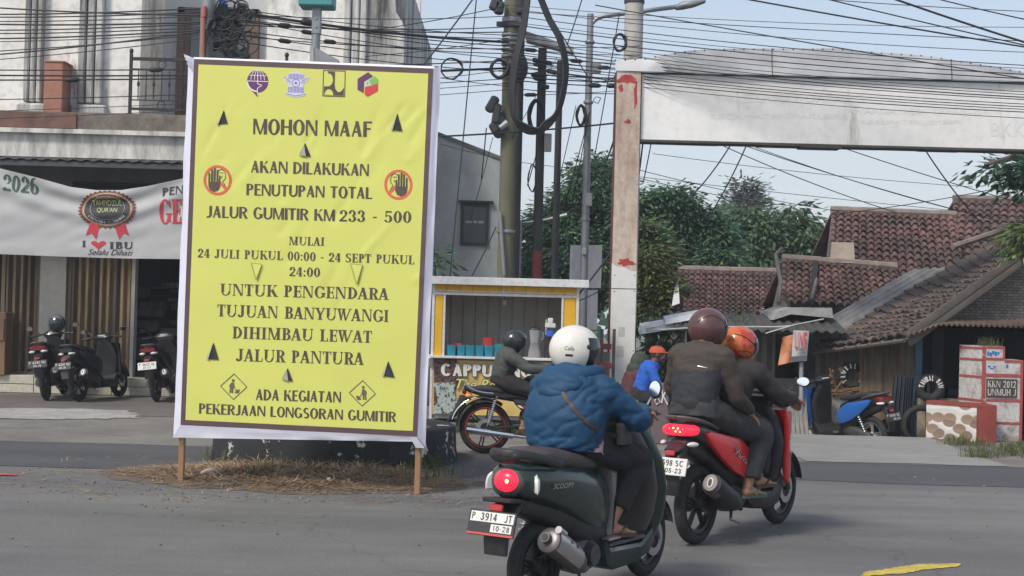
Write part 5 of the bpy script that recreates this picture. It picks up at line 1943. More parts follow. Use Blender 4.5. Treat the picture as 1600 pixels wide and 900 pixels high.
m_olive = mat('jacket_grey_olive', (0.060, 0.066, 0.060), 0.8, var=0.12, vscale=4, bump=0.15, bscale=180)
m_tee = mat('tshirt_blue', (0.018, 0.10, 0.46), 0.85, var=0.1, vscale=4, bump=0.15, bscale=150)
m_capo = mat('cap_orange', (0.52, 0.085, 0.035), 0.8, var=0.1, vscale=8)
m_hood = mat('hood_dark_green', (0.045, 0.058, 0.045), 0.85, var=0.15, vscale=6)
m_sand = mat('sandal_brown', (0.07, 0.045, 0.03), 0.7, var=0.2)
m_sandg = mat('sandal_green', (0.075, 0.12, 0.085), 0.7, var=0.15)
m_strap = mat('leather_strap', (0.06, 0.035, 0.026), 0.6, var=0.15, vscale=12)
m_shirt = mat('shirt_floral', (0.45, 0.30, 0.32), 0.85, var=0.35, vscale=60)
m_hwhite = mat('helmet_white', (0.72, 0.69, 0.62), 0.3, var=0.04, vscale=5, coat=0.4, dirt=0.10)
m_hblack = mat('helmet_black', (0.022, 0.022, 0.024), 0.3, var=0.15, coat=0.5)
m_hmar = mat('helmet_maroon', (0.085, 0.032, 0.028), 0.32, var=0.2, vscale=4, coat=0.5, dirt=0.15)
m_horg = mat('helmet_orange', (0.60, 0.13, 0.02), 0.28, var=0.15, vscale=6, coat=0.6, col2=(0.42, 0.035, 0.02), spot=0.5, sharp=0.06)
m_hgry = mat('helmet_grey', (0.10, 0.10, 0.105), 0.35, var=0.15, coat=0.4)

def hand(mb, w, d, n, thumb, curl=0.3, spread=0.0, k=1.0):
 """w wrist, d pointing direction, n the way the palm faces, thumb +1/-1: side of the thumb along d x n"""
 w, d, n = V(w), V(d).normalized(), V(n)
 n = (n - d * n.dot(d)).normalized()
 l = d.cross(n) * thumb
 mb.tube([w - d * 0.02, w + d * 0.015, w + d * 0.05 * k, w + d * 0.088 * k], [(0.019, 0.025), (0.017, 0.028), (0.016, 0.039), (0.013, 0.036)], 12, up=n)
 for i, (o, L) in enumerate(((0.030, 0.070), (0.010, 0.079), (-0.010, 0.074), (-0.029, 0.058))):
  p = w + d * (0.083 - 0.004 * abs(i - 1)) * k + l * o * k
  dd = (d + l * (spread * (1.2 - i * 0.8))).normalized()
  pts, a = [p - d * 0.02, p], 0.15
  q = p
  for f in (0.42, 0.32, 0.26):
   a += curl * (1.0 + 0.1 * i)
   e = dd * cos(a) + n * sin(a)
   q = q + e * L * f * k * 1.1
   pts.append(q)
  mb.tube(pts, [0.0095, 0.0098, 0.0088, 0.0082, 0.0065], 8)
 p = w + d * 0.022 * k + l * 0.024
 e1 = (d * 0.55 + l * 0.8 + n * 0.15).normalized()
 e2 = (d * 0.9 + l * 0.3 + n * (0.2 + 0.5 * min(1, curl))).normalized()
 mb.tube([p - e1 * 0.01, p + e1 * 0.034 * k, p + e1 * 0.034 * k + e2 * 0.028 * k, p + e1 * 0.034 * k + e2 * 0.050 * k], [0.013, 0.0125, 0.0105, 0.0075], 8)

def foot(mb, an, d, sole_n=(0, 0, 1), k=1.0):
 """bare foot from the ankle towards d"""
 an, d, u = V(an), V(d).normalized(), V(sole_n)
 u = (u - d * u.dot(d)).normalized()
 l = d.cross(u)
 f0 = an - u * 0.045
 mb.tube([an + u * 0.05, an, an - u * 0.03 - d * 0.012], [0.038, 0.037, 0.034], 10)
 mb.tube([f0 - d * 0.055 - u * 0.01, f0 - d * 0.035 - u * 0.008, f0 + d * 0.04 - u * 0.002, f0 + d * 0.10 - u * 0.014, f0 + d * 0.15 - u * 0.024], [(0.018, 0.02), (0.03, 0.031), (0.036, 0.036), (0.025, 0.043), (0.014, 0.040)], 12, up=u)
 for i, (o, L, r) in enumerate(((0.030, 0.052, 0.013), (0.012, 0.05, 0.0095), (-0.004, 0.043, 0.009), (-0.019, 0.035, 0.0085), (-0.032, 0.026, 0.008))):
  p = f0 + d * 0.14 - u * 0.028 + l * o
  mb.tube([p, p + d * L * 0.6 + u * 0.002, p + d * L - u * 0.004], [r, r, r * 0.7], 7)
 return f0 - u * 0.044

def sandal(parent, an, d, m, sole_n=(0, 0, 1), name='sandal'):
 an, d, u = V(an), V(d).normalized(), V(sole_n)
 u = (u - d * u.dot(d)).normalized()
 l = d.cross(u)
 b = an - u * 0.092
 mb = MB()
 out = [(-0.075, 0.0), (-0.06, 0.03), (0.0, 0.034), (0.08, 0.038), (0.14, 0.05), (0.19, 0.044), (0.215, 0.015), (0.21, -0.02), (0.17, -0.045), (0.1, -0.045), (0.0, -0.034), (-0.06, -0.03)]
 mb.prism([b + d * x + l * y for x, y in out], u * 0.02)
 mb.build(name, m, parent, smooth=30)
 mb = MB()
 t = b + d * 0.15 + u * 0.03
 for s in (-1, 1):
  mb.tube(spline([t, b + d * 0.09 + l * s * 0.036 + u * 0.062, b + d * 0.04 + l * s * 0.040 + u * 0.02], 5), [(0.004, 0.008)] * 11, 6)
 mb.build(name + '_strap', m, parent)

def head_mb(mb, c, fwd, up=(0, 0, 1), k=1.0):
 """head with brow, nose, lips, chin and ears"""
 f = V(fwd).normalized()
 u = V(up)
 u = (u - f * u.dot(f)).normalized()
 s = u.cross(f)
 R = Matrix((f, s, u)).transposed()
 c = V(c)
 q = lambda x, y, z: c + R @ (V((x, y, z)) * k)
 mb.ell(q(-0.008, 0, 0.03), (0.093 * k, 0.076 * k, 0.088 * k), 20, 12, R)
 mb.ell(q(0.018, 0, -0.035), (0.07 * k, 0.06 * k, 0.075 * k), 16, 10, R)
 mb.ell(q(0.055, 0, -0.088), (0.026 * k, 0.026 * k, 0.02 * k), 10, 8, R)
 mb.tube([q(0.085, 0, 0.005), q(0.100, 0, -0.02), q(0.112, 0, -0.038)], [0.010 * k, 0.012 * k, 0.015 * k], 8)
 for y in (-1, 1):
  mb.ell(q(0.096, y * 0.013, -0.040), (0.010 * k, 0.009 * k, 0.008 * k), 8, 6)
  mb.ell(q(0.075, y * 0.032, 0.022), (0.016 * k, 0.024 * k, 0.008 * k), 8, 6, R)
  mb.ell(q(0.07, y * 0.04, -0.03), (0.02 * k, 0.022 * k, 0.02 * k), 8, 6, R)
  mb.ell(q(-0.012, y * 0.077, -0.01), (0.018 * k, 0.009 * k, 0.03 * k), 10, 8, R)
 mb.ell(q(0.084, 0, -0.062), (0.010 * k, 0.024 * k, 0.006 * k), 10, 6, R)
 mb.ell(q(0.081, 0, -0.072), (0.010 * k, 0.022 * k, 0.006 * k), 10, 6, R)
 return q, R

def eyes(parent, q, R):
 mb = MB()
 mw = mat('eye_white', (0.6, 0.58, 0.55), 0.3)
 mk = mat('eye_iris', (0.015, 0.01, 0.008), 0.2)
 for y in (-1, 1):
  mb.cur = 0
  mb.ell(q(0.076, y * 0.031, 0.0), (0.011, 0.014, 0.008), 10, 6, R)
  mb.cur = 1
  mb.ell(q(0.0835, y * 0.031, 0.0), (0.005, 0.006, 0.006), 8, 5, R)
 mb.build('eyes', [mw, mk], parent)

def helmet(parent, c, yaw, pitch, m, kind='open', k=1.0, visor_up=False, top=None, name='helmet'):
 """motorcycle helmet as a thick shell with a face opening, visor, trim and liner"""
 R = Matrix.Rotation(yaw, 3, 'Z') @ Matrix.Rotation(pitch, 3, 'Y')
 c = V(c)
 N, Mv = 48, 30

 def sp(az, el, s=1.0):
  x, y, z = cos(el) * cos(az), cos(el) * sin(az), sin(el)
  rx = 0.150 if x > 0 else 0.140
  q = V((rx * x, 0.125 * y, (0.135 if z > 0 else 0.150) * z))
  if z < 0:
   q.x *= 1 - 0.10 * (-z) ** 2
   q.y *= 1 - 0.12 * (-z) ** 2
  return c + R @ (q * s * k)

 def inside(az, el):
  a = abs((az + pi) % (2 * pi) - pi)
  if kind == 'open':
   lim = radians(62) - 0.25 * smooth01((radians(-10) - el) / 0.6)
   return a < lim and el < radians(26)
  return a < radians(66) and radians(-22) < el < radians(26)
 lo = radians(-62) if kind != 'open' else radians(-58)
 g = thing(name, 'x', 'helmet') if parent is None else None
 o_parent = parent if parent is not None else g
 mb = MB()
 vs, fs, idx = [], [], {}
 for j in range(Mv + 1):
  el = lo + (pi / 2 - lo) * j / Mv
  for i in range(N):
   vs.append(sp(2 * pi * i / N, el))
 inn = len(vs)
 for j in range(Mv + 1):
  el = lo + (pi / 2 - lo) * j / Mv
  for i in range(N):
   vs.append(sp(2 * pi * i / N, el, 0.90))
 keep = {}
 for j in range(Mv):
  el = lo + (pi / 2 - lo) * (j + 0.5) / Mv
  for i in range(N):
   az = 2 * pi * (i + 0.5) / N
   keep[(i, j)] = not inside(az, el)
 for (i, j), kp in keep.items():
  if not kp:
   continue
  a, b = j * N + i, j * N + (i + 1) % N
  fs.append((a, b, b + N, a + N))
  fs.append((a + inn, a + N + inn, b + N + inn, b + inn))
  for (di, dj, e0, e1) in ((1, 0, b, b + N), (-1, 0, a + N, a), (0, -1, a, b), (0, 1, b + N, a + N)):
   ni, nj = (i + di) % N, j + dj
   if nj < 0 or (nj < Mv and not keep[(ni, nj)]):
    fs.append((e1, e0, e0 + inn, e1 + inn))
 mb.add(vs, fs)
 if top is not None:
  mb.mi = [0 if (sum(mb.v[v][2] for v in f) / len(f)) < top else 1 for f in mb.f]
 sh_ = mb.build('helmet' if parent is not None else 'helmet_shell', m, o_parent, smooth=50)
 mb = MB()
 mb.grid(lambda u, v: sp(2 * pi * u, lo + 0.02 + (pi / 2 - lo - 0.02) * v, 0.885), 30, 16)
 mb.build('helmet_liner', m_liner, sh_)
 mb = MB()                                                  # visor
 a1 = radians(70)
 if kind == 'open':
  e0, e1 = radians(-40), radians(30)
  if visor_up:
   e0, e1 = radians(22), radians(64)
 else:
  e0, e1 = radians(-24), radians(28)
 mb.grid(lambda u, v: sp(-a1 + 2 * a1 * u, e0 + (e1 - e0) * v, 1.025), 26, 10)
 mb.grid(lambda u, v: sp(a1 - 2 * a1 * u, e0 + (e1 - e0) * v, 1.005), 26, 10)
 mb.build('visor', m_visor, sh_, smooth=60)
 mb = MB()                                                  # rubber trim along the lower rim, pivots
 mb.tube([sp(radians(64) + (2 * pi - radians(128)) * i / 30, lo, 0.97) for i in range(31)], 0.009, 8)
 for s in (-1, 1):
  mb.ell(sp(s * radians(72), radians(8), 1.015), (0.014, 0.01, 0.014), 10, 6, R)
 mb.build('trim', m_blackp, sh_)
 return sh_, sp, R

def cloth_noise(a=0.006, f=(9, 9, 20), b=0.004, seed=0.0):
 def w(co, n):
  v = noise.noise((co.x * f[0] + seed, co.y * f[1], co.z * f[2]))
  r = 1 - abs(noise.noise((co.x * f[0] * 0.7 + 5 + seed, co.y * f[1] * 0.7, co.z * f[2] * 0.6 + co.x * 6)))
  return a * v - b * (r ** 4) * 1.6 + b * 0.3
 return w

def person(label, J, jacket, trousers, o):
 """seated figure in the frame of its vehicle; J holds joints, o options"""
 root = thing('person', label, 'person', group=o.get('group'))
 g = o.get('girth', 1.0)
 fx = V((1, 0, 0))
 # continuous body
 mb = MB()
 q, R = head_mb(mb, J['head'], o.get('look', (1, 0, -0.05)), k=o.get('hk', 1.0))
 mb.tube([V(J['neck']) - V((0.0, 0, 0.06)), V(J['neck']), V(J['head']) - V((0.015, 0, 0.05))], [0.06, 0.055, 0.052], 12)
 mb.tube([J['pelvis'], J['waist'], J['chest'], J['neck']], [(0.10, 0.145), (0.095, 0.13), (0.105, 0.15), (0.06, 0.09)], 16, up=fx)
 for s in ('L', 'R'):
  sg = 1 if s == 'L' else -1
  mb.ell(J['sh' + s], (0.06, 0.06, 0.06), 12, 8)
  mb.tube([V(J['chest']) + V((0, 0, 0.04)), J['sh' + s]], [0.07, 0.055], 10)
  mb.tube([J['sh' + s], J['el' + s], J['wr' + s]], [0.048, 0.038, 0.026], 12)
  mb.tube([V(J['el' + s]).lerp(V(J['wr' + s]), 0.15), V(J['el' + s]).lerp(V(J['wr' + s]), 0.35), J['wr' + s]], [0.036, 0.039, 0.026], 12)
  mb.tube([J['pelvis'], J['hip' + s], J['kn' + s], J['an' + s]], [0.10, 0.082, 0.054, 0.036], 12)
  mb.tube([V(J['kn' + s]).lerp(V(J['an' + s]), 0.1), V(J['kn' + s]).lerp(V(J['an' + s]), 0.35), J['an' + s]], [0.05, 0.052, 0.034], 12)
  hd = o.get('hand' + s)
  hand(mb, J['wr' + s], hd[0], hd[1], hd[2], hd[3], hd[4])
  foot(mb, J['an' + s], o.get('toe' + s, (1, sg * 0.15, 0)))
 remeshed(mb, 'body', [o.get('skin', m_skin)], root, 0.0072, 2)
 body = root.children[-1]
 eyes(body, q, R)
 # trousers
 mb = MB()
 hem = o.get('hem', 0.86)
 mb.tube([V(J['pelvis']) + V((-0.02, 0, -0.06)), V(J['pelvis']) + V((0, 0, 0.03)), V(J['waist'])], [(0.14 * g, 0.185 * g), (0.145 * g, 0.185 * g), (0.125 * g, 0.16 * g)], 18, up=fx)
 for s in ('L', 'R'):
  kn, an = V(J['kn' + s]), V(J['an' + s])
  hip = V(J['hip' + s])
  e = kn.lerp(an, hem)
  tk = o.get('leg', 1.0)
  mb.tube(spline([V(J['pelvis']).lerp(hip, 0.5), hip, hip.lerp(kn, 0.5), kn, kn.lerp(e, 0.5), e], 4),
    [0.115, 0.115, 0.112, 0.11, 0.108, 0.106, 0.104, 0.101, 0.098, 0.094, 0.090, 0.086, 0.083, 0.08, 0.078, 0.077, 0.075, 0.073, 0.071, 0.07, 0.068][:21] if tk == 1.0 else [0.11 * tk - i * 0.0021 for i in range(21)], 14)
 remeshed(mb, 'trousers', [trousers], root, 0.012, 3, cloth_noise(0.006, (8, 12, 14), 0.006, 3.0))
 # jacket
 mb = MB()
 puffy = o.get('puffy', 0.0)
 T = o.get('torso', [(0.15, 0.20), (0.155, 0.21), (0.155, 0.215), (0.14, 0.20), (0.085, 0.10)])
 pts = [V(J['pelvis']) + V((-0.01, 0, o.get('hemz', -0.02))), J['waist'], V(J['waist']).lerp(V(J['chest']), 0.6), V(J['chest']) + V((0, 0, 0.03)), V(J['neck']) - V((0.01, 0, 0.02))]
 sp_ = spline(pts, 4)
 rr = []
 for i in range(len(sp_)):
  t_ = i / (len(sp_) - 1) * (len(T) - 1)
  k = min(int(t_), len(T) - 2)
  f = t_ - k
  rr.append((lerp(T[k][0], T[k + 1][0], f) + puffy * 0.010 * abs(sin(i * 1.35)), lerp(T[k][1], T[k + 1][1], f) + puffy * 0.010 * abs(sin(i * 1.35))))
 mb.tube(sp_, rr, 22, up=fx)
 ar = o.get('arm', 1.0)
 for s in ('L', 'R'):
  sh0, el, wr = V(J['sh' + s]), V(J['el' + s]), V(J['wr' + s])
  mb.ell(sh0 + V((0, 0, -0.01)), (0.088 * ar, 0.085 * ar, 0.085 * ar), 14, 10)
  mb.tube([V(J['chest']) + V((0, 0, 0.04)), sh0], [0.12, 0.085 * ar], 12)
  e = el.lerp(wr, o.get('cuff' + s, 0.93))
  P_ = spline([sh0, sh0.lerp(el, 0.5), el, el.lerp(e, 0.5), e], 4)
  mb.tube(P_, [(0.083 - 0.0019 * i + puffy * 0.006 * (i % 2)) * ar for i in range(len(P_))], 14)
 mb.tube([V(J['neck']) - V((0.01, 0, 0.05)), V(J['neck']) + V((0.005, 0, 0.015))], [0.095, o.get('collar', 0.078)], 14)
 if o.get('hood'):
  nk = V(J['neck'])
  hb = MB()
  hb.tube(spline([nk + V((0.07, 0.10, 0.0)), nk + V((-0.04, 0.135, 0.0)), nk + V((-0.15, 0.08, -0.015)), nk + V((-0.185, 0.0, -0.02)), nk + V((-0.15, -0.08, -0.015)), nk + V((-0.04, -0.135, 0.0)), nk + V((0.07, -0.10, 0.0))], 4), [(0.04, 0.035)] * 4 + [(0.05, 0.045)] * 17 + [(0.04, 0.035)] * 4, 12)
  hb.ell(nk + V((-0.19, 0, -0.06)), (0.07, 0.15, 0.08), 18, 12, Matrix.Rotation(-0.35, 3, 'Y'))
  hb.ell(nk + V((-0.225, 0.01, -0.105)), (0.055, 0.105, 0.06), 14, 10, Matrix.Rotation(-0.35, 3, 'Y'))
  hood_mb = hb
 remeshed(mb, 'jacket', jacket if isinstance(jacket, list) else [jacket], root, 0.0115, 3, o.get('wr', cloth_noise()), o.get('jmat'))
 if o.get('hood'):
  remeshed(hood_mb, 'hood', [m_cloth_blue], root, 0.010, 4, lambda co, n: 0.006 * noise.noise(co * 13) - 0.010 * (1 - abs(noise.noise((co.x * 7, co.y * 5, co.z * 15)))) ** 6)
 return root

# --- blue puffer on the green scooter
J = dict(pelvis=(0.34, 0, 0.865), waist=(0.335, 0, 0.97), chest=(0.39, 0, 1.12), neck=(0.455, 0, 1.225), head=(0.48, 0.04, 1.335),
   shL=(0.42, 0.185, 1.135), elL=(0.60, 0.30, 0.98), wrL=(0.755, 0.25, 1.015),
   shR=(0.42, -0.185, 1.135), elR=(0.575, -0.31, 0.975), wrR=(0.745, -0.255, 1.015),
   hipL=(0.38, 0.10, 0.845), knL=(0.80, 0.20, 0.74), anL=(0.64, 0.15, 0.405),
   hipR=(0.38, -0.10, 0.845), knR=(0.80, -0.215, 0.74), anR=(0.595, -0.155, 0.415))

def puff_wr(co, n):
 d = 0.0
 z = co.z * 15.5 + 1.6 * noise.noise((co.x * 4, co.y * 4, co.z * 3)) + co.y * 1.5
 k = 1 - abs(sin(z)) ** 0.6
 d -= 0.002 * (k ** 3)
 d += 0.003 * noise.noise((co.x * 5, co.y * 5, co.z * 5))
 w_ = 2.2 * noise.noise((co.x * 3, co.y * 3, co.z * 3))
 rr_ = 1 - abs(noise.noise((co.x * 7 + 3, co.y * 6 + co.z * 5, co.z * 15 + co.y * 4 + w_)))
 r2_ = 1 - abs(noise.noise((co.x * 12 + 9, co.y * 10 - co.z * 7, co.z * 24 + w_)))
 return d - 0.012 * rr_ ** 9 - 0.004 * r2_ ** 9

rider = person('person in a puffy blue hooded jacket and white helmet riding the dark green scooter', J, m_cloth_blue, m_trous,
      dict(puffy=0.55, hood=True, arm=1.06, wr=puff_wr, hem=0.80, girth=1.0, hemz=-0.055,
     torso=[(0.155, 0.205), (0.185, 0.238), (0.185, 0.24), (0.16, 0.20), (0.09, 0.10)],
     handL=((0.9, -0.2, -0.45), (0.3, -0.1, -1), 1, 0.75, 0.0), handR=((0.9, 0.1, -0.35), (0.3, 0, -1), -1, 0.75, 0.0),
     toeR=(1, -0.16, -0.03), toeL=(1, 0.1, 0)))
hs, hsp, hR = helmet(rider, (0.48, 0.04, 1.345), radians(-42), radians(2), m_hwhite, 'open', k=0.985)
mb = MB()                                                      # small marks on the shell
for (s, a0, a1, e0, e1) in (('Calla', -138, -112, -9, 1),):
 fletter(mb, s, lambda x, y, l: hsp(radians(x), radians(y), 1.006), -128, -106, -2, 7, 0, shear=0.2)
mb.grid(lambda u, v: hsp(radians(-126 + 18 * u), radians(-15 + 5 * v), 1.005), 8, 3)
mb.build('helmet_marking', m_blackp, hs, smooth=0)
sandal(rider, J['anR'], (1, -0.16, -0.03), m_sand)
sandal(rider, J['anL'], (1, 0.1, 0), m_sand)
# shirt tail showing under the jacket
mb = MB()
mb.tube([(0.36, 0, 0.80), (0.37, 0, 0.865)], [(0.15, 0.212), (0.155, 0.212)], 24, up=(1, 0, 0))
mb.v = [(x, y, z + 0.010 * sin(y * 60 + x * 40)) for x, y, z in mb.v]
mb.build('shirt_tail', m_shirt, rider, smooth=60)
# bag strap over the back, laid on the jacket
from mathutils.bvhtree import BVHTree

def lay_on(ob, pts, dirn, off, back=0.6):
 t = BVHTree.FromPolygons([v.co for v in ob.data.vertices], [tuple(p.vertices) for p in ob.data.polygons])
 out = []
 for p in pts:
  h = t.ray_cast(V(p) - V(dirn) * back, V(dirn))
  if h[0] is not None:
   out.append((h[0] + h[1] * off, h[1]))
 return out

def band(mb, hits, w):
 n = len(hits)
 vs = []
 for i, (p, nr) in enumerate(hits):
  a, b = hits[max(0, i - 1)][0], hits[min(n - 1, i + 1)][0]
  s = (b - a).cross(nr).normalized() * w / 2
  vs += [p - s, p + s, p + s + nr * 0.004, p - s + nr * 0.004]
 fs = []
 for i in range(n - 1):
  for k in range(4):
   fs.append((i * 4 + k, i * 4 + (k + 1) % 4, i * 4 + 4 + (k + 1) % 4, i * 4 + 4 + k))
 mb.add(vs, fs)

jk = [c for c in rider.children if c.name.startswith('jacket')][0]
a, b = V((0.4, -0.05, 1.13)), V((0.42, -0.225, 0.94))
hits = lay_on(jk, [a.lerp(b, i / 16) for i in range(17)], (1, -0.0, 0), 0.004)
mb = MB()
band(mb, hits, 0.019)
mb.build('bag_strap', m_strap, rider, smooth=40)
mb = MB()
e = V((0.52, -0.262, 0.90))
mb.bbox(e, (0.12, 0.05, 0.13), 0.02)
tag(mb.build('shoulder_bag', m_blackp, rider, smooth=40))
finish(rider, (0.125, 7.285, 0.004), gh)

# --- two on the red scooter
J = dict(pelvis=(-0.02, 0.01, 0.905), waist=(-0.03, 0.01, 1.03), chest=(0.03, 0.02, 1.22), neck=(0.09, 0.03, 1.35), head=(0.16, 0.03, 1.455),
   shL=(0.04, 0.185, 1.275), elL=(0.12, 0.27, 1.03), wrL=(0.34, 0.20, 0.89),
   shR=(0.04, -0.155, 1.275), elR=(0.12, -0.23, 1.0), wrR=(0.33, -0.225, 0.878),
   hipL=(0.03, 0.10, 0.885), knL=(0.49, 0.22, 0.74), anL=(0.42, 0.17, 0.385),
   hipR=(0.03, -0.09, 0.885), knR=(0.50, -0.225, 0.735), anR=(0.40, -0.185, 0.385))
pil = person('pillion passenger in a brown yoked dark jacket and maroon helmet on the red scooter', J, [m_navyj, m_yoke], m_trous_g,
    dict(torso=[(0.135, 0.165), (0.135, 0.17), (0.145, 0.185), (0.135, 0.175), (0.08, 0.09)], arm=0.9, cuffR=0.86, hemz=-0.03, hem=0.88, leg=1.06,
      jmat=lambda c: 1 if (c.z > 1.17 + 0.10 * abs(c.y) or abs(c.y - 0.015) > 0.185 or c.x > 0.20) else 0,
      handL=((0.7, -0.3, -0.45), (0.2, -0.3, -1), 1, 0.3, 0.1), handR=((0.80, -0.05, -0.60), (-0.5, 0.45, -0.72), -1, 0.10, 0.20),
      toeR=(1, -0.12, -0.02), toeL=(1, 0.1, 0)))
hs, hsp, hR = helmet(pil, (0.16, 0.03, 1.46), radians(-14), radians(4), m_hmar, 'full', k=1.02)
mb = MB()
mb.tube([hsp(radians(-170 + 100 * i / 16), radians(10 + 26 * sin(pi * i / 16)), 1.004) for i in range(17)], 0.003, 5)
mb.build('helmet_marking', m_blackp, hs)
jk = [c for c in pil.children if c.name.startswith('jacket')][0]
h0 = lay_on(jk, [(0.03, -0.045 - 0.06 * i / 6, 1.205 - 0.012 * i / 6) for i in range(7)], (1, 0, 0), 0.002)
mb = MB()
band(mb, h0, 0.005)
mb.build('jacket_piping', m_badge, pil, smooth=0)
sandal(pil, J['anR'], (1, -0.12, -0.02), m_sandg)
sandal(pil, J['anL'], (1, 0.1, 0), m_sandg)
finish(pil, (1.282, 9.53, 0.004), rh)

J = dict(pelvis=(0.32, 0, 0.865), waist=(0.33, 0, 0.97), chest=(0.41, -0.02, 1.12), neck=(0.46, -0.03, 1.23), head=(0.50, -0.04, 1.335),
   shL=(0.44, 0.17, 1.16), elL=(0.65, 0.29, 1.0), wrL=(0.865, 0.29, 0.98),
   shR=(0.44, -0.20, 1.16), elR=(0.64, -0.31, 0.98), wrR=(0.845, -0.305, 0.97),
   hipL=(0.37, 0.10, 0.85), knL=(0.77, 0.18, 0.73), anL=(0.72, 0.14, 0.43),
   hipR=(0.37, -0.10, 0.85), knR=(0.73, -0.13, 0.73), anR=(0.67, -0.13, 0.425))
drv = person('rider in a brown black jacket and orange flame helmet steering the red scooter', J, m_darkj, m_trous,
    dict(torso=[(0.13, 0.175), (0.14, 0.19), (0.15, 0.2), (0.14, 0.195), (0.08, 0.095)], hem=0.95,
      handL=((0.9, -0.1, -0.35), (0.3, 0, -1), 1, 0.75, 0.0), handR=((0.9, 0.1, -0.35), (0.3, 0, -1), -1, 0.75, 0.0)))
hs, hsp, hR = helmet(drv, (0.50, -0.04, 1.345), radians(-22), radians(8), m_horg, 'full', k=0.98)
mb = MB()
mb.tube([hsp(radians(-150 + 80 * i / 16), radians(28 - 30 * (i / 16) ** 2), 1.004) for i in range(17)], 0.004, 5)
mb.tube([hsp(radians(-100 + 30 * cos(2 * pi * i / 16)), radians(-28 + 10 * sin(2 * pi * i / 16)), 1.005) for i in range(17)], 0.003, 5)
mb.build('helmet_marking', m_blackp, hs)
sandal(drv, J['anR'], (1, -0.15, 0), m_sand)
sandal(drv, J['anL'], (1, 0.15, 0), m_sand)
finish(drv, (1.282, 9.53, 0.004), rh)

# --- helmet hung on the first parked scooter
hh, hsp, hR = helmet(None, (0, 0, 0), radians(-35), radians(-8), m_hgry, 'open')
hp = hh.parent
tag(hp, 'grey and black open helmet hanging on the mirror of the parked black scooter', 'helmet')
hp.location = P(88, 505, 20.6)
hp.rotation_euler = (0, radians(8), radians(-20))
hp.name = 'helmet'

# ------------------------------------------------------------------ upright motorcycle and its rider
MY = 15.05

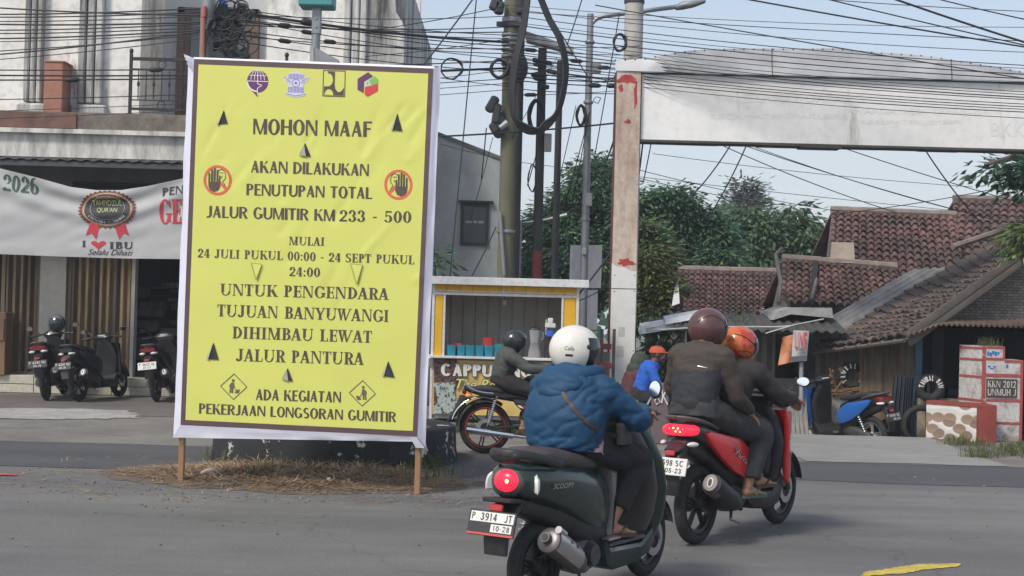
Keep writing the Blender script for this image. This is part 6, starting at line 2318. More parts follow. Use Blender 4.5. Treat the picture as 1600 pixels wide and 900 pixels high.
def motorcycle():
 r, wb = 0.295, 1.28
 t = thing('motorcycle', 'black motorcycle with red rim edge and chrome exhaust passing the coffee stall', 'motorcycle')
 for x, nm in ((0, 'rear_wheel'), (wb, 'front_wheel')):
  wheel(t, x, r, nm, m_rims if False else m_rim, 6, True, 0.048, lipm=mat('rim_red', (0.36, 0.03, 0.03), 0.4))
 mb = MB()
 mb.loft([(-0.16, 0, 0.74, 0.07, 0.02), (-0.05, 0, 0.745, 0.11, 0.035), (0.12, 0, 0.735, 0.13, 0.045), (0.28, 0, 0.72, 0.12, 0.045), (0.39, 0, 0.74, 0.09, 0.04), (0.43, 0, 0.75, 0.06, 0.025)], 18, p=3)
 mb.build('seat', m_seat, t)
 mb = MB()
 mb.loft([(-0.26, 0, 0.755, 0.05, 0.02), (-0.2, 0, 0.735, 0.08, 0.04), (-0.05, 0, 0.70, 0.10, 0.05), (0.25, 0, 0.66, 0.10, 0.055), (0.5, 0, 0.63, 0.10, 0.06)], 16, p=3)
 tc = mb.build('tail_cowl', m_kpaint, t)
 mb = MB()
 for s in (-1, 1):
  mb.tube(spline([(-0.24, s * 0.075, 0.80), (-0.18, s * 0.10, 0.74), (-0.08, s * 0.115, 0.70), (0.08, s * 0.12, 0.685)], 4), [(0.016, 0.008)] * 13, 8)
 mb.build('grab_rail', m_chrome, t)
 mb = MB()
 mb.bbox((-0.25, 0, 0.70), (0.05, 0.13, 0.05), 0.015)
 mb.build('tail_light', m_lensr, t)
 for s in (-1, 1):
  mb = MB()
  mb.ell((-0.20, s * 0.13, 0.66), (0.045, 0.03, 0.026), 12, 8)
  mb.build('turn_signal', m_lenso, t)
 mb = MB()                                                  # fuel tank with red and white stripes
 mb.loft([(0.36, 0, 0.74, 0.09, 0.06), (0.46, 0, 0.79, 0.125, 0.10), (0.6, 0, 0.82, 0.145, 0.12), (0.8, 0, 0.84, 0.13, 0.10), (1.0, 0, 0.84, 0.08, 0.06)], 22, p=2.6)
 tk = mb.build('fuel_tank', m_kpaint, t)
 mb = MB()
 for s in (-1, 1):
  for k, (o, c) in enumerate(((0.0, 0), (0.035, 1))):
   pts = [(0.34 + o, s * 0.135, 0.80), (0.37 + o, s * 0.138, 0.80), (0.58 + o, s * 0.152, 0.67), (0.54 + o, s * 0.152, 0.67)]
   mb.cur = c
   mb.prism(pts, (0, s * 0.004, 0))
 mb.build('tank_stripe', [m_rpaint, m_decal], tk, smooth=0)
 for s in (-1, 1):
  mb = MB()
  mb.puff([(0.30, 0.64), (0.52, 0.63), (0.62, 0.54), (0.60, 0.46), (0.44, 0.47), (0.34, 0.56)], 0.015, 0.012)
  mb.v = [(x, y + s * 0.125, z) for x, y, z in mb.v]
  sp = mb.build('side_panel', m_kpaint, t)
  mb = MB()
  for c, pts in ((0, [(0.40, 0.565), (0.48, 0.555), (0.49, 0.525), (0.44, 0.53)]), (1, [(0.35, 0.57), (0.39, 0.565), (0.43, 0.53), (0.38, 0.54)]), (1, [(0.49, 0.555), (0.57, 0.52), (0.56, 0.51), (0.495, 0.525)])):
   mb.cur = c
   mb.poly([(x, s * 0.142, z) for x, z in pts])
  mb.build('decal', [m_rpaint, m_decal], sp, smooth=0)
 mb = MB()                                                  # frame and engine
 for s in (-1, 1):
  mb.tube([(0.10, s * 0.09, 0.66), (0.55, s * 0.09, 0.62), (0.62, s * 0.08, 0.34)], 0.014, 8)
  mb.tube([(1.04, s * 0.02, 0.80), (0.98, s * 0.06, 0.45), (0.66, s * 0.08, 0.26), (0.60, s * 0.08, 0.34)], 0.014, 8)
  mb.tube([(0.58, s * 0.08, 0.33), (0, s * 0.085, r)], [(0.024, 0.014), (0.02, 0.012)], 8)
 mb.build('frame', m_blackp, t)
 mb = MB()
 mb.loft([(0.52, 0, 0.34, 0.11, 0.09), (0.6, 0, 0.34, 0.15, 0.12), (0.78, 0, 0.33, 0.15, 0.11), (0.86, 0, 0.33, 0.1, 0.08)], 18, p=3.5)
 for k in range(7):
  mb.bbox((0.80 + 0.012 * k, 0, 0.43 + 0.025 * k), (0.16, 0.18, 0.01), 0.004, Matrix.Rotation(-0.45, 3, 'Y'))
 mb.loft([(0.76, 0, 0.45, 0.07, 0.06), (0.86, 0, 0.58, 0.06, 0.06)], 14)
 mb.build('engine', m_gunm, t)
 mb = MB()
 for s in (-1, 1):
  mb.tube([(0.02, s * 0.11, r + 0.03), (0.12, s * 0.115, 0.665)], 0.012, 8)
  for k in range(12):
   mb.ring(V((0.035, s * 0.11, r + 0.07)).lerp(V((0.10, s * 0.115, 0.61)), k / 11), 0.026, 0.006, 'Z', 14, 5)
 mb.build('rear_shock', m_chrome, t)
 mb = MB()
 mb.tube(spline([(0.86, -0.1, 0.45), (0.98, -0.13, 0.36), (0.88, -0.155, 0.22), (0.6, -0.165, 0.20), (0.3, -0.168, 0.225), (0.28, -0.168, 0.226), (-0.22, -0.175, 0.285)], 5), [0.02] * 20 + [0.022, 0.028, 0.032, 0.034, 0.035, 0.035, 0.035, 0.036, 0.036, 0.036, 0.034], 14)
 mb.build('muffler', m_chrome, t)
 fender(t, 0, r, 55, 178, 0.075, m_blackp, 'rear_fender', R=0.035)
 mb = MB()
 mb.puff([(-0.30, 0.66), (-0.20, 0.66), (-0.24, 0.52), (-0.40, 0.36), (-0.44, 0.36), (-0.36, 0.5)], 0.07, 0.015)
 mb.build('mud_flap', m_blackp, t)
 mb = MB()
 for s in (-1, 1):
  mb.tube([(-0.05 + 0.34 * cos(radians(a)), s * 0.07, r + 0.01 + 0.34 * sin(radians(a))) for a in range(70, 170, 8)], 0.008, 6)
 mb.build('fender_rail', m_chrome, t)
 fork(t, wb, r, (1.06, 0.86))
 fender(t, wb, r, 20, 150, 0.07, m_kpaint)
 mb = MB()
 mb.loft([(1.04, 0, 0.86, 0.09, 0.09), (1.14, 0, 0.85, 0.10, 0.10), (1.2, 0, 0.84, 0.085, 0.085)], 18)
 mb.build('headlight', m_kpaint, t)
 handlebar(t, 0.84, 0.98, 0.30, None)
 for s in (-1, 1):
  mirror(t, s, (0.82, s * 0.2, 0.99), (0.81, s * 0.33, 1.12), (0.80, s * 0.36, 1.14), (0.055, 0.035))
 mb = MB()
 for s in (-1, 1):
  mb.tube([(0.52, s * 0.08, 0.27), (0.52, s * 0.22, 0.27)], 0.012, 8)
  mb.bbox((0.36, s * 0.15, 0.34), (0.10, 0.06, 0.02), 0.006)
 mb.build('foot_peg', m_gunm, t)
 return t

mc = motorcycle()
MS = 0.93
mh = V((1.0, 0.06, 0)).normalized()
mloc = G(757, 709.5)
mloc.z = 0.008
finish(mc, mloc, mh, scale=MS)
J = dict(pelvis=(0.19, 0, 0.845), waist=(0.185, 0, 0.93), chest=(0.235, 0, 1.09), neck=(0.275, 0, 1.19), head=(0.31, 0, 1.285),
   shL=(0.255, 0.17, 1.12), elL=(0.46, 0.26, 1.0), wrL=(0.68, 0.29, 0.99),
   shR=(0.255, -0.17, 1.12), elR=(0.46, -0.26, 0.99), wrR=(0.68, -0.30, 0.99),
   hipL=(0.22, 0.10, 0.82), knL=(0.59, 0.20, 0.70), anL=(0.43, 0.16, 0.36),
   hipR=(0.22, -0.10, 0.82), knR=(0.59, -0.20, 0.70), anR=(0.43, -0.165, 0.36))
mr = person('rider in a grey green jacket and black helmet on the motorcycle by the coffee stall', J, m_olive, m_trous,
   dict(torso=[(0.125, 0.17), (0.13, 0.175), (0.14, 0.185), (0.13, 0.18), (0.08, 0.09)], hem=0.9, arm=0.95,
     handL=((0.9, -0.1, -0.35), (0.3, 0, -1), 1, 0.75, 0.0), handR=((0.9, 0.1, -0.35), (0.3, 0, -1), -1, 0.75, 0.0)))
helmet(mr, (0.31, 0, 1.29), radians(3), radians(6), m_hblack, 'open', k=0.98, visor_up=True)
sandal(mr, J['anR'], (1, -0.15, 0), m_sand)
sandal(mr, J['anL'], (1, 0.15, 0), m_sand)
finish(mr, mloc, mh, scale=MS)

# ------------------------------------------------------------------ coffee stall
SY = 18.2
m_aluw = mat('white_frame', (0.66, 0.66, 0.65), 0.5, var=0.06, vscale=6, dirt=0.25)
m_sty = mat('stall_yellow', (0.72, 0.40, 0.02), 0.5, var=0.1, vscale=3, dirt=0.08)
m_sback = mat('stall_back_metal', (0.46, 0.47, 0.47), 0.6, metal=0.1, var=0.12, vscale=4)
m_ban = mat('stall_banner_yellow', (0.66, 0.47, 0.16), 0.6, var=0.15, vscale=4)
m_bean = mat('coffee_beans', (0.10, 0.045, 0.035), 0.6, var=0.4, vscale=18, col2=(0.22, 0.12, 0.10), spot=0.55, sharp=0.1)
m_cup = mat('cup_print', (0.42, 0.47, 0.44), 0.6, var=0.1, vscale=30, col2=(0.03, 0.05, 0.045), spot=0.56, sharp=0.03)
m_teal = mat('tub_teal', (0.02, 0.24, 0.33), 0.45, var=0.08, vscale=8)
m_redp = mat('tub_red', (0.55, 0.05, 0.05), 0.45, var=0.08)
m_grn = mat('tub_green', (0.05, 0.25, 0.15), 0.5)
sl, sr = X(669, 560, SY), X(913, 560, SY)
sl -= 0.06
sz0 = 0.06
sz1 = Z(790, 440, SY)
scz = Z(700, 556, SY)
st = thing('coffee_stall', 'small coffee stall with yellow panels, white frame and open serving window', 'food stall', ((sl + sr) / 2, SY + 0.6, 0.06))

def fpost(mb, x, y, z0, z1, w=0.035):
 mb.bbox((x, y, (z0 + z1) / 2), (w, w, z1 - z0), 0.003)

mb = MB()
xa, xb = X(675, 560, SY), X(902, 500, SY)
for x in (xa, xb):
 for y in (SY, SY + 1.1):
  fpost(mb, x, y, sz0, sz1)
xi, xj = X(694, 500, SY), X(879, 480, SY)
ztop = Z(790, 461, SY)
for x in (xi, xj):
 fpost(mb, x, SY - 0.002, scz, ztop, 0.028)
fpost(mb, X(787, 450, SY), SY - 0.004, ztop, sz1 - 0.02, 0.02)
mb.bbox(((xa + xb) / 2, SY - 0.003, ztop), (xb - xa, 0.03, 0.035), 0.003)
mb.bbox(((xa + xb) / 2, SY - 0.003, ztop + 0.035), (xb - xa, 0.02, 0.014), 0.002)
for y in (SY, SY + 1.1):
 mb.bbox(((xa + xb) / 2, y + 0.003, sz0 + 0.18), (xb - xa, 0.03, 0.03), 0.003)
mb.tube([(xa - 0.02, SY - 0.2, scz - 0.02), (xa - 0.02, SY - 0.02, scz - 0.14)], 0.012, 6)
mb.build('frame', m_aluw, st, smooth=0)
mb = MB()
mb.bbox(((sl + sr) / 2, SY + 0.56, sz1 + 0.02), (sr - sl + 0.06, 1.34, 0.05), 0.006)
mb.bbox(((sl + sr) / 2, SY - 0.115, sz1 - 0.005), (sr - sl + 0.06, 0.02, 0.1), 0.004)
mb.build('roof', m_aluw, st, smooth=0)

def ribbed(mb, x0, x1, y, z0, z1, n, d=0.012):
 w = (x1 - x0) / n
 for i in range(n):
  a = x0 + i * w
  v = [(a, y), (a + w * 0.1, y - d), (a + w * 0.9, y - d), (a + w, y)]
  for k in range(3):
   mb.poly([(*v[k], z0), (*v[k + 1], z0), (*v[k + 1], z1), (*v[k], z1)])

mb = MB()
ribbed(mb, xa, xb, SY + 0.006, ztop + 0.02, sz1, 11)
mb.build('yellow_panel', m_sty, st, smooth=0)
for q0, q1 in ((xa + 0.015, xi - 0.012), (xj + 0.012, xb - 0.015)):
 mb = MB()
 ribbed(mb, q0, q1, SY + 0.006, scz, ztop - 0.01, 1)
 mb.build('yellow_panel', m_sty, st, smooth=0)
mb = MB()
mb.bb((xb + 0.002, SY, scz), (xb + 0.012, SY + 1.1, sz1))
mb.bb((xa - 0.012, SY, scz), (xa - 0.002, SY + 1.1, sz1))
mb.build('side_wall', m_sty, st, smooth=0)
mb = MB()
ribbed(mb, xa, xb, SY + 1.1, sz0, sz1, 11, 0.016)
mb.build('back_panel', m_sback, st, smooth=0)
mb = MB()
mb.bbox(((xa + xb) / 2, SY + 0.08, scz - 0.012), (xb - xa + 0.16, 0.42, 0.03), 0.004)
ct = mb.build('counter', m_aluw, st, smooth=0)
mb = MB()
mb.bb((xa, SY + 0.04, sz0 + 0.05), (xb, SY + 0.06, scz - 0.03))
mb.bb((xa - 0.01, SY + 0.06, sz0 + 0.05), (xa + 0.005, SY + 1.1, scz - 0.03))
mb.build('lower_panel', m_sback, st, smooth=0)
# printed vinyl on the front
zb0, zb1 = Z(690, 647, SY), scz - 0.05
yb = SY - 0.03

def sb(px, py, l=0.0):
 p = P(px, py, SY - 0.036)
 return V((p.x, p.y - l, p.z))

mb = MB()
wav = lambda x, z: 0.010 * noise.noise((x * 3, z * 4, 0))
mb.grid(lambda u, v: (lerp(xa + 0.02, xb, u), yb + wav(u * 2, v), lerp(zb0, zb1, v)), 30, 10)
bn_ = mb.build('printed_cloth', m_ban, st, smooth=180)
mb = MB()
c0 = sb(712, 560)
pts = [sb(678, 560, 0.012), sb(678, 645, 0.012), sb(714, 645, 0.012), sb(711, 610, 0.012), sb(716, 590, 0.012), sb(708, 575, 0.012), sb(714, 560, 0.012)]
mb.poly(pts)
bb_ = mb.build('bean_print', m_bean, bn_, smooth=0)
mb = MB()
for i in range(120):
 p = sb(680 + rnd.random() * 33, 563 + rnd.random() * 36, 0.015)
 a, s = rnd.random() * pi, 0.020
 n = 10
 mb.cur = 0 if rnd.random() < 0.5 else 1
 mb.poly([p + V((s * (cos(2 * pi * k / n) * cos(a) - 0.62 * sin(2 * pi * k / n) * sin(a)), -0.0002 * (i % 11), s * (cos(2 * pi * k / n) * sin(a) + 0.62 * sin(2 * pi * k / n) * cos(a)))) for k in range(n)])
mb.build('bean_print', [mat('bean_light', (0.17, 0.085, 0.07), 0.6, var=0.3, vscale=30), mat('bean_dark', (0.06, 0.028, 0.024), 0.6)], bn_, smooth=0)
mb = MB()
mb.poly([sb(676, 602, 0.02), sb(679, 598, 0.02), sb(708, 597, 0.02), sb(712, 602, 0.02), sb(709, 606, 0.02), sb(712, 622, 0.02), sb(722, 640, 0.02), sb(722, 646, 0.02), sb(677, 646, 0.02), sb(676, 636, 0.02), sb(684, 630, 0.02), sb(681, 606, 0.02)])
mb.build('cup_print', m_cup, bn_, smooth=0)
mb = MB()

def capl(s, x0, x1, y0, y1, l, mi, shear=0.0):
 if shear == 0:
  mb.cur = mi
  letter(mb, s, lambda x, y, q: sb(x, lerp(y0, y1, y) + 0.02 * (x - x0), l + q), x0, x1, 0, 1, T=0.26, t=0.17, serif=False, gap=0.09)
 else:
  fletter(mb, s, lambda x, y, q: sb(x, lerp(y0, y1, y) + 0.02 * (x - x0), l), x0, x1, 0, 1, 0, shear, mi)

for k, (dx, dy) in enumerate(((-0.9, -0.5), (0.9, 0.6), (-0.9, 0.8), (0.9, -0.7), (0, 1.2), (0, -1.0))):
 capl('CAPPUCINO', 689 + dx, 830 + dx, 587 + dy, 568 + dy, 0.020 + 0.0003 * k, 0)
capl('CAPPUCINO', 689, 830, 587, 568, 0.024, 1)
capl('CAPPUCINO', 689.5, 830.5, 587, 568, 0.0245, 1)
for k, (dx, dy) in enumerate(((-0.9, -0.5), (0.9, 0.6), (-0.9, 0.8), (0.9, -0.7), (0, 1.2), (0, -1.0))):
 capl('The Real Taste', 713 + dx, 842 + dx, 607 + dy, 592 + dy, 0.020 + 0.0003 * k, 0, 0.35)
capl('The Real Taste', 713, 842, 607, 592, 0.025, 2, 0.35)
capl('The Real Taste', 713.6, 842.6, 607, 592, 0.0254, 2, 0.35)
mb.build('lettering', [mat('letter_brown', (0.05, 0.03, 0.022), 0.6), mat('letter_white', (0.72, 0.70, 0.66), 0.6), mat('letter_yellow', (0.72, 0.70, 0.25), 0.6)], bn_, smooth=0)
# things on the counter
tubs = thing('x', 'x', 'x')
bpy.data.objects.remove(tubs)
tops = scz + 0.003
first = None
for i, px in enumerate((706, 721, 735, 750, 764, 779)):
 mb = MB()
 x, y = X(px, 545, SY + 0.1), SY + 0.05 + 0.02 * (i % 2)
 mb.loft([(tops, x, y, 0.050, 0.055), (tops + 0.125, x, y, 0.058, 0.062), (tops + 0.13, x, y, 0.061, 0.065), (tops + 0.138, x, y, 0.061, 0.065)], 20, 'Z', cap=True, p=7)
 lab = 'teal plastic tub on the stall counter, %s of the row of six' % ('leftmost', 'second', 'third', 'fourth', 'fifth', 'rightmost')[i]
 tag(mb.build('tub', m_teal, base=(x, y, tops), smooth=30), lab, 'tub', 'teal tubs on the stall counter')
mb = MB()
x, y = X(763, 520, SY + 0.2), SY + 0.20
mb.loft([(tops, x, y, 0.05, 0.05), (tops + 0.24, x, y, 0.068, 0.068)], 20, 'Z', p=5)
tag(mb.build('tub', m_redp, base=(x, y, tops), smooth=30), 'red plastic tub standing behind the teal tubs', 'tub')
mb = MB()
x = X(780, 540, SY + 0.2)
mb.loft([(tops, x, SY + 0.2, 0.06, 0.05), (tops + 0.165, x, SY + 0.2, 0.065, 0.055)], 16, 'Z', p=5)
tag(mb.build('tub', m_grn, base=(x, SY + 0.2, tops), smooth=30), 'dark green tub behind the last teal tubs beside the helmeted rider', 'tub')
mb = MB()
x = X(712, 540, SY + 0.2)
mb.bbox((x, SY + 0.17, tops + 0.08), (0.16, 0.06, 0.16), 0.01)
tag(mb.build('carton', m_redp, base=(x, SY + 0.17, tops), smooth=0), 'small red carton peeping over the first teal tubs', 'carton')
# blender, jug and gear at the right
mb = MB()
x, y = X(835, 545, SY + 0.15), SY + 0.08
m_jug = mat('jug_clear', (0.32, 0.33, 0.33), 0.2, var=0.1, vscale=10)
bl_ = thing('blender', 'grey kitchen blender with lidded jug on the stall counter', 'blender', (x, y, tops))
mb.loft([(tops, x, y, 0.085, 0.08), (tops + 0.08, x, y, 0.08, 0.075), (tops + 0.17, x, y, 0.055, 0.055), (tops + 0.185, x, y, 0.06, 0.06)], 20, 'Z', p=3.5)
mb.build('motor_base', mat('appliance_grey', (0.24, 0.235, 0.235), 0.5, var=0.1), bl_)
mb = MB()
mb.loft([(tops + 0.187, x, y, 0.055, 0.055), (tops + 0.36, x, y, 0.075, 0.075)], 20, 'Z', p=3)
mb.tube([(x + 0.07, y, tops + 0.34), (x + 0.11, y, tops + 0.32), (x + 0.10, y, tops + 0.24), (x + 0.06, y, tops + 0.22)], 0.01, 8)
mb.build('jug', m_jug, bl_)
mb = MB()
mb.loft([(tops + 0.362, x, y, 0.078, 0.078), (tops + 0.385, x, y, 0.07, 0.07), (tops + 0.41, x, y, 0.025, 0.025)], 18, 'Z', p=3)
mb.build('lid', m_blackp, bl_)
mb = MB()
x, y = X(857, 520, SY + 0.2), SY + 0.12
mb.loft([(tops, x, y, 0.05, 0.05), (tops + 0.3, x, y, 0.05, 0.05)], 14, 'Z', p=4)
cs = mb.build('cup_sealer', m_blackp, base=(x, y, tops))
tag(cs, 'black upright cup sealing machine with white top and blue cups on the stall counter', 'machine')
mb = MB()
mb.bbox((x + 0.02, y - 0.03, tops + 0.42), (0.14, 0.1, 0.06), 0.01)
mb.bbox((x + 0.02, y - 0.03, tops + 0.48), (0.07, 0.1, 0.08), 0.01)
mb.tube([(x - 0.03, y + 0.05, tops + 0.3), (x - 0.03, y + 0.05, tops + 0.5)], 0.012, 8)
mb.build('sealer_head', m_aluw, cs, smooth=0)
mb = MB()
mb.loft([(tops + 0.28, x + 0.02, y - 0.03, 0.05, 0.05), (tops + 0.36, x + 0.02, y - 0.03, 0.06, 0.05)], 14, 'Z', p=4)
mb.build('cup_stack', mat('cup_blue', (0.03, 0.11, 0.45), 0.5), cs)
mb = MB()                                                      # bulb on its flex
x, y = X(788, 474, SY + 0.5), SY + 0.5
mb.tube([(x, y, sz1 - 0.01), (x, y, Z(788, 468, y))], 0.005, 6)
lbv = mb.build('hanging_bulb', m_blackp, base=(x, y, sz1))
tag(lbv, 'unlit white bulb hanging inside the coffee stall', 'bulb')
mb = MB()
mb.ell((x, y, Z(788, 473, y)), (0.032, 0.032, 0.04), 14, 10)
mb.build('bulb_glass', m_lens, lbv)
mb = MB()                                                      # kerb below the stall
m_kerb = mat('kerb_concrete', (0.20, 0.185, 0.165), 0.95, var=0.2, vscale=3, dirt=0.4, bump=0.4, bscale=40)
ka, kb = X(655, 670, 17.6), 1.9
mb.bb((ka, 17.55, -0.02), (kb, 17.75, 0.10))
mb.bb((ka, 17.75, -0.02), (kb, 19.8, 0.055))
tag(mb.build('kerb', m_kerb, base=(0, 17.6, 0), smooth=0), kind='structure')
mb = MB()
r5 = random.Random(9)
for i in range(60):
 x = r5.uniform(-1.4, 1.6)
 blades(mb, x, 17.45 + r5.uniform(-0.12, 0.05), 0.0, 26, 0.07, 0.04, 0.15, r5)
for i in range(30):
 x = r5.uniform(-0.5, 0.6)
 blades(mb, x, 17.35, 0.0, 26, 0.07, 0.06, 0.2, r5)
tag(mb.build('kerb_grass', m_grass, smooth=0), 'ragged weeds along the kerb under the coffee stall', 'weeds', kind='stuff')

# ------------------------------------------------------------------ old gantry over the side road
CY = 19.5
m_rust = mat('rusted_paint', (0.58, 0.48, 0.40), 0.85, var=0.16, vscale=3.5, col2=(0.30, 0.17, 0.125), spot=0.56, sharp=0.3, stretch=(1, 1, 0.35), bump=0.25, bscale=25, dirt=0.3)
m_sideshade = mat('side_shade_brown', (0.10, 0.045, 0.04), 0.85, var=0.3)
m_rustr = mat('old_red_paint', (0.36, 0.045, 0.045), 0.8, var=0.25, vscale=9)
m_wpan = mat('painted_board_white', (0.82, 0.81, 0.785), 0.7, var=0.05, vscale=2.6, stretch=(0.9, 1, 0.12), col2=(0.33, 0.32, 0.29), spot=0.69, sharp=0.16, bump=0.5, bscale=3.2, dirt=0.12)
m_wcol = mat('column_white', (0.70, 0.69, 0.66), 0.6, var=0.04, vscale=2, dirt=0.12)
m_zinc = mat('zinc_sheet', (0.44, 0.44, 0.445), 0.5, metal=0.15, var=0.2, vscale=1.2, stretch=(1, 1, 0.5), dirt=0.15)
m_zincd = mat('beam_edge_dark', (0.06, 0.055, 0.05), 0.7, var=0.3)
ga = thing('gantry', 'old white painted roadside gantry sign with curved zinc top on a rust stained column', 'gantry', (X(972, 600, CY), CY, 0))
cxl, cxr = P(956, 430, CY).x, P(994, 430, CY).x
cw = cxr - cxl
cxm = (cxl + cxr) / 2
zct = Z(980, 112, CY)
zsp = Z(975, 423, CY)
mb = MB()
mb.bb((cxl, CY, 0), (cxr, CY + cw, zct))
mb.build('column', m_rust, ga, smooth=0)
mb = MB()
mb.bb((cxl - 0.012, CY + 0.005, 0), (cxl - 0.003, CY + cw, zct))  # added plate: shade of the column's left side put into dark red-brown colour
mb.build('column_shade_side', m_sideshade, ga, smooth=0)
mb = MB()
n = 20
pts = [(cxl - 0.004, CY - 0.004, 0.0), (cxr + 0.004, CY - 0.004, 0.0)]
top = [(cxr + 0.004 - (cw + 0.008) * i / n, CY - 0.004, zsp + 0.10 * (i / n) ** 1.6 - 0.03 * sin(i * 0.5) * 0.4) for i in range(n + 1)]
mb.prism(pts + top, (0, cw + 0.008, 0))
wc = mb.build('white_wrap', m_wcol, ga, smooth=0)
mb = MB()
mb.bb((cxl - 0.008, CY - 0.008, Z(975, 451, CY) - 0.004), (cxr + 0.008, CY + cw, Z(975, 451, CY) + 0.004))
mb.build('wrap_joint', m_zincd, wc, smooth=0)
m_paper = mat('faded_paper', (0.50, 0.50, 0.47), 0.8, var=0.15, vscale=30)
for (px, py, w, h) in ((971, 518, 0.085, 0.125), (969, 549, 0.095, 0.15)):
 mb = MB()
 p = P(px, py, CY - 0.006)
 mb.bb((p.x - w / 2, p.y - 0.002, p.z - h / 2), (p.x + w / 2, p.y, p.z + h / 2))
 mb.build('paper_notice', m_paper, wc, smooth=0)
mb = MB()
for py in (455, 548, 430):
 for px in (958, 989):
  p = P(px + (553 - py) * 0.02, py, CY - 0.006)
  mb.ell(p, (0.008, 0.006, 0.008), 8, 5)
mb.build('screws', m_zincd, wc)
mb = MB()                                                      # flaking red patches
for (px, py, rx, ry) in ((980, 124, 17, 10), (993, 150, 3, 26), (970, 138, 5, 8), (982, 190, 6, 4), (976, 410, 17, 7)):
 c = P(px, py, CY - 0.003)
 k = CY / 2200
 m = 90
 pts = []
 for i in range(m):
  a = 2 * pi * i / m
  q = 0.75 + 0.5 * noise.noise((cos(a) * 1.6 + px, sin(a) * 1.6, py)) + 0.22 * noise.noise((cos(a) * 6 + px, sin(a) * 6, py))
  pts.append((min(cxr, max(cxl, c.x + rx * k * cos(a) * q)), c.y, min(zct - 0.005, c.z + ry * k * sin(a) * q)))
 mb.poly(pts)
mb.build('red_flakes', m_rustr, ga, smooth=0)
# beam
bz0, bz1 = Z(1000, 217, CY), Z(1000, 113, CY)
bx0, bx1 = cxr - 0.002, 9.6
mb = MB()
mb.bb((bx0, CY + 0.06, bz0), (bx1, CY + cw - 0.04, bz1))
beam = mb.build('beam', m_wpan, ga, smooth=0)
mb = MB()
for i in range(14):
 a, b = bx0 + (bx1 - bx0) * i / 14, bx0 + (bx1 - bx0) * (i + 1) / 14
 o = 0.01 * noise.noise((i * 0.8, 2, 0)) - (0.02 if i == 4 else 0)
 mb.bb((a, CY + 0.02, bz0 - 0.035 + o), (b, CY + cw, bz0 - 0.002))
mb.bb((bx0, CY + 0.045, bz1 - 0.012), (bx1, CY + 0.058, bz1 + 0.012))
mb.bb((bx0 - 0.001, CY + 0.05, bz0), (bx0 + 0.02, CY + 0.059, bz1))
mb.build('beam_edge', m_zincd, ga, smooth=0)
mb = MB()                                                      # faint raised old lettering under the white paint
fg = lambda px0, px1, py, h, s, lf=0.0: fletter(mb, s, lambda x, y, l: V((P(x, py, CY + 0.057).x, CY + 0.057 - 0.0, P(x, py, CY + 0.057).z + y * h)), px0, px1, 0, 1)
fg(1345, 1500, 196, 0.075, 'KABUPATEN JEMBER')
fg(1330, 1560, 178, 0.07, 'WARGA DESA TERAKUSAN')
fg(1548, 1640, 213, 0.19, 'BKKBN')
fg(1110, 1330, 186, 0.07, 'KECAMATAN PAKUSARI')
fg(1160, 1350, 160, 0.12, 'SELAMAT DATANG')
mb.build('lettering', mat('lettering_faint', (0.76, 0.75, 0.73), 0.6, var=0.03), beam, smooth=0)
# curved zinc top: profile measured along the beam
prof = [(972, 92), (1010, 90), (1040, 84), (1075, 78), (1120, 75), (1180, 74), (1240, 74), (1310, 74), (1380, 80), (1440, 84), (1500, 94), (1550, 102), (1600, 111), (1700, 128)]
mb = MB()
N = 120

def zt(x):
 for (a, b), (c, d) in zip(prof, prof[1:]):
  xa_, xb_ = P(a, b, CY).x, P(c, d, CY).x
  if x <= xb_:
   f = max(0, (x - xa_) / (xb_ - xa_))
   return lerp(Z(a, b, CY), Z(c, d, CY), f)
 return Z(1700, 128, CY)

zx0 = cxl - 0.02

def zf_(u, v):
 x = lerp(zx0, bx1, u)
 z = lerp(bz1 + 0.012, zt(x), v)
 dd = 0.035 * noise.noise((x * 1.6, v * 1.2, 0)) + 0.05 * noise.noise((x * 0.7 + 5, 0, 1)) * v
 return (x, CY - 0.02 + dd + 0.10 * v, z)

mb.grid(zf_, N, 12)
mb.grid(lambda u, v: (lambda q: (q[0], q[1] + 0.02, q[2] - 0.005))(zf_(1 - u, v)), N, 12)
zi = mb.build('zinc_top', m_zinc, ga, smooth=180)
mb = MB()
for px in (1207, 1487):
 x = P(px, 110, CY).x
 u = (x - zx0) / (bx1 - zx0)
 mb.tube([V(zf_(u, k / 6)) + V((0, -0.004, 0)) for k in range(7)], 0.006, 5)
for i in range(60):
 u = i / 60
 mb.ell(V(zf_(u, 0.97)) + V((0, -0.002, 0)), (0.012, 0.008, 0.012), 6, 4)
mb.build('zinc_seam', m_zincd, zi)
mb = MB()                                                      # far column, beyond the frame, carries the other end
mb.bb((bx1 - 0.02, CY, -0.5), (bx1 + cw, CY + cw, zct))
mb.build('column', m_rust, ga, smooth=0)

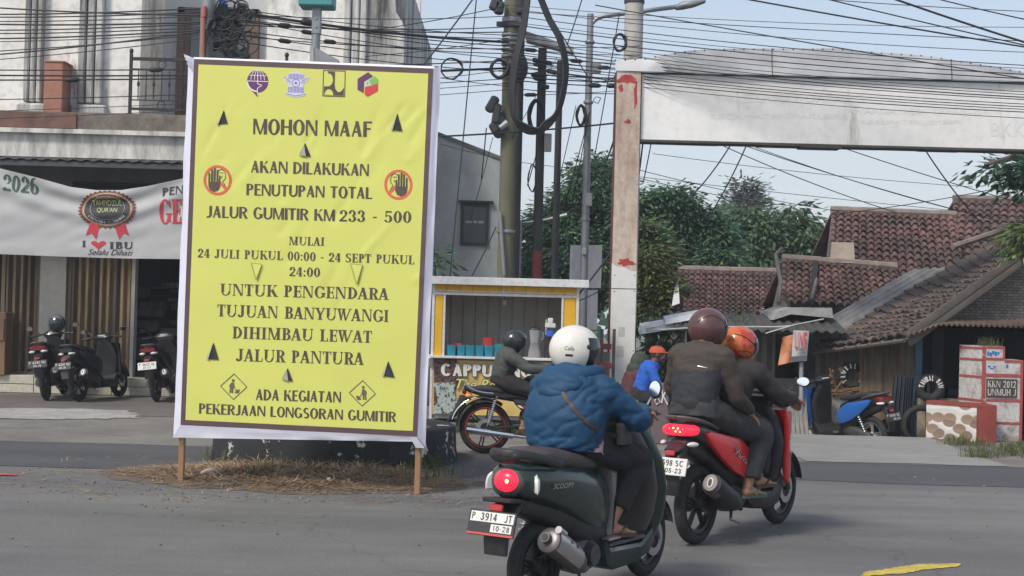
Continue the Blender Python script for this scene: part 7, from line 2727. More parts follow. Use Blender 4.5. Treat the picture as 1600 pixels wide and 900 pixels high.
# ------------------------------------------------------------------ tile roofs, houses on the right
m_tiler = mat('roof_tile_red', (0.148, 0.078, 0.067), 0.85, var=0.35, vscale=1.6, uvvar=True, col2=(0.055, 0.048, 0.044), spot=0.56, sharp=0.25, dirt=0.3)
m_tiled = mat('roof_tile_dark', (0.105, 0.072, 0.058), 0.9, var=0.35, vscale=1.6, uvvar=True, col2=(0.045, 0.042, 0.038), spot=0.52, sharp=0.25, dirt=0.3)
m_ridge = mat('ridge_mortar', (0.24, 0.19, 0.165), 0.9, var=0.25, vscale=6, dirt=0.4)
m_plast = mat('plaster_grey', (0.235, 0.228, 0.215), 0.92, var=0.14, vscale=1.8, col2=(0.13, 0.125, 0.115), spot=0.6, sharp=0.25, bump=0.2, bscale=30, dirt=0.3)
m_plank = mat('old_plank', (0.21, 0.158, 0.105), 0.9, var=0.35, vscale=5, stretch=(2.5, 2.5, 0.22), col2=(0.05, 0.038, 0.03), spot=0.52, sharp=0.3, bump=0.3, bscale=20)
m_fascb = mat('barge_board', (0.12, 0.105, 0.09), 0.9, var=0.2, vscale=6)
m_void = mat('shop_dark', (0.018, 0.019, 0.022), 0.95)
r7 = random.Random(21)

def tile_roof(name, parent, A, B, Cc, D, nr, nc, m, amp=0.022, lift=0.03, sag=0.0, jit=0.008):
 A, B, Cc, D = V(A), V(B), V(Cc), V(D)
 n = (B - A).cross(D - A).normalized()
 if n.z < 0:
  n = -n
 mb = MB()
 uv = []
 K = 6

 def pt(u, v):
  p = A.lerp(B, u).lerp(D.lerp(Cc, u), v)
  p.z -= sag * sin(pi * u) * sin(pi * min(1, v)) + 0.02 * noise.noise((p.x * 0.9, p.y * 0.9, 2.0))
  return p
 for r in range(nr):
  v0, v1 = r / nr, min(1.0, (r + 1.12) / nr)
  for c in range(nc):
   j = r7.uniform(-jit, jit)
   dv = r7.uniform(-0.12, 0.12) / nr
   lo, hi, lip = [], [], []
   for k in range(K + 1):
    u = (c + k / K) / nc
    h = amp * (sin(2 * pi * (k / K) - 0.6) + 0.35 * sin(4 * pi * k / K))
    lo.append(pt(u, max(0, v0 + dv)) + n * (lift + h + j))
    hi.append(pt(u, v1) + n * (0.004 + h * 0.8))
    lip.append(pt(u, max(0, v0 + dv)) + n * (lift + h + j - 0.022))
   o = mb.add(lo + hi + lip, [])
   for k in range(K):
    mb.f.append((o + k, o + k + 1, o + K + 2 + k, o + K + 1 + k))
    mb.f.append((o + 2 * K + 2 + k, o + 2 * K + 3 + k, o + k + 1, o + k))
    mb.mi += [0, 0]
    q = (c * 0.731 + 0.17, r * 0.377 + 0.29)
    uv += [q, q]
 return mb.build(name, m, parent, smooth=60, uvs=uv)

def ridge(parent, a, b, r=0.07, m=None):
 a, b = V(a), V(b)
 mb = MB()
 n = max(2, int((b - a).length / 0.3))
 for i in range(n):
  p, q = a.lerp(b, i / n), a.lerp(b, (i + 1.06) / n)
  mb.tube([p + V((0, 0, 0.01 * r7.random())), q], [r, r * 1.12], 8)
 mb.build('ridge_cap', m or m_ridge, parent)

def house(label, eL, eR, rR, rL, nr, nc, m, wallm, depth=3.0, gz0=-0.6, name='house', **kw):
 """eave left/right and ridge right/left as (px, py, y)"""
 A, B, Cc, D = P(*eL), P(*eR), P(*rR), P(*rL)
 h = thing(name, label, 'house', (A.x, A.y + 0.4, gz0))
 tile_roof('roof', h, A, B, Cc, D, nr, nc, m, **kw)
 ridge(h, D + V((0, 0.03, 0.03)), Cc + V((0, 0.03, 0.03)))
 mb = MB()
 sl_ = 0.35
 a, b = A + V((0.25, sl_, 0)), B + V((-0.05, sl_, 0))
 by = max(Cc.y, D.y) * 2 - A.y - sl_
 mb.prism([(a.x, a.y, gz0), (b.x, b.y, gz0), (b.x, b.y, B.z + 0.05), (a.x, a.y, A.z + 0.05)], (0, 0.15, 0))
 for (e, rp, s) in ((a, D, 1), (b, Cc, -1)):
  x2 = 2 * rp.x - e.x
  mb.prism([(e.x, e.y, gz0), (x2, by, gz0), (x2, by, e.z - 0.1), (rp.x, rp.y, rp.z - 0.12), (e.x, e.y, e.z - 0.05)], (0.12 * s, 0, 0))
 mb.build('wall', wallm, h, smooth=0)
 mb = MB()                                                  # the far slope
 mb.prism([D, Cc, (Cc.x, by + 0.4, B.z), (D.x, by + 0.4, A.z)], (0, 0, -0.05))
 mb.build('rear_roof', m, h, smooth=0)
 return h

m_beige = mat('gable_beige', (0.33, 0.27, 0.21), 0.9, var=0.12, vscale=2, dirt=0.3)
h4 = house('tallest red tiled house roof behind the others, cut by the right picture edge', (1478, 410, 25.5), (1680, 415, 25.5), (1680, 316, 28.5), (1490, 312, 28.5), 10, 15, m_tiler, m_plast, amp=0.035, lift=0.05)
h3 = house('red tiled house with a beige gable panel rising behind the low dark roofed workshop', (1294, 425, 23.6), (1510, 445, 23.6), (1492, 338, 26.2), (1299, 330, 26.2), 11, 17, m_tiler, m_plast, amp=0.035, lift=0.05)
mb = MB()
mb.prism([P(1297, 410, 23.55), P(1336, 411, 23.55), P(1334, 379, 23.9), P(1300, 378, 23.9)], (0, 0.06, 0))
mb.build('gable_panel', m_beige, h3, smooth=0)
h2 = house('low brown tiled house with a pale ridge and a broken gutter strip', (1218, 474, 21.8), (1424, 486, 21.8), (1400, 420, 23.6), (1222, 406, 23.6), 8, 16, m_tiler, m_plast, amp=0.032, lift=0.045)
mb = MB()
mb.prism([P(1262, 474, 21.7), P(1272, 475, 21.7), P(1279, 412, 23.4), P(1271, 411, 23.4)], (0, 0, 0.05))
mb.build('gutter', m_void, h2, smooth=0)
mb = MB()
mb.tube([P(1217, 474, 21.72), P(1220, 440, 22.6), P(1212, 398, 23.6), P(1222, 388, 23.7)], 0.035, 6)
mb.tube([P(1268, 468, 21.72), P(1276, 436, 22.5)], 0.03, 6)
mb.build('barge_board', m_fascb, h2)
h1 = house('small weathered tiled house with moss and a white gable edge, beyond the red scooter', (1056, 489, 25), (1218, 492, 25), (1216, 427, 27.4), (1060, 423, 27.4), 9, 17, m_tiler, m_plast, sag=0.06, amp=0.032, lift=0.045)
mb = MB()
mb.prism([P(1050, 478, 24.9), P(1062, 474, 24.9), P(1060, 440, 26), P(1056, 440, 26)], (0, 0.05, 0))
mb.build('gable_edge', m_aluw, h1, smooth=0)
# grey plastered shop with the flat canopy
gp = thing('plaster_house', 'grey plastered house with flat concrete canopy and a wide dark opening', 'house', (X(1240, 600, 21), 21.2, -0.5))
mb = MB()
pb = lambda px, py, y=21.0: P(px, py, y)
xw0, xw1, xo0, xo1 = pb(1120, 560).x, pb(1296, 560).x, pb(1211, 560).x, pb(1277, 560).x
zt_, zo1, zo0 = pb(1240, 500).z, pb(1240, 522).z, pb(1240, 592).z
mb.bb((xw0, 21.0, -0.55), (xo0, 21.15, zt_))
mb.bb((xo1, 21.0, -0.55), (xw1, 21.15, zt_))
mb.bb((xo0, 21.0, zo1), (xo1, 21.15, zt_))
mb.bb((xo0, 21.0, -0.55), (xo1, 21.15, zo0))
mb.bb((xw0, 21.15, -0.55), (xw0 + 0.12, 23.5, zt_))
mb.build('wall', m_plast, gp, smooth=0)
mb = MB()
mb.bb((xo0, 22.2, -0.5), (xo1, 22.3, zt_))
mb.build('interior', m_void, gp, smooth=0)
mb = MB()
mb.prism([pb(1208, 500, 20.6), pb(1214, 487, 20.6), pb(1232, 480, 20.6), pb(1300, 481, 20.6), pb(1302, 497, 20.6), pb(1236, 491, 20.6)], (0, 1.3, 0))
mb.build('canopy', mat('canopy_concrete', (0.36, 0.36, 0.35), 0.9, var=0.15, vscale=4, dirt=0.4), gp, smooth=0)
mb = MB()
for px in (1158, 1186, 1202):
 mb.bb((pb(px, 560).x - 0.03, 20.96, -0.5), (pb(px, 560).x + 0.03, 21.0, zo1 + 0.1))
mb.build('door_frame', m_fascb, gp, smooth=0)
mb = MB()
mb.grid(lambda u, v: (lerp(pb(1044, 500).x, pb(1302, 500).x, u), lerp(20.0, 21.2, v), lerp(pb(1100, 514, 20).z, pb(1100, 488, 21.2).z, v) + 0.018 * sin(u * 110) + 0.03 * noise.noise((u * 9, v * 2, 0))), 180, 3)
mb.build('lean_to_roof', mat('lean_to_metal', (0.075, 0.07, 0.065), 0.7, metal=0.3, var=0.35, vscale=3, dirt=0.3), gp, smooth=60)
mb = MB()
mb.tube([P(1010, 517, 19.9), P(1100, 511, 19.95), P(1215, 511, 19.95), P(1240, 509, 19.9)], 0.016, 6)
mb.tube([P(1196, 521, 19.7), P(1240, 508, 19.7), P(1285, 499, 19.9)], [(0.012, 0.05)] * 3, 6)
mb.build('lean_to_edge', mat('edge_pale', (0.40, 0.40, 0.38), 0.7, dirt=0.3), gp)
for a, b, w in (((1002, 522), (1066, 512), 0.10), ((1040, 507), (1096, 497), 0.07), ((1000, 524), (1010, 516), 0.06), ((1010, 513), (1040, 508), 0.03)):
 p, q = P(*a, 20.2), P(*b, 20.3)
 mb = MB()
 mb.prism([p, q, q + V((0, 0.05, w)), p + V((0, 0.05, w))], (0, 0.3, 0.05))
 tag(mb.build('roofing_sheet', mat('sheet_pale', (0.62, 0.63, 0.64), 0.5, metal=0.2, var=0.15, dirt=0.2), base=p, smooth=0), 'pale roofing sheet lying on the lean-to behind the riders', 'roofing sheet', 'pale roofing sheets on the lean-to')
# two hanging cloth signs
mb = MB()
q = lambda px, py, l=0.0: P(px, py, 19.6 - l)
mb.grid(lambda u, v: V(q(lerp(lerp(1223, 1216, v), lerp(1241, 1238, v), u), lerp(lerp(527, 571, v), lerp(522, 565, v), u))) + V((0, 0.02 * sin(u * 5 + v * 2), 0)), 8, 8)
o = mb.build('cloth_sign', mat('sign_orange', (0.52, 0.19, 0.07), 0.7, var=0.4, vscale=7, col2=(0.60, 0.33, 0.20), spot=0.55, sharp=0.2), base=q(1230, 570), smooth=180)
tag(o, 'faded orange cloth sign hanging before the dark opening', 'sign')
mb = MB()
mb.grid(lambda u, v: V(q(lerp(lerp(1240, 1236, v), lerp(1264, 1261, v), u), lerp(lerp(516, 566, v), lerp(517, 564, v), u), 0.15)) + V((0, 0.02 * sin(u * 4 + v * 3 + 1), 0)), 8, 8)
o = mb.build('cloth_sign', mat('sign_white', (0.40, 0.40, 0.40), 0.7, var=0.08), base=q(1250, 566), smooth=180)
tag(o, 'pale cloth sign with red letters hanging beside the orange one', 'sign')
mb = MB()
fletter(mb, 'LIVE', lambda x, y, l: q(x, y, 0.185), 1242, 1261, 545, 519, 0, 0, 0)
fletter(mb, 'LOOPS', lambda x, y, l: q(x, y, 0.185), 1247, 1260, 554, 550, 0, 0, 1)
mb.cur = 1
mb.poly([q(1247, 549, 0.184), q(1252, 544, 0.184), q(1260, 548, 0.184), q(1252, 546.5, 0.184)])
mb.poly([q(1236.5, 557, 0.183), q(1261, 555.5, 0.183), q(1260.8, 563, 0.183), q(1236.5, 565, 0.183)])
mb.build('lettering', [m_red, mat('sign_dark', (0.10, 0.12, 0.13), 0.7)], o, smooth=0)
mb = MB()
mb.tube([P(1252, 566, 19.5), P(1252, 700, 19.5)], 0.03, 8)
tag(mb.build('post', mat('post_grey', (0.30, 0.31, 0.32), 0.7, dirt=0.3), base=P(1252, 700, 19.5), smooth=40), 'thin pale post under the hanging cloth signs', 'post')

# ------------------------------------------------------------------ workshop with the long dark roof
ws = thing('workshop', 'low tyre repair workshop with sagging dark tiled roof, woven gable and rusty awning', 'workshop', (P(1440, 690, 19.4).x, 19.4, -0.5))
A, B, Cc, D = P(1266, 546, 20.6), P(1414, 526, 18.7), P(1668, 340, 19.4), P(1664, 314, 23.0)
tile_roof('roof', ws, A, B, Cc, D, 26, 12, m_tiled, amp=0.022, lift=0.034, sag=0.08, jit=0.014)
mb = MB()
mb.prism([D, Cc, Cc + V((3.2, 0, -1.6)), D + V((3.2, 0, -1.6))], (0, 0, -0.05))
mb.build('rear_roof', m_tiled, ws, smooth=0)
ridge(ws, Cc + V((0, 0, 0.04)), D + V((0, 0, 0.04)), 0.08)
mb = MB()
for k in range(8):
 p, q_ = P(1488, 389, 22.0).lerp(P(1600, 352, 22.6), k / 8), P(1488, 389, 22.0).lerp(P(1600, 352, 22.6), (k + 1.05) / 8)
 mb.tube([p + V((0, 0, 0.03)), q_ + V((0, 0, 0.03))], [0.05, 0.055], 7)
mb.build('ridge_cap', m_ridge, ws)
mb = MB()                                                      # grey corrugated strip on the far edge
a_, b_ = A.lerp(D, 0.10) + V((-0.50, 0, -0.02)), A.lerp(D, 0.50) + V((-0.50, 0, -0.02))
c_, d_ = A.lerp(D, 0.50) + V((0.12, 0, 0.04)), A.lerp(D, 0.10) + V((0.12, 0, 0.04))
mb.grid(lambda u, v: V(a_).lerp(b_, u).lerp(V(d_).lerp(c_, u), v) + V((0, 0, 0.03 + 0.014 * sin(v * 26))), 10, 24)
mb.build('zinc_strip', mat('zinc_old', (0.24, 0.235, 0.225), 0.7, metal=0.2, var=0.3, vscale=4, dirt=0.3), ws, smooth=60)
mb = MB()
mb.tube([B + V((0, -0.04, 0.0)), Cc + V((0, -0.04, -0.02))], [(0.06, 0.015)] * 2, 6)
mb.tube([B + V((0.05, -0.02, -0.09)), Cc + V((0.05, -0.02, -0.12))], [(0.05, 0.012)] * 2, 6)
mb.tube([A + V((0.05, 0, -0.05)), B + V((0, 0, -0.05))], 0.03, 6)
for i in range(9):
 p = A.lerp(B, i / 8)
 mb.tube([p + V((0, -0.04, -0.04)), p.lerp(D.lerp(Cc, i / 8), 0.3) + V((0, 0, -0.08))], 0.018, 6)
mb.build('rafters', m_fascb, ws)
K1 = P(1432, 560, 19.25)
mb = MB()                                                      # plank walls below the eave
k0 = P(1284, 560, 20.9)
n = 15
for i in range(n):
 a, b = k0.lerp(K1, i / n), k0.lerp(K1, (i + 0.96) / n)
 z1_ = lerp(A.z, B.z, i / n) + 0.12
 mb.prism([(a.x, a.y, -0.5), (b.x, b.y, -0.5), (b.x, b.y, z1_), (a.x, a.y, z1_)], (0.0, 0.03 + 0.01 * r7.random(), 0))
mb.build('plank_wall', m_plank, ws, smooth=0)
for px in (1302, 1330, 1420):
 mb = MB()
 t_ = (px - 1284) / (1432 - 1284)
 p = k0.lerp(K1, t_)
 mb.bb((p.x - 0.04, p.y - 0.06, -0.5), (p.x + 0.04, p.y - 0.005, 1.4))
 mb.build('wall_post', m_fascb, ws, smooth=0)
# woven gable
mw = bpy.data.materials.new('woven_bamboo')
mw.use_nodes = True
t_ = mw.node_tree
bs = t_.nodes['Principled BSDF']
tc_ = t_.nodes.new('ShaderNodeTexCoord')
mp_ = t_.nodes.new('ShaderNodeMapping')
mp_.inputs['Rotation'].default_value = (radians(90), 0, 0)
bk = t_.nodes.new('ShaderNodeTexBrick')
bk.inputs['Scale'].default_value = 5.0
bk.inputs['Color1'].default_value = (0.27, 0.245, 0.21, 1)
bk.inputs['Color2'].default_value = (0.13, 0.12, 0.105, 1)
bk.inputs['Mortar'].default_value = (0.04, 0.036, 0.032, 1)
bk.inputs['Mortar Size'].default_value = 0.02
bk.inputs['Brick Width'].default_value = 0.42
bk.inputs['Row Height'].default_value = 0.20
bk.offset = 0.35
t_.links.new(tc_.outputs['Object'], mp_.inputs['Vector'])
t_.links.new(mp_.outputs['Vector'], bk.inputs['Vector'])
nz = t_.nodes.new('ShaderNodeTexNoise')
nz.inputs['Scale'].default_value = 5
mm = t_.nodes.new('ShaderNodeMixRGB')
mm.blend_type = 'MULTIPLY'
mm.inputs['Fac'].default_value = 0.7
t_.links.new(tc_.outputs['Object'], nz.inputs['Vector'])
t_.links.new(bk.outputs['Color'], mm.inputs['Color1'])
t_.links.new(nz.outputs['Fac'], mm.inputs['Color2'])
mg = t_.nodes.new('ShaderNodeGamma')
mg.inputs['Gamma'].default_value = 0.8
t_.links.new(mm.outputs['Color'], mg.inputs['Color'])
t_.links.new(mg.outputs['Color'], bs.inputs['Base Color'])
bs.inputs['Roughness'].default_value = 0.9
GYw = 19.5
zaw = P(1500, 498, GYw).z
mb = MB()
g0, g1 = P(1440, 508, GYw), P(1662, 348, GYw)
mb.prism([(g0.x, GYw, zaw - 0.1), (g1.x + 2.5, GYw, zaw - 0.1), (g1.x + 2.5, GYw, g1.z - 1.5), (g1.x, GYw, g1.z - 0.12), (g0.x, GYw, g0.z - 0.05)], (0, 0.06, 0))
mb.build('gable_wall', mw, ws, smooth=0)
mb = MB()                                                      # rusty awning
m_rawn = mat('rusty_zinc', (0.185, 0.12, 0.088), 0.85, metal=0.15, var=0.3, vscale=2.2, col2=(0.33, 0.28, 0.25), spot=0.6, sharp=0.15, dirt=0.3)
ay = 18.55

def awf(u, v):
 px = lerp(1414, 1690, u)
 f = smooth01((px - 1414) / 60)
 b = P(px, lerp(524, 507, f) + (px - 1468) * 0.028 * (1 if px > 1468 else 0), ay)
 t2 = P(lerp(1452, 1690, u), lerp(496, 500, u), 19.48)
 p = V(b).lerp(t2, v)
 p.z += 0.016 * sin(u * 2 * pi * 33)
 return p

mb.grid(awf, 264, 6)
mb.grid(lambda u, v: V(awf(1 - u, v)) - V((0, 0, 0.008)), 264, 6)
mb.build('awning', m_rawn, ws, smooth=70)
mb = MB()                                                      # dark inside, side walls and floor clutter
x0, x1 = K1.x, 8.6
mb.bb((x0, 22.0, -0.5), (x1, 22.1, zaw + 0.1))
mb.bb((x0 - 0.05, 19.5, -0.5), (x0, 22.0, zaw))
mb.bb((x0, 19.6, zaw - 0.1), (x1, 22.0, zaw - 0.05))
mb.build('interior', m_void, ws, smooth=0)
mb = MB()
p = P(1441, 560, 19.2)
mb.bb((P(1431, 560, 19.2).x, 19.2, -0.5), (P(1441, 560, 19.2).x, 19.3, zaw - 0.02))
mb.build('blue_post', mat('faded_blue', (0.065, 0.11, 0.17), 0.85, var=0.25, vscale=4), ws, smooth=0)
mb = MB()
mb.bb((P(1456, 560, 20.2).x, 20.2, -0.5), (P(1474, 560, 20.2).x, 20.3, zaw - 0.1))
for k in range(6):
 z = -0.1 + 0.11 * k
 mb.bb((P(1478, 600, 20.8).x, 20.8 - 0.02 * k, z), (P(1522, 600, 20.8).x, 20.84, z + 0.09))
mb.build('inner_panel', mat('dim_slate', (0.045, 0.052, 0.065), 0.9, var=0.25, vscale=5), ws, smooth=0)
mb = MB()
mb.bb((K1.x, 19.15, -0.5), (P(1520, 640, 19.2).x, 19.3, P(1440, 622, 19.2).z))
mb.build('low_wall', mat('limewash', (0.36, 0.32, 0.24), 0.9, var=0.15, vscale=4, dirt=0.5), ws, smooth=0)
mb = MB()
for px in (1515, 1520):
 fpost(mb, P(px, 600, 19.0).x, 19.0, 0.0, 0.95, 0.02)
for py in (580, 600, 620):
 mb.bb((P(1512, py, 19).x, 18.99, P(1512, py, 19).z), (P(1522, py, 19).x, 19.01, P(1512, py, 19).z + 0.015))
mb.build('rack', m_aluw, ws, smooth=0)

# tyres used as signs
def tyre_sign(cx, cy, y, R, word, label, a0, a1):
 c = P(cx, cy, y)
 mb = MB()
 mb.ring((0, 0, 0), R - 0.055, 0.055, 'Y', 40, 12, flat=1.0)
 for k in range(40):
  a = 2 * pi * k / 40
  mb.box((cos(a) * (R - 0.004), 0, sin(a) * (R - 0.004)), (0.012, 0.07, 0.02), Matrix.Rotation(-a, 3, 'Y'))
 mb.v = [(p[0] + c.x, p[1] + c.y, p[2] + c.z) for p in mb.v]
 t = mb.build('tyre_sign', m_tyre, base=(c.x, c.y, c.z - R), smooth=50)
 tag(t, label, 'tyre')
 mb = MB()
 n = len(word)
 for i, ch in enumerate(word):
  if ch == ' ':
   continue
  w, S = glyph(ch, 0.24, 0.2, False)
  a = radians(lerp(a0, a1, i / (n - 1)))
  for j, pl in enumerate(S):
   pts = []
   for x, yv in pl:
    th = a - (x - w / 2) * 0.062 / R * 1.0
    rr = R - 0.092 + yv * 0.07
    pts.append((c.x + cos(th) * rr, c.y - 0.0575 - 0.0001 * j, c.z + sin(th) * rr))
   mb.poly(pts)
 mb.build('lettering', m_decal, t, smooth=0)
 mb = MB()
 mb.bb((c.x - 0.02, c.y + 0.06, -0.5), (c.x + 0.02, c.y + 0.10, c.z + R * 0.8))
 tag(mb.build('post', m_fascb, base=(c.x, c.y + 0.08, -0.5), smooth=0), 'thin post holding the %s' % ('tyre sign above the blue scooter' if cx < 1400 else 'tyre sign before the dark workshop'), 'post')

tyre_sign(1331, 587, 20.25, 0.20, 'TAMBAL BAN', 'upright tyre painted with white letters above the blue scooter', 215, -35)
tyre_sign(1453, 606, 18.95, 0.19, 'TAMBAL BAN', 'black tyre with worn white lettering before the dark workshop opening', 170, 10)
mb = MB()
c = P(1440, 665, 18.9)
mb.ring(c, 0.24, 0.045, 'Y', 30, 8)
tag(mb.build('old_tyre', m_tyre, base=c, smooth=50), 'old tyre leaning behind the end of the cobbled wall', 'tyre')
# blue scooter
p = P(1366, 690, 18.95)
finish(bl, (p.x, p.y, gz(p.x, p.y) + 0.0), V((-0.50, 0.866, 0)), lean=radians(-6))
bl['label'] = 'blue and black scooter with pale seat edge parked under the lettered tyre'
# white tray with sticks, planks
mb = MB()
w0 = [P(1256, 624, 20.0), P(1330, 611, 20.15), P(1330, 655, 20.15), P(1263, 668, 20.0)]
mb.prism(w0, (0.05, 0.2, 0))
ct_ = mb.build('white_tray', mat('tray_white', (0.50, 0.49, 0.46), 0.8, var=0.1, vscale=4, dirt=0.35), base=P(1290, 670, 19.7), smooth=0)
tag(ct_, 'white painted wooden crate with sticks on top, left of the blue scooter', 'crate')
r8 = random.Random(4)
mb = MB()
for i in range(34):
 a = P(r8.uniform(1250, 1300), r8.uniform(612, 622), 20.1)
 b = a + V((r8.uniform(0.25, 0.55), r8.uniform(-0.1, 0.25), r8.uniform(0.0, 0.10)))
 mb.tube([a, b], r8.uniform(0.006, 0.013), 5)
for a, b in (((1283, 608), (1302, 578)), ((1296, 575), (1306, 606)), ((1304, 612), (1318, 592)), ((1243, 590), (1262, 612)), ((1300, 600), (1298, 580))):
 mb.tube([P(*a, 20.1), P(*b, 20.15)], 0.014, 5)
tag(mb.build('sticks', mat('stick_tan', (0.22, 0.13, 0.065), 0.85, var=0.4, vscale=9), base=P(1280, 622, 19.7), smooth=0), 'heap of tan sticks and laths on the white crate', 'sticks', kind='stuff')
for i, px in enumerate((1234, 1240, 1247, 1254, 1261)):
 mb = MB()
 mb.prism([P(px - 3, 680, 19.4), P(px + 3, 680, 19.4), P(px + 2 - i, 620 + 2 * (i % 2), 19.55), P(px - 4 - i, 619 + 3 * (i % 3), 19.55)], (0, 0.025, 0))
 tag(mb.build('plank', mat('plank_grey', (0.24, 0.225, 0.205), 0.9, var=0.3, vscale=7, stretch=(3, 3, 0.3)), base=P(px, 680, 19.4), smooth=0), 'grey upright plank leaning at the end of the white crate', 'plank', 'planks by the white crate')
for i in range(4):
 mb = MB()
 o_ = 0.07 * i
 a, b, c, d = [P(px + o_ * 50, py, 19.0 + o_ * 0.3) for px, py in ((1384, 700), (1412, 700), (1418, 590), (1397, 588))]
 mb.grid(lambda u, v: V(a).lerp(b, u).lerp(V(d).lerp(c, u), v) + V((0, 0.02 * sin(u * 22), 0)), 28, 1)
 tag(mb.build('metal_sheet', mat('sheet_slate', (0.035, 0.045, 0.058), 0.6, metal=0.3, var=0.2, vscale=4), base=a, smooth=60), 'dark corrugated sheet leaning on the plank wall behind the blue scooter', 'metal sheet', 'leaning dark metal sheets')

# cobbled wall with red end pillar
mc_ = bpy.data.materials.new('cobble_wall')
mc_.use_nodes = True
t_ = mc_.node_tree
bs = t_.nodes['Principled BSDF']
tc_ = t_.nodes.new('ShaderNodeTexCoord')
vo = t_.nodes.new('ShaderNodeTexVoronoi')
vo.feature = 'F1'
vo2 = t_.nodes.new('ShaderNodeTexVoronoi')
mpq = t_.nodes.new('ShaderNodeMapping')
mpq.inputs['Rotation'].default_value = (radians(90), 0, 0)
t_.links.new(tc_.outputs['Object'], mpq.inputs['Vector'])
for v_ in (vo, vo2):
 v_.inputs['Scale'].default_value = 7.0
 v_.inputs['Randomness'].default_value = 0.95
 v_.voronoi_dimensions = '2D'
 t_.links.new(mpq.outputs['Vector'], v_.inputs['Vector'])
rm = t_.nodes.new('ShaderNodeValToRGB')
rm.color_ramp.elements[0].position, rm.color_ramp.elements[1].position = 0.43, 0.49
rm.color_ramp.elements[0].color, rm.color_ramp.elements[1].color = (1, 1, 1, 1), (0, 0, 0, 1)
st_ = t_.nodes.new('ShaderNodeValToRGB')
st_.color_ramp.elements[0].color, st_.color_ramp.elements[1].color = (0.20, 0.15, 0.11, 1), (0.33, 0.23, 0.17, 1)
mx_ = t_.nodes.new('ShaderNodeMixRGB')
mx_.inputs['Color1'].default_value = (0.62, 0.60, 0.56, 1)
t_.links.new(vo.outputs['Distance'], rm.inputs['Fac'])
t_.links.new(vo2.outputs['Color'], st_.inputs['Fac'])
t_.links.new(rm.outputs['Color'], mx_.inputs['Fac'])
t_.links.new(st_.outputs['Color'], mx_.inputs['Color2'])
t_.links.new(mx_.outputs['Color'], bs.inputs['Base Color'])
bs.inputs['Roughness'].default_value = 0.9
bpz = t_.nodes.new('ShaderNodeBump')
bpz.inputs['Strength'].default_value = 0.6
bpz.inputs['Distance'].default_value = 0.03
t_.links.new(vo.outputs['Distance'], bpz.inputs['Height'])
t_.links.new(bpz.outputs['Normal'], bs.inputs['Normal'])
m_redw = mat('red_wall_paint', (0.26, 0.045, 0.035), 0.8, var=0.2, vscale=4, dirt=0.35)
cwl = thing('garden_wall', 'low cobbled wall with white joints, red coping and red end pillar', 'wall', P(1500, 694, 18.2))
a, b = P(1447, 660, 18.6), P(1530, 660, 18.1)
d = (b - a).normalized()
nv = V((-d.y, d.x, 0))
zt2, zb2 = P(1490, 634, 18.3).z, -0.12
mb = MB()
mb.prism([(a.x, a.y, zb2), (b.x, b.y, zb2), (b.x, b.y, zt2), (a.x, a.y, zt2)], nv * 0.22)
mb.build('cobbles', mc_, cwl, smooth=0)
mb = MB()
o_ = V((0, 0, 0)) - nv * 0.012
mb.prism([V((a.x, a.y, zt2)) + o_, V((b.x, b.y, zt2)) + o_, V((b.x, b.y, zt2 + 0.045)) + o_, V((a.x, a.y, zt2 + 0.045)) + o_], nv * 0.25)
mb.build('coping', m_redw, cwl, smooth=0)
mb = MB()
c1, c2 = P(1530, 660, 18.02), P(1557, 660, 18.02)
mb.bbox(((c1.x + c2.x) / 2, 18.14, 0.2), (c2.x - c1.x, 0.26, 0.56), 0.006)
mb.build('end_pillar', m_redw, cwl, smooth=0)
# painted marker block
m_mk = mat('marker_white', (0.54, 0.52, 0.50), 0.85, var=0.12, vscale=5, col2=(0.25, 0.19, 0.18), spot=0.58, sharp=0.18, dirt=0.45)
m_mr = mat('marker_red', (0.36, 0.07, 0.065), 0.85, var=0.25, vscale=9, dirt=0.4, col2=(0.45, 0.40, 0.38), spot=0.62, sharp=0.06)
mk = thing('marker_post', 'stepped white and red painted masonry marker with a lettered plaque', 'marker', P(1560, 695, 18.4))
MKY = 18.35
mx = lambda px, py=600: P(px, py, MKY).x
mz = lambda py, px=1560: P(px, py, MKY).z
mb = MB()
mb.bb((mx(1534), MKY, -0.1), (mx(1569), MKY + 0.45, mz(541)))
mb.bb((mx(1569), MKY + 0.002, -0.1), (mx(1598), MKY + 0.45, mz(562)))
mb.prism([(mx(1534), MKY, -0.1), (mx(1534), MKY, mz(541)), (mx(1518) - 0.02, MKY + 0.45, mz(541)), (mx(1518) - 0.02, MKY + 0.45, -0.1)], (0.05, 0, 0))
mb.build('block', m_mk, mk, smooth=0)
mb = MB()

def mline(x0, y0, x1, y1, l=0.006):
 mb.bb((mx(x0), MKY - l, mz(y1)), (mx(x1), MKY + 0.001, mz(y0)))

for (x0, y0, x1, y1) in ((1534, 541, 1569, 545), (1534, 559, 1569, 563), (1569, 562, 1598, 566), (1534, 584, 1598, 589), (1534, 623, 1598, 627.5), (1556, 659, 1598, 662.5)):
 mline(x0, y0, x1, y1)
for (x0, y0, x1, y1) in ((1533.8, 541, 1539.5, 695), (1566, 545, 1569, 559), (1594, 562, 1598.2, 695)):
 mline(x0, y0, x1, y1, 0.0075)
for k in range(4):
 z_ = mz((543, 561, 588, 625)[k])
 mb.prism([(mx(1534) - 0.006, MKY, z_), (mx(1534) - 0.006, MKY, z_ - 0.03), (mx(1518) - 0.028, MKY + 0.45, z_ - 0.03), (mx(1518) - 0.028, MKY + 0.45, z_)], (0.004, 0, 0))
mb.build('red_bands', m_mr, mk, smooth=0)
mb = MB()
mb.bb((mx(1541), MKY - 0.012, mz(621)), (mx(1589), MKY, mz(592)))
pq = mb.build('plaque', mat('plaque_dark', (0.055, 0.048, 0.04), 0.8, var=0.3, vscale=12), mk, smooth=0)
mb = MB()
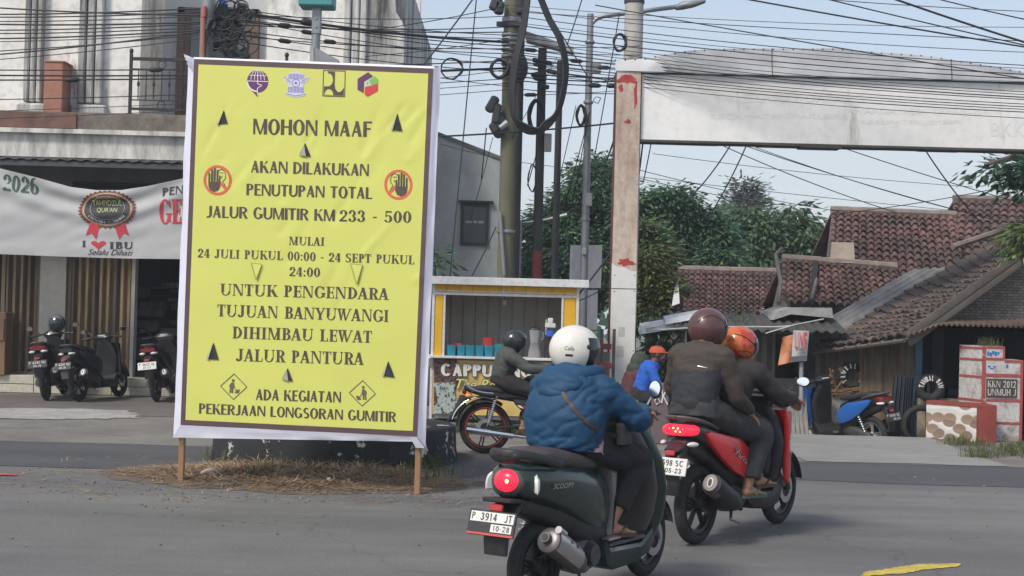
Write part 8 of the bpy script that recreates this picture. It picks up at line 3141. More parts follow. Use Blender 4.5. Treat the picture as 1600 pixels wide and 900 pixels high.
lf = lambda x, y, l: V((lerp(mx(1541), mx(1589), x), MKY - 0.014 - l, lerp(mz(621), mz(592), y)))
letter(mb, 'KKN 2012', lf, 0.04, 0.96, 0.54, 0.36, T=0.2, t=0.16, gap=0.12)
letter(mb, 'UNMUH J', lf, 0.04, 0.96, 0.10, 0.36, T=0.2, t=0.16, gap=0.12)
mb.build('lettering', m_mk, pq, smooth=0)
mb = MB()
m_bp = mat('blue_daub', (0.03, 0.16, 0.45), 0.8, var=0.2)
for i, (px, py, w, h) in enumerate(((1543, 553, 3, 7), (1547, 554, 4, 6), (1551, 551, 4, 5), (1555, 553, 4, 7), (1559, 552, 3, 4), (1545, 573, 4, 3), (1553, 573, 3, 3), (1549, 576, 6, 2), (1573, 572, 3, 5))):
 mb.bb((mx(px - w / 2), MKY - 0.002 - 0.0001 * i, mz(py + h / 2)), (mx(px + w / 2), MKY, mz(py - h / 2)))
mb.build('blue_marks', m_bp, mk, smooth=0)
mb = MB()
for i in range(14):
 blades(mb, r7.uniform(mx(1536), mx(1562)), MKY + r7.uniform(0.1, 0.35), mz(541), 12, 0.03, 0.05, 0.16, r7)
for i in range(60):
 px = r7.uniform(1478, 1640)
 g_ = G(px, r7.uniform(694, 716) if px > 1510 else r7.uniform(688, 700))
 blades(mb, g_.x, g_.y, 0.0, 30, 0.07, 0.03, 0.13, r7)
tag(mb.build('verge_grass', m_grass, smooth=0), 'patchy grass and weeds at the foot of the cobbled wall and marker', 'grass', kind='stuff')

# ------------------------------------------------------------------ grey gabled house behind the stall
m_gh = mat('gable_grey_plaster', (0.42, 0.45, 0.44), 0.92, var=0.12, vscale=1.3, col2=(0.26, 0.28, 0.272), spot=0.60, sharp=0.25, bump=0.25, bscale=18, stretch=(1, 1, 0.7))
HY = 24.2
gh_ = thing('gabled_house', 'grey cement gabled house with one small dark window behind the coffee stall', 'house', (P(720, 560, HY).x, HY, 0))
mb = MB()
xl_, xr_ = P(560, 400, HY).x, P(779, 400, HY).x
zl_, zr_ = P(560, 162, HY).z, P(779, 246, HY).z
mb.prism([(xl_, HY, 0), (xr_, HY, 0), (xr_, HY, zr_), (xl_, HY, zl_)], (0, 7, 0))
mb.build('wall', m_gh, gh_, smooth=0)
mb = MB()
mb.prism([(xl_, HY - 0.03, zl_ + 0.02), (xr_ + 0.04, HY - 0.03, zr_ + 0.004), (xr_ + 0.04, HY - 0.03, zr_ - 0.06), (xl_, HY - 0.03, zl_ - 0.045)], (0, 7.1, 0))
mb.build('roof_edge', mat('edge_grey', (0.16, 0.165, 0.16), 0.9, var=0.2), gh_, smooth=0)
mb = MB()
wa, wb_ = P(724, 350, HY).x, P(759, 350, HY).x
za, zb_ = P(740, 379, HY).z, P(740, 322, HY).z
for q_ in (((wa - 0.05, za - 0.05), (wb_ + 0.05, za)), ((wa - 0.05, zb_), (wb_ + 0.05, zb_ + 0.05)), ((wa - 0.05, za), (wa, zb_)), ((wb_, za), (wb_ + 0.05, zb_))):
 mb.bb((q_[0][0], HY - 0.05, q_[0][1]), (q_[1][0], HY + 0.002, q_[1][1]))
mb.bb((wa - 0.09, HY - 0.09, zb_ + 0.05), (wb_ + 0.12, HY, zb_ + 0.09))
w_ = mb.build('window', m_blackp, gh_, smooth=0)
mb = MB()
mb.bb((wa, HY - 0.02, za), (wb_, HY - 0.008, zb_))
mb.build('pane', mat('pane_slate', (0.045, 0.06, 0.068), 0.25), w_, smooth=0)
mb = MB()
for i in range(14):
 if i in (5, 9):
  continue
 x = lerp(wa + 0.04, wb_ - 0.04, i / 14)
 mb.bb((x, HY - 0.024, P(740, 349, HY).z), (x + 0.022, HY - 0.02, P(740, 345, HY).z))
mb.build('sill_marks', mat('pale_marks', (0.30, 0.33, 0.34), 0.6), w_, smooth=0)

# ------------------------------------------------------------------ trees
m_bark = mat('bark', (0.10, 0.085, 0.07), 0.95, var=0.3, vscale=8, stretch=(1, 1, 0.3), bump=0.4, bscale=30)

def leafm(n, c):
 return mat(n, c, 0.55, var=0.35, vscale=0.9, trans=0.35, uvvar=True)

def tree(name, label, base, blobs, leaf, n, mats, y, droop=0.5, depth=1.0, group='trees beyond the houses', trunk=0.14, clump=26, kind=None, seed=1):
 """blobs: (px, py, radius px[, weight]) on the plane y; leaves grow in drooping sprays round twig ends inside each blob"""
 r = random.Random(seed)
 root = thing(name, label, 'tree', base, group)
 k = y / 2200
 cs = []
 for b in blobs:
  p = P(b[0], b[1], y)
  p.y += r.uniform(-0.6, 0.6) * b[2] * k * depth
  cs.append((p, b[2] * k))
 tot = sum(c[1] ** 2 for c in cs)
 mb = MB()
 uv = []
 tb = MB()
 top = V((base[0], base[1], max(base[2] + 1.0, min(c[0].z for c in cs) + 0.3)))
 tb.tube(spline([base, V(base).lerp(top, 0.5) + V((0.1, 0, 0)), top], 3), [trunk * (1.2 - 0.06 * i) for i in range(7)], 8)
 for c, R in cs:
  tb.tube(spline([top - V((0, 0, 0.2)), top.lerp(c, 0.55) + V((0, 0, 0.25)), c + V((0, 0, R * 0.4))], 3), [trunk * 0.55 - 0.01 * i * trunk * 5 for i in range(7)], 6)
  m = max(2, int(n * R * R / tot / clump))
  for i in range(m):
   d = V((r.gauss(0, 1), r.gauss(0, 1), r.gauss(0, 1) * 0.9 + 0.15)).normalized()
   rad = R * (r.random() ** 0.33) * (0.86 + 0.34 * noise.noise(d * 1.8 + c))
   tip = c + V((d.x * rad, d.y * rad * depth, d.z * rad * 0.95))
   q = (r.random() * 90, r.random() * 90)
   if r.random() < 0.25:
    tb.tube([c.lerp(tip, 0.3), tip], [0.014, 0.005], 4)
   mi = r.choice(range(len(mats)))
   sp = leaf * 2.2
   for j in range(clump):
    a = r.uniform(0, 2 * pi)
    o = V((cos(a), sin(a), r.uniform(-0.5, 0.6) - droop * 0.4))
    p = tip + o * sp * r.uniform(0.1, 1.0)
    dd = (o + d * 0.4 + V((0, 0, -droop * r.uniform(0.3, 1.5)))).normalized()
    sd_ = dd.cross(V((r.gauss(0, 0.5), r.gauss(0, 0.5), 1))).normalized()
    L, w = leaf * r.uniform(0.6, 1.15), leaf * r.uniform(0.13, 0.22)
    mb.cur = mi
    nn = sd_.cross(dd) * w * 0.4
    mb.add([p, p + dd * L * 0.5 + sd_ * w - nn, p + dd * L, p + dd * L * 0.5 - sd_ * w - nn], [(0, 1, 2), (0, 2, 3)])
    uv += [q, q]
 tb.build('trunk', m_bark, root, smooth=60)
 o = mb.build('crown', mats, root, smooth=0, uvs=uv)
 return root

lm1, lm2, lm3 = leafm('mango_leaf', (0.090, 0.180, 0.100)), leafm('mango_leaf_mid', (0.120, 0.215, 0.100)), leafm('mango_leaf_dark', (0.066, 0.138, 0.082))
ll1, ll2 = leafm('broad_leaf', (0.085, 0.150, 0.065)), leafm('broad_leaf_pale', (0.14, 0.20, 0.11))
ly1, ly2 = leafm('yellow_green_leaf', (0.14, 0.18, 0.045)), leafm('olive_leaf', (0.11, 0.12, 0.045))
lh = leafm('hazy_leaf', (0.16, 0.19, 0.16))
BW = lambda px, y, z=-0.5: V((P(px, 480, y).x, y, z))
tree('mango_tree', 'broad dark mango tree left of the gantry column, behind the poles', BW(905, 32), [(932, 292, 50), (900, 330, 50), (868, 358, 46), (945, 350, 60), (850, 400, 45), (905, 410, 62), (838, 440, 38), (955, 430, 50), (880, 465, 45), (830, 350, 22), (938, 262, 26)], 0.17, 40000, [lm1, lm2, lm3], 32, seed=3)
tree('mango_tree', 'tall drooping dark green mango tree right of the gantry column', BW(1050, 31), [(1000, 325, 40), (1060, 330, 42), (1020, 375, 58), (1085, 370, 48), (1115, 375, 36), (1060, 420, 58), (1120, 415, 40), (1010, 440, 50), (1100, 345, 26), (1050, 305, 18)], 0.17, 40000, [lm1, lm1, lm2, lm3], 31, seed=5)
tree('broadleaf_tree', 'lighter green broad leaved tree behind the tiled roofs', BW(1210, 36), [(1160, 345, 30), (1190, 362, 34), (1222, 372, 36), (1256, 372, 30), (1245, 345, 17), (1280, 375, 22), (1180, 405, 36), (1232, 405, 34), (1275, 400, 28), (1150, 390, 30), (1236, 327, 9)], 0.27, 15000, [ll1, ll1, ll2, lm2], 36, droop=0.7, seed=7)
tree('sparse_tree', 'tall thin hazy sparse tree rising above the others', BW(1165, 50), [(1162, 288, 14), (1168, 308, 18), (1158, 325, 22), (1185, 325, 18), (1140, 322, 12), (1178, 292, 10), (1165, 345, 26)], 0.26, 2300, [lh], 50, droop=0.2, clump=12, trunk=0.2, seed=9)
tree('garden_tree', 'yellow green small tree beside the gantry column', BW(1015, 26), [(1012, 425, 26), (1028, 450, 24), (1008, 470, 30), (1035, 480, 26), (1010, 400, 16), (1045, 495, 18)], 0.17, 7500, [ly1, ly2, ly1], 26, droop=0.4, trunk=0.08, seed=11)
tree('garden_tree', 'olive brown leaved young tree between mango trees, top right of the column', BW(1030, 29), [(1012, 375, 22), (1025, 398, 24), (1050, 425, 22), (1005, 352, 14)], 0.18, 4000, [ly2, lm2], 29, droop=0.4, trunk=0.08, seed=12)
tree('roadside_tree', 'dark leafy branches hanging into the upper right corner below the gantry beam', V((P(1720, 480, 22).x, 22, -0.5)), [(1592, 262, 20), (1565, 259, 16), (1612, 280, 24), (1540, 262, 10), (1640, 262, 40), (1700, 250, 60), (1600, 296, 12), (1680, 300, 40)], 0.22, 3200, [lm1, lm3], 22, group=None, droop=0.3, clump=14, seed=13)
tree('roadside_tree', 'bright green leaf spray at the right picture edge over the dark workshop roof', V((P(1680, 480, 17.8).x, 17.8, -0.2)), [(1592, 364, 13), (1602, 385, 14), (1615, 360, 20), (1640, 370, 24)], 0.14, 1200, [ll1, ly1], 17.8, group=None, droop=0.6, trunk=0.04, clump=14, seed=14)
tree('shrub', 'small dark shrub with pointed leaves beside the right edge of the notice board', V((P(672, 480, 22).x, 22, 0)), [(676, 392, 8), (664, 410, 14)], 0.2, 140, [lm1, ll1], 22, group=None, droop=0.3, trunk=0.04, clump=8, seed=15)
tree('vine', 'tangled creeper over the lean-to roof behind the seated men', BW(1020, 21), [(1000, 505, 14), (1030, 508, 12), (1060, 502, 10), (1100, 500, 8), (1150, 496, 7), (1030, 545, 18), (1055, 545, 14), (1062, 590, 18), (1040, 575, 18)], 0.10, 3800, [ly2, lm1, lm3], 20.8, group=None, droop=0.6, trunk=0.03, seed=16)
# far trees round about, one dim mass along the horizon
r9 = random.Random(31)
mb = MB()
uv = []
for i in range(9000):
 a = r9.uniform(-1.15, 1.15)
 if -0.12 < a < 0.26 and False:
  continue
 R = r9.uniform(60, 75)
 p = V((sin(a) * R, cos(a) * R, 0))
 p.z = r9.random() * (4.2 + 2.2 * noise.noise((p.x * 0.12, 0, 3)))
 s = r9.uniform(0.25, 0.6)
 d = V((r9.gauss(0, 1), r9.gauss(0, 1), r9.gauss(0, 1))).normalized() * s
 e = d.orthogonal().normalized() * s * 0.6
 mb.add([p - d, p + e, p + d, p - e], [(0, 1, 2, 3)])
 uv.append((int(p.x), int(p.z * 2)))
tag(mb.build('far_trees', [lm1], smooth=0, uvs=uv), 'distant line of dark trees closing the horizon', 'trees', kind='stuff')

# ------------------------------------------------------------------ poles
m_cpole = mat('pole_concrete_moss', (0.165, 0.155, 0.125), 0.95, var=0.25, vscale=3, stretch=(1, 1, 0.3), col2=(0.135, 0.135, 0.07), spot=0.5, sharp=0.3, bump=0.25, bscale=30)
m_cpole2 = mat('pole_concrete', (0.46, 0.44, 0.40), 0.9, var=0.12, vscale=3, dirt=0.25)
m_dpole = mat('pole_dark', (0.055, 0.056, 0.058), 0.8, var=0.3, vscale=5, stretch=(1, 1, 0.3))
m_gpole = mat('pole_galvanised', (0.27, 0.28, 0.29), 0.5, metal=0.5, var=0.15, vscale=5)
m_dev = mat('device_box', (0.045, 0.048, 0.052), 0.7, var=0.3, vscale=6)
m_devg = mat('device_box_grey', (0.38, 0.38, 0.37), 0.6, var=0.1, dirt=0.25)
m_cab = mat('cable_black', (0.022, 0.023, 0.026), 0.6, var=0.2)
UPX = V((sin(0), 0, 1))

def pole(name, label, px, py, y, ztop, r0, r1, m, cat='pole', z0=0.0):
 p = P(px, py, y)
 t = thing(name, label, cat, (p.x, y, z0))
 mb = MB()
 mb.tube([(p.x, y, z0 - 0.02), (p.x, y, lerp(z0, ztop, 0.5)), (p.x, y, ztop)], [r0, (r0 + r1) / 2, r1], 18)
 mb.build('shaft', m, t)
 return t, p.x, y

def bands(t, x, y, zs, r, m=None):
 for z in zs:
  mb = MB()
  mb.ring((x, y, z), r, 0.012, 'Z', 18, 6, flat=2)
  mb.build('band', m or m_gpole, t)

Zp = lambda py, px, y: P(px, py, y).z
t, x, y = pole('utility_pole', 'mossy concrete utility pole carrying most of the cables behind the coffee stall', 792, 300, 20.3, 9.0, 0.118, 0.105, m_cpole)
bands(t, x, y, [Zp(v, 800, y) for v in (30, 33, 55, 62, 70, 78, 88, 100, 362)], 0.125)
for (px, py, w, h, ro) in ((769, 163, 0.13, 0.25, 0.5), (772, 200, 0.12, 0.16, -0.5), (780, 12, 0.14, 0.2, 0.1), (776, 178, 0.12, 0.3, 0.1), (812, 18, 0.1, 0.1, 0), (775, 4, 0.15, 0.25, 0.3)):
 mb = MB()
 mb.bbox(P(px, py, y - 0.2), (w, 0.12, h), 0.03, Matrix.Rotation(ro, 3, 'Y'))
 mb.build('junction_box', m_dev, t)
mb = MB()
mb.ell(P(811, 106, y - 0.16), (0.13, 0.1, 0.22), 14, 10)
mb.ell(P(779, 195, y - 0.14), (0.11, 0.1, 0.2), 12, 8)
mb.build('junction_box', m_dev, t)
mb = MB()
mb.tube([P(781, 200, y - 0.2), P(793, 191, y - 0.2)], 0.05, 10)
mb.tube([P(788, 430, y - 0.17), P(781, 330, y - 0.16)], 0.025, 8)
mb.build('pipe', m_gpole, t)
mb = MB()
mb.bbox(P(806, 88, y), (0.10, 0.12, 0.1), 0.01)
mb.bbox(P(800, 38, y - 0.1), (0.45, 0.06, 0.07), 0.01)
mb.build('bracket', m_dev, t)
pole('utility_pole', 'dark wooden pole standing tight behind the mossy concrete pole', 804, 300, 20.75, 8.8, 0.10, 0.09, m_dpole)
t, x, y = pole('utility_pole', 'dark pole painted red at its foot with a long lamp fitting on top', 843, 260, 21, Zp(76, 849, 21), 0.075, 0.065, m_dpole)
mb = MB()
mb.tube([(x, y, 0.3), (x, y, Zp(392, 839, y))], 0.079, 18)
mb.build('red_foot', mat('pole_red', (0.20, 0.055, 0.045), 0.8, var=0.2, vscale=5), t)
mb = MB()
a, b = P(818, 58, y), P(896, 78, y)
mb.prism([a + V((0, -0.12, 0.08)), b + V((0, -0.12, 0.02)), b + V((0, -0.12, -0.06)), a + V((0.05, -0.12, -0.07))], (0, 0.24, 0))
mb.build('lamp_fitting', m_devg, t, smooth=0)
mb = MB()
mb.bbox(P(856, 223, y - 0.1), (0.11, 0.08, 0.27), 0.01)
mb.build('meter_box', m_devg, t, smooth=0)
for px, py in ((840, 95), (862, 112), (850, 135), (838, 118), (855, 98)):
 mb = MB()
 mb.bbox(P(px, py, y - 0.12), (0.16, 0.1, 0.06), 0.02, Matrix.Rotation(0.2, 3, 'Y'))
 mb.build('clamp', m_dev, t)
pole('utility_pole', 'slim dark bare pole between the red footed pole and the street light', 871, 260, 21.6, Zp(95, 877, 21.6), 0.06, 0.05, m_dpole)
t, x, y = pole('street_light', 'galvanised street light with a long arm reaching right behind the gantry', 917, 250, 21.2, Zp(22, 925, 21.2), 0.065, 0.05, m_gpole, 'street light')
mb = MB()
mb.tube(spline([P(925, 36, y), P(940, 26, y), P(985, 20, y), P(1062, 10, y)], 5), 0.034, 8)
mb.build('arm', m_gpole, t)
mb = MB()
mb.loft([(P(1056, 12, y).x, y, P(1056, 12, y).z, 0.04, 0.04), (P(1066, 9, y).x, y, P(1066, 9, y).z, 0.09, 0.06), (P(1085, 6, y).x, y, P(1085, 6, y).z, 0.10, 0.05), (P(1102, 2, y).x, y, P(1102, 2, y).z, 0.06, 0.025)], 14)
mb.build('lamp_head', m_gpole, t)
mb = MB()
mb.bbox(P(932, 107, y - 0.02), (0.13, 0.1, 0.16), 0.01)
mb.build('control_box', m_gpole, t, smooth=0)
mb = MB()
mb.bbox(P(920, 312, y - 0.05), (0.10, 0.08, 0.20), 0.01)
mb.bbox(P(913, 393, y - 0.09), (0.07, 0.04, 0.1), 0.01)
mb.build('meter_box', m_devg, t, smooth=0)
bands(t, x, y, [Zp(v, 917, y) for v in (66, 160, 343)], 0.065)
t, x, y = pole('utility_pole', 'thick pale concrete pole rising behind the gantry column', 985, 250, 20.6, 9.2, 0.15, 0.13, m_cpole2)
bands(t, x, y, [Zp(v, 995, y) for v in (2, 4)], 0.14, m_dev)
t, x, y = pole('street_light', 'thin pale lamp post with slanting arm before the dark mango trees', 812, 390, 28, Zp(346, 814, 28), 0.045, 0.04, m_gpole, 'street light', -0.3)
mb = MB()
mb.tube([P(814, 349, 28), P(850, 344, 28), P(886, 336, 28)], [0.025, 0.025, 0.05], 8)
mb.build('arm', m_gpole, t)
t, x, y = pole('utility_pole', 'grey pole crowded with black cable boxes behind the notice board', 322, 120, 17, 6.3, 0.095, 0.085, m_gpole)
for i in range(46):
 mb = MB()
 px, py = r9.gauss(360, 17), r9.uniform(8, 92)
 s = r9.uniform(0.03, 0.10)
 mb.bbox(P(px, py, y - r9.uniform(-0.2, 0.25)), (s * r9.uniform(0.6, 1.6), s, s * r9.uniform(0.8, 2.2)), 0.015, Matrix.Rotation(r9.uniform(-0.6, 0.6), 3, 'Y'))
 mb.build('junction_box', m_dev, t)
mb = MB()
mb.bbox(P(352, 60, y + 0.12), (0.28, 0.16, 0.75), 0.03)
mb.build('junction_box', m_dev, t)
mb = MB()
for i in range(26):
 px, py, R = r9.gauss(362, 14), r9.uniform(10, 85), r9.uniform(0.05, 0.15)
 mb.ring(P(px, py, y - 0.28), R, 0.008, 'Y', 20, 5, flat=2)
mb.build('cable_tangle', m_cab, t)
mb = MB()
mb.tube([P(319, 10, y - 0.12), P(319, 27, y - 0.12)], 0.035, 12)
mb.build('insulator', mat('insulator_pink', (0.42, 0.13, 0.11), 0.5, var=0.1), t)
mb = MB()
mb.tube([P(318, 28, y - 0.12), P(317, 95, y - 0.12)], 0.032, 10)
mb.build('riser_pipe', m_redbox, t)
mb = MB()
mb.bbox(P(348, 2, y - 0.2), (0.07, 0.07, 0.09), 0.01)
mb.build('blue_cap', m_bpaint, t)
t, x, y = pole('traffic_pole', 'grey square headed traffic pole with a teal box on top behind the notice board', 491, 150, 16.2, Zp(8, 496, 16.2), 0.055, 0.05, m_gpole)
mb = MB()
mb.bbox(P(496, 2, y), (0.40, 0.3, 0.16), 0.015)
mb.build('signal_box', mat('teal_paint', (0.06, 0.27, 0.27), 0.5, var=0.1, dirt=0.15), t, smooth=0)
mb = MB()
mb.bbox(P(495, 30, y), (0.10, 0.11, 0.36), 0.008)
for py in (28, 41):
 mb.lathe(P(494, py, y - 0.062), [(0.016, -0.004), (0.016, 0.004)], 'Y', 12)
mb.build('joint_sleeve', m_gpole, t, smooth=30)
mb = MB()
mb.prism([P(484, 72, y - 0.15), P(490, 72, y - 0.15), P(490, 98, y - 0.15), P(484, 98, y - 0.15)], (0, 0.3, 0))
mb.cur = 1
mb.prism([P(490.5, 73, y - 0.14), P(528, 93, y - 0.14), P(528, 99, y - 0.14), P(490.5, 99, y - 0.14)], (0, 0.28, 0))
mb.build('sign_box', [m_devg, m_gpole], t, smooth=0)

# ------------------------------------------------------------------ cables
CG, CL = 'black overhead cables across the street', 'black overhead cable strung from pole to pole across the street'

def cable(a, b, sag=0.1, r=0.009, name='overhead_cable', label=CL, group=CG, n=14, splice=0.0):
 a, b = V(a), V(b)
 pts = [a.lerp(b, i / n) - V((0, 0, sag * 4 * (i / n) * (1 - i / n))) for i in range(n + 1)]
 mb = MB()
 mb.tube(pts, r * 0.85, 6)
 if rc.random() < splice:                                    # splice sleeves
  for k in range(rc.choice((1, 1, 2))):
   i = rc.randrange(2, n - 1)
   d = (pts[i + 1] - pts[i]).normalized()
   mb.tube([pts[i] - d * 0.10, pts[i] - d * 0.06, pts[i] + d * 0.06, pts[i] + d * 0.10], [r, r + 0.022, r + 0.022, r], 8)
 return tag(mb.build(name, m_cab, base=a, smooth=180), label, 'cable', group)

rc = random.Random(77)
XA = -90
for ya, yb, rr_ in ((6, 24, .012), (22, 12, .011), (26, 18, .010), (33, 24, .008), (36, 34, .013), (47, 36, .010), (52, 42, .009), (61, 46, .012), (66, 50, .007), (92, 47, .011), (84, 52, .008), (99, 58, .007)):
 cable(P(XA, ya, 18), P(330, yb, 17), 0.03, rr_)
for ya, yb, rr_ in ((12, 66, .022), (15, 72, .009), (22, 92, .007), (30, 50, .010), (36, 42, .009), (42, 84, .008), (46, 100, .008), (52, 76, .008), (20, 25, .007), (25, 60, .007), (58, 112, .008), (8, 55, .007)):
 cable(P(332, ya, 17), P(795, yb, 20.1), 0.06, rr_, splice=0.45)
for ya, yb, rr_ in ((109, 95, .010), (117, 106, .014), (125, 107, .012), (157, 123, .008), (176, 130, .006), (188, 140, .006)):
 cable(P(XA, ya, 18.5), P(795, yb, 20.1), 0.05, rr_, splice=0.4)
for ya, yb, rr_ in ((55, 78, .008), (88, 60, .007), (100, 135, .006), (130, 108, .006), (48, 8, .008)):
 cable(P(570, ya, 19), P(795, yb, 20.1), 0.03, rr_)
for ya, yb, rr_ in ((14, 86, .008), (8, 42, .007), (24, 108, .010), (38, 122, .012), (50, 128, .012), (56, 138, .008), (62, 150, .008), (68, 154, .008), (74, 158, .013), (80, 161, .010), (88, 168, .009), (94, 172, .010), (98, 176, .009), (104, 180, .011), (110, 190, .008), (34, 112, .007)):
 cable(P(798, ya, 20.0), P(1720, yb, 18.2), 0.10, rr_ * 0.75)
for ya, yb, rr_ in ((112, 134, .013), (125, 146, .010), (100, 142, .009), (90, 120, .009), (84, 112, .008), (138, 158, .008), (75, 98, .007), (148, 150, .006), (95, 128, .007), (119, 139, .012), (70, 84, .007)):
 cable(P(800, ya, 20.0), P(1000, yb - 12, 20.3), 0.03, rr_, splice=0.8)
for (ax, ay_, bx, by_, d0, d1, rr_) in ((1120, -10, 1720, 92, 18, 18, .013), (1250, -12, 1720, 96, 18, 18, .010), (1385, -6, 1720, 102, 17, 17, .016), (1440, -8, 1720, 54, 17, 17, .009), (800, 18, 1720, 70, 20, 19, .007), (1300, 0, 1720, 22, 17, 18, .006), (930, 8, 1720, 142, 20, 18, .010)):
 cable(P(ax, ay_, d0), P(bx, by_, d1), 0.02, rr_)
for (ax, ay_, bx, by_, d0, d1, rr_) in ((747, -30, 703, 432, 18.6, 18.4, .011), (752, -20, 655, 110, 19, 19, .013), (912, -10, 886, 70, 20, 20, .011), (840, -10, 925, 130, 20, 20, .010), (925, 130, 965, 118, 20, 20, .008),
           (870, 90, 800, 215, 20.5, 20.2, .006), (900, 165, 862, 330, 21, 21, .008), (922, 175, 880, 330, 21, 22, .009), (918, 190, 895, 315, 21, 22, .008), (846, 210, 824, 290, 21, 20.6, .010),
           (690, 213, 965, 192, 19.5, 20.2, .016), (965, 200, 948, 250, 20.4, 22, .016), (688, 225, 800, 250, 23, 20.4, .007), (770, 215, 735, 345, 20, 22, .006), (1005, 218, 995, 300, 20.5, 21, .014),
           (1018, 220, 1005, 285, 20.5, 21, .010), (958, 390, 895, 470, 19.8, 19.4, .016), (958, 440, 905, 470, 19.8, 19.4, .009), (738, 430, 775, 355, 18.4, 20, .013), (968, 20, 930, 240, 20.6, 21.5, .010),
           (835, 340, 812, 440, 20.8, 20.4, .007), (760, 200, 752, 280, 20, 22, .010)):
 cable(P(ax, ay_, d0), P(bx, by_, d1), 0.02, rr_)
for (ax, ay_, bx, by_, rr_) in ((1142, 226, 1082, 305, .014), (1166, 228, 1112, 332, .014), (1130, 228, 1400, 332, .009), (1165, 228, 1560, 345, .009), (1320, 232, 1720, 350, .009), (1448, 238, 1530, 345, .014), (985, 262, 1310, 330, .007), (985, 275, 1240, 322, .007), (1020, 240, 1520, 292, .006), (1300, 335, 1600, 285, .009), (1180, 230, 1500, 330, .007), (800, 252, 1720, 350, .006)):
 cable(P(ax, ay_, 23), P(bx, by_, 25), 0.05, rr_)
TC = 'thick black service cable drooping in a loop beside the mossy concrete pole'
for o_ in (0, 1, 2, 3, 4):
 mb = MB()
 k = o_ * 2.1
 mb.tube(spline([P(a + k * (1 if a < 835 else -1) * 0.8, b + k * (0.2 if b < 190 else -1), 19.75 - 0.05 * o_) for a, b in ((824, -30), (815, 40), (803, 90), (797, 140), (800, 180), (815, 203), (834, 209), (856, 200), (874, 175), (884, 140), (887, 100), (878, 60), (862, 30), (846, -10), (838, -40))], 6), 0.0165, 8)
 tag(mb.build('service_cable', m_cab, base=P(820, 0, 19.75), smooth=180), TC, 'cable', 'thick looped service cables')

def coil(px, py, y, rx, ry, th, label, n=3):
 mb = MB()
 c = P(px, py, y)
 k = y / 2200
 for i in range(n):
  f = 1 + 0.07 * rc.uniform(-1, 1)
  mb.tube([c + V((rx * k * f * cos(a) + 0.01 * sin(3 * a + i), 0.03 * i - 0.03 + 0.015 * sin(2 * a), ry * k * f * sin(a) + 0.008 * cos(2 * a + i))) for a in [2 * pi * j / 30 for j in range(31)]], th, 6, cap=False)
 tag(mb.build('cable_coil', m_cab, base=c, smooth=180), label, 'cable coil')

coil(706, 107, 19.2, 15.5, 15.5, 0.010, 'thin ring of spare cable hanging in the sky right of the notice board', 3)
coil(781, 107, 19.9, 13, 14, 0.018, 'black cable coil on the left of the mossy concrete pole', 4)
coil(838, 181, 20.7, 11, 25, 0.028, 'thick dark oval cable coil on the red footed pole', 4)
coil(908, 180, 21.0, 6, 15, 0.018, 'small dark oval cable coil on the galvanised street light', 4)
coil(969, 66, 20.2, 9, 13, 0.014, 'pale looped cable coil beside the thick pale concrete pole', 4)
coil(933, 156, 21.5, 5, 5, 0.006, 'tiny thin cable ring between the street light and gantry', 1)
coil(832, 278, 20.6, 6, 20, 0.008, 'thin loose cable loop low on the red footed pole', 2)

# ------------------------------------------------------------------ pale boards behind the street light, rack, painted post
mb = MB()
mb.prism([P(892, 383, 21.9), P(941, 383, 21.9), P(939, 450, 21.9), P(890, 450, 21.9)], (0, 0.12, 0))
mb.prism([P(903, 453, 21.9), P(934, 453, 21.9), P(933, 515, 21.9), P(903, 515, 21.9)], (0, 0.12, 0))
mb.prism([P(905, 515, 21.95), P(911, 515, 21.95), P(906, 640, 21.95), P(900, 640, 21.95)], (0, 0.06, 0))
mb.prism([P(922, 515, 21.95), P(928, 515, 21.95), P(924, 640, 21.95), P(918, 640, 21.95)], (0, 0.06, 0))
tag(mb.build('sign_back', mat('board_back', (0.60, 0.60, 0.60), 0.8, var=0.1, vscale=4, stretch=(3, 1, 0.6), dirt=0.15), base=P(915, 640, 21.95), smooth=0), 'pale two tier board seen from behind at the street light pole', 'sign')
rk = thing('rack', 'small rack with red boards between the white helmet and gantry column', 'rack', P(940, 640, 18.8))
mb = MB()
for px in (939, 958):
 mb.bbox(P(px, 590, 18.8), (0.04, 0.04, 1.3), 0.004)
mb.build('upright', m_fascb, rk, smooth=0)
for py in (541, 571, 598):
 mb = MB()
 mb.bbox(P(938, py, 18.74), (0.30, 0.05, 0.075), 0.006)
 mb.build('red_board', m_redw, rk, smooth=0)
mb = MB()
mb.bb(P(915, 640, 18.9), P(953, 550, 18.93))
mb.build('back_board', mat('grey_board', (0.28, 0.27, 0.26), 0.9, var=0.15, dirt=0.3), rk, smooth=0)
pp = thing('painted_post', 'short mauve masonry post with white painted strokes beside the seated men', 'post', (P(1032, 640, 16.6).x, 16.6, 0))
mb = MB()
a, b = P(1020, 640, 16.6), P(1046, 600, 16.6)
mb.bbox(((a.x + b.x) / 2, 16.72, b.z / 2), (b.x - a.x, 0.22, b.z), 0.01)
mb.build('block', mat('mauve_paint', (0.15, 0.11, 0.115), 0.85, var=0.15, dirt=0.3), pp, smooth=0)
mb = MB()
for k, q in enumerate((((1024, 612), (1030, 606), (1032, 612), (1026, 620), (1032, 628), (1026, 632), (1023, 626), (1031, 614)), ((1034, 608), (1036, 618), (1034, 630)), ((1036, 620), (1041, 610)), ((1037, 620), (1043, 632)))):
 mb.tube([P(px, py, 16.6) for px, py in q], [(0.008, 0.008)] * len(q), 5)
mb.build('painted_strokes', m_decal, pp, smooth=0)

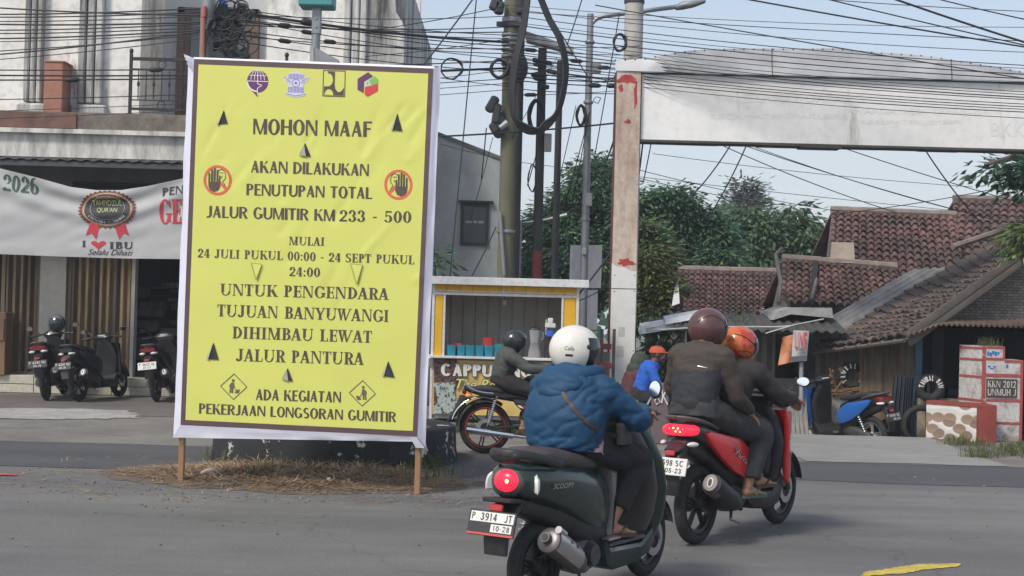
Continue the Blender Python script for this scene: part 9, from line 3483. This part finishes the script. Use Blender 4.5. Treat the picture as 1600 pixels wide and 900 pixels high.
# ------------------------------------------------------------------ two men sitting beyond the road
J = dict(pelvis=(0, 0, 0.50), waist=(0.02, 0, 0.62), chest=(0.08, 0, 0.80), neck=(0.13, 0, 0.92), head=(0.185, 0, 1.02),
   shL=(0.10, 0.17, 0.85), elL=(0.20, 0.24, 0.62), wrL=(0.38, 0.16, 0.56), shR=(0.10, -0.17, 0.85), elR=(0.19, -0.23, 0.61), wrR=(0.38, -0.14, 0.57),
   hipL=(0.04, 0.10, 0.48), knL=(0.44, 0.14, 0.48), anL=(0.42, 0.13, 0.10), hipR=(0.04, -0.10, 0.48), knR=(0.44, -0.13, 0.48), anR=(0.40, -0.12, 0.10))
ht = dict(torso=[(0.125, 0.165), (0.13, 0.17), (0.135, 0.18), (0.125, 0.175), (0.07, 0.085)], arm=0.85, hem=0.92, skin=m_skind,
    handL=((1, -0.3, -0.3), (0, -0.2, -1), 1, 0.25, 0.05), handR=((1, 0.3, -0.3), (0, 0.2, -1), -1, 0.25, 0.05))
ms_ = person('seated man in a bright blue T-shirt and orange cap beside the gantry column', J, m_tee, m_trous, dict(ht, cuffL=-0.35, cuffR=-0.35))
mb = MB()
mb.loft([(1.045, 0.178, 0, 0.102, 0.084), (1.08, 0.175, 0, 0.098, 0.08), (1.115, 0.17, 0, 0.07, 0.06), (1.13, 0.165, 0, 0.02, 0.02)], 22, 'Z', p=2.2)
mb.puff([(0.26, -0.055), (0.34, -0.045), (0.365, 0), (0.34, 0.045), (0.26, 0.055)], 0.006, 0.003, 1.05, 'XY')
mb.build('cap', m_capo, ms_)
mpos = P(1030, 548, 17.4)
finish(ms_, (mpos.x - 0.20, 17.4, mpos.z - 1.07), (1, -0.05, 0))
J2 = dict(J)
m2_ = person('seated figure with a dark green hood behind the man in blue', J2, mat('jersey_maroon', (0.09, 0.03, 0.035), 0.85, var=0.2), m_trous, dict(ht))
mb = MB()
mb.ell((0.155, 0, 1.02), (0.13, 0.115, 0.145), 18, 12)
mb.ell((0.10, 0, 0.93), (0.12, 0.13, 0.10), 16, 10)
remeshed(mb, 'hood', [m_hood], m2_, 0.014, 3, cloth_noise(0.008, (14, 14, 14), 0.004))
mp2_ = P(1000, 565, 18.3)
finish(m2_, (mp2_.x - 0.155, 18.3, mp2_.z - 1.03), (1, 0.2, 0))
for nm, pos, lb in (('bench', (mpos.x - 0.20, 17.4, mpos.z - 1.07), 'low wooden bench under the man in the blue T-shirt'), ('bench', (mp2_.x - 0.155, 18.3, mp2_.z - 1.03), 'low wooden bench under the hooded figure')):
 tb_ = thing(nm, lb, 'bench', (pos[0] - 0.05, pos[1], 0))
 zt3 = pos[2] + 0.40
 mb = MB()
 mb.bbox((pos[0] - 0.05, pos[1], zt3 - 0.025), (0.36, 0.8, 0.04), 0.006)
 mb.build('seat', m_plank, tb_, smooth=0)
 for sx in (-0.13, 0.05):
  for sy in (-0.34, 0.34):
   mb = MB()
   mb.bbox((pos[0] + sx, pos[1] + sy, (zt3 - 0.045) / 2), (0.05, 0.05, zt3 - 0.045), 0.004)
   mb.build('leg', m_plank, tb_, smooth=0)

# ------------------------------------------------------------------ cloth banner hung across the shop front
m_bcl = mat('banner_cloth', (0.52, 0.52, 0.52), 0.75, var=0.04, vscale=2, trans=0.15)
NY = 21.35
tops_ = [(-120, 236), (-40, 253), (0, 263), (60, 278), (110, 292), (150, 297), (190, 297), (230, 291), (293, 277), (360, 258), (420, 240)]
bots_ = [(-120, 392), (0, 397), (100, 401), (200, 404), (300, 405), (420, 405)]

def piece(tab, x):
 for (a, b), (c, d) in zip(tab, tab[1:]):
  if x <= c:
   return lerp(b, d, (x - a) / (c - a))
 return tab[-1][1]

def bnp(px, v, l=0.0):
 py = lerp(piece(tops_, px), piece(bots_, px), v)
 u = (px - 150) / 150
 arc_ = v * 1.3 + 0.32 * u * u
 fold = 0.035 * sin(arc_ * 15 + 0.6 * u) * math.exp(-((v - 0.22) / 0.25) ** 2) * math.exp(-(u / 1.2) ** 2) + 0.02 * noise.noise((px * 0.012, v * 2.5, 0)) + 0.012 * noise.noise((px * 0.03 + v * 4, v * 6, 5))
 p = P(px, py, NY)
 return V((p.x, p.y - fold - l, p.z))

mb = MB()
mb.grid(lambda u, v: bnp(-120 + 540 * u, 1 - v), 150, 44)
bo = mb.build('cloth_banner', m_bcl, base=P(150, 405, NY), smooth=180)
tag(bo, 'sagging white cloth banner hung across the shop front with a rosette print', 'banner')
LY = 0.007
bpx = lambda px, py, l=0.0: bnp(px, (py - piece(tops_, px)) / (piece(bots_, px) - piece(tops_, px)), LY + l)
mb = MB()
m_bg = mat('print_green', (0.045, 0.10, 0.065), 0.7)
m_br = mat('print_red', (0.52, 0.04, 0.06), 0.7)
m_bk = mat('print_black', (0.04, 0.035, 0.04), 0.7)
m_gold = mat('print_gold', (0.45, 0.25, 0.07), 0.7)
m_mar = mat('print_maroon', (0.13, 0.04, 0.045), 0.7)
m_lime = mat('print_lime', (0.48, 0.55, 0.22), 0.7)

def bword(mb, s, x0, x1, yb0, yb1, h, T, t, ser, gap=0.1, mi=0, l=0.0):
 mb.cur = mi
 letter(mb, s, lambda x, y, q: bpx(x, lerp(yb0, yb1, (x - x0) / (x1 - x0)) - y, q + l), x0, x1, 0, h, T=T, t=t, serif=ser, gap=gap)

bword(mb, 'AL 2026', -36, 60, 292, 304, 25, 0.22, 0.07, True, 0.06, 0)
bword(mb, 'PENERIMAAN', 254, 365, 307, 290, 13, 0.2, 0.17, False, 0.12, 2)
bword(mb, 'GEMILANG', 249, 395, 350, 347, 38, 0.24, 0.07, True, 0.05, 1)
bword(mb, 'I', 128, 135, 386, 386, 10, 0.22, 0.1, True, 0.1, 2)
bword(mb, 'IBU', 171, 208, 389, 389, 11, 0.24, 0.1, True, 0.08, 2)
mb.cur = 1
hp_ = [(0, 7), (-5, 2.5), (-11, -2), (-11.5, -5), (-8, -7), (-3, -6), (0, -3), (3, -6), (8, -7), (11.5, -5), (11, -2), (5, 2.5)]
mb.poly([bpx(154 + x, 383 + y * 0.95) for x, y in hp_])
fletter(mb, 'Selalu Dihati', lambda x, y, l: bpx(x, 398 + 1.5 * (x - 138) / 70 - y, l), 138, 208, 0, 9, 0, 0.4, 2)
mb.build('lettering', [m_bg, m_br, m_bk], bo, smooth=0)
mb = MB()
cx_, cy_ = 168, 327

def bdisc(rx, ry, mi, l, n=48, z=0, y0=0):
 mb.cur = mi
 pts = []
 for k in range(n):
  a = 2 * pi * k / n
  f = 1 + (z if k % 2 else -z)
  pts.append((cx_ + rx * f * cos(a), cy_ + y0 + ry * f * sin(a)))
 R_ = 8
 v = [bpx(cx_, cy_ + y0, l)]
 for q in range(1, R_ + 1):
  for x, y in pts:
   xx, yy = lerp(cx_, x, q / R_), lerp(cy_ + y0, y, q / R_)
   v.append(bpx(xx, max(piece(tops_, xx) + 0.5, yy), l))
 mb.add(v, [(0, 1 + (k + 1) % n, 1 + k) for k in range(n)] + [(1 + q * n + k, 1 + q * n + (k + 1) % n, 1 + (q + 1) * n + (k + 1) % n, 1 + (q + 1) * n + k) for q in range(R_ - 1) for k in range(n)])

for s in (-1, 1):
 mb.cur = 1
 mb.poly([bpx(cx_ + s * x, y, 0.001) for x, y in ((10, 350), (26, 346), (34, 368), (25, 364), (18, 374))])
bdisc(44.5, 29, 3, 0.004, 72, 0.05)
bdisc(40, 26, 2, 0.008)
bdisc(37.5, 24.3, 5, 0.012)
bdisc(36.5, 23.4, 0, 0.016)
bdisc(27.5, 18.5, 5, 0.02, y0=-1.5)
bdisc(26.8, 17.8, 0, 0.024, y0=-1.5)
mb.cur = 4
bw_ = lambda s, x0, x1, y0, y1, mi: fletter(mb, s, lambda x, y, l: bpx(x, y, 0.03), x0, x1, y0, y1, 0, 0, mi)
bw_('TAHFIDZUL', 145, 191, 321.5, 313.5, 4)
bw_("QUR'AN", 152, 184, 333, 324.5, 4)
bw_('PROGRAM', 147, 189, 311, 306.5, 2)
for i, ch in enumerate('PAKUSARI - JEMBER'):
 if ch == ' ':
  continue
 a = radians(lerp(148, 32, i / 16))
 w, S = glyph(ch, 0.2, 0.18, False)
 for pl in S:
  mb.cur = 5
  mb.poly([bpx(cx_ + cos(a) * (28.8 + y * 5.2) + (x - w / 2) * 4.6 * sin(a), cy_ + sin(a) * (18.8 + y * 3.6) - (x - w / 2) * 3.6 * cos(a), 0.03) for x, y in pl])
mb.build('rosette_print', [m_bk, m_br, m_gold, m_mar, m_lime, m_bcl], bo, smooth=0)
# cabinet at the left edge
mb = MB()
p = P(-2, 585, 22.3)
mb.bbox((p.x - 0.12, 22.5, zs + 0.5), (0.4, 0.35, 1.0), 0.01)
mb.bbox((p.x - 0.12, 22.32, zs + 0.72), (0.36, 0.03, 0.35), 0.01)
tag(mb.build('cabinet', mat('cabinet_wood', (0.22, 0.13, 0.07), 0.6, var=0.25, vscale=4, stretch=(1, 1, 0.2)), base=(p.x - 0.12, 22.5, zs), smooth=0), 'brown wooden cabinet by the shutter at the left picture edge', 'cabinet')

# ------------------------------------------------------------------ thin morning haze
hm = bpy.data.materials.new('haze')
hm.use_nodes = True
t_ = hm.node_tree
t_.nodes.remove(t_.nodes['Principled BSDF'])
pv = t_.nodes.new('ShaderNodeVolumePrincipled')
pv.inputs['Color'].default_value = (0.88, 0.93, 1.0, 1)
pv.inputs['Density'].default_value = 0.0017
pv.inputs['Anisotropy'].default_value = 0.2
t_.links.new(pv.outputs['Volume'], t_.nodes['Material Output'].inputs['Volume'])
mb = MB()
mb.bb((-125, -35, -1.6), (125, 125, 14.0))
tag(mb.build('haze', hm, smooth=0), 'thin pale haze over the whole street', 'haze', kind='stuff')
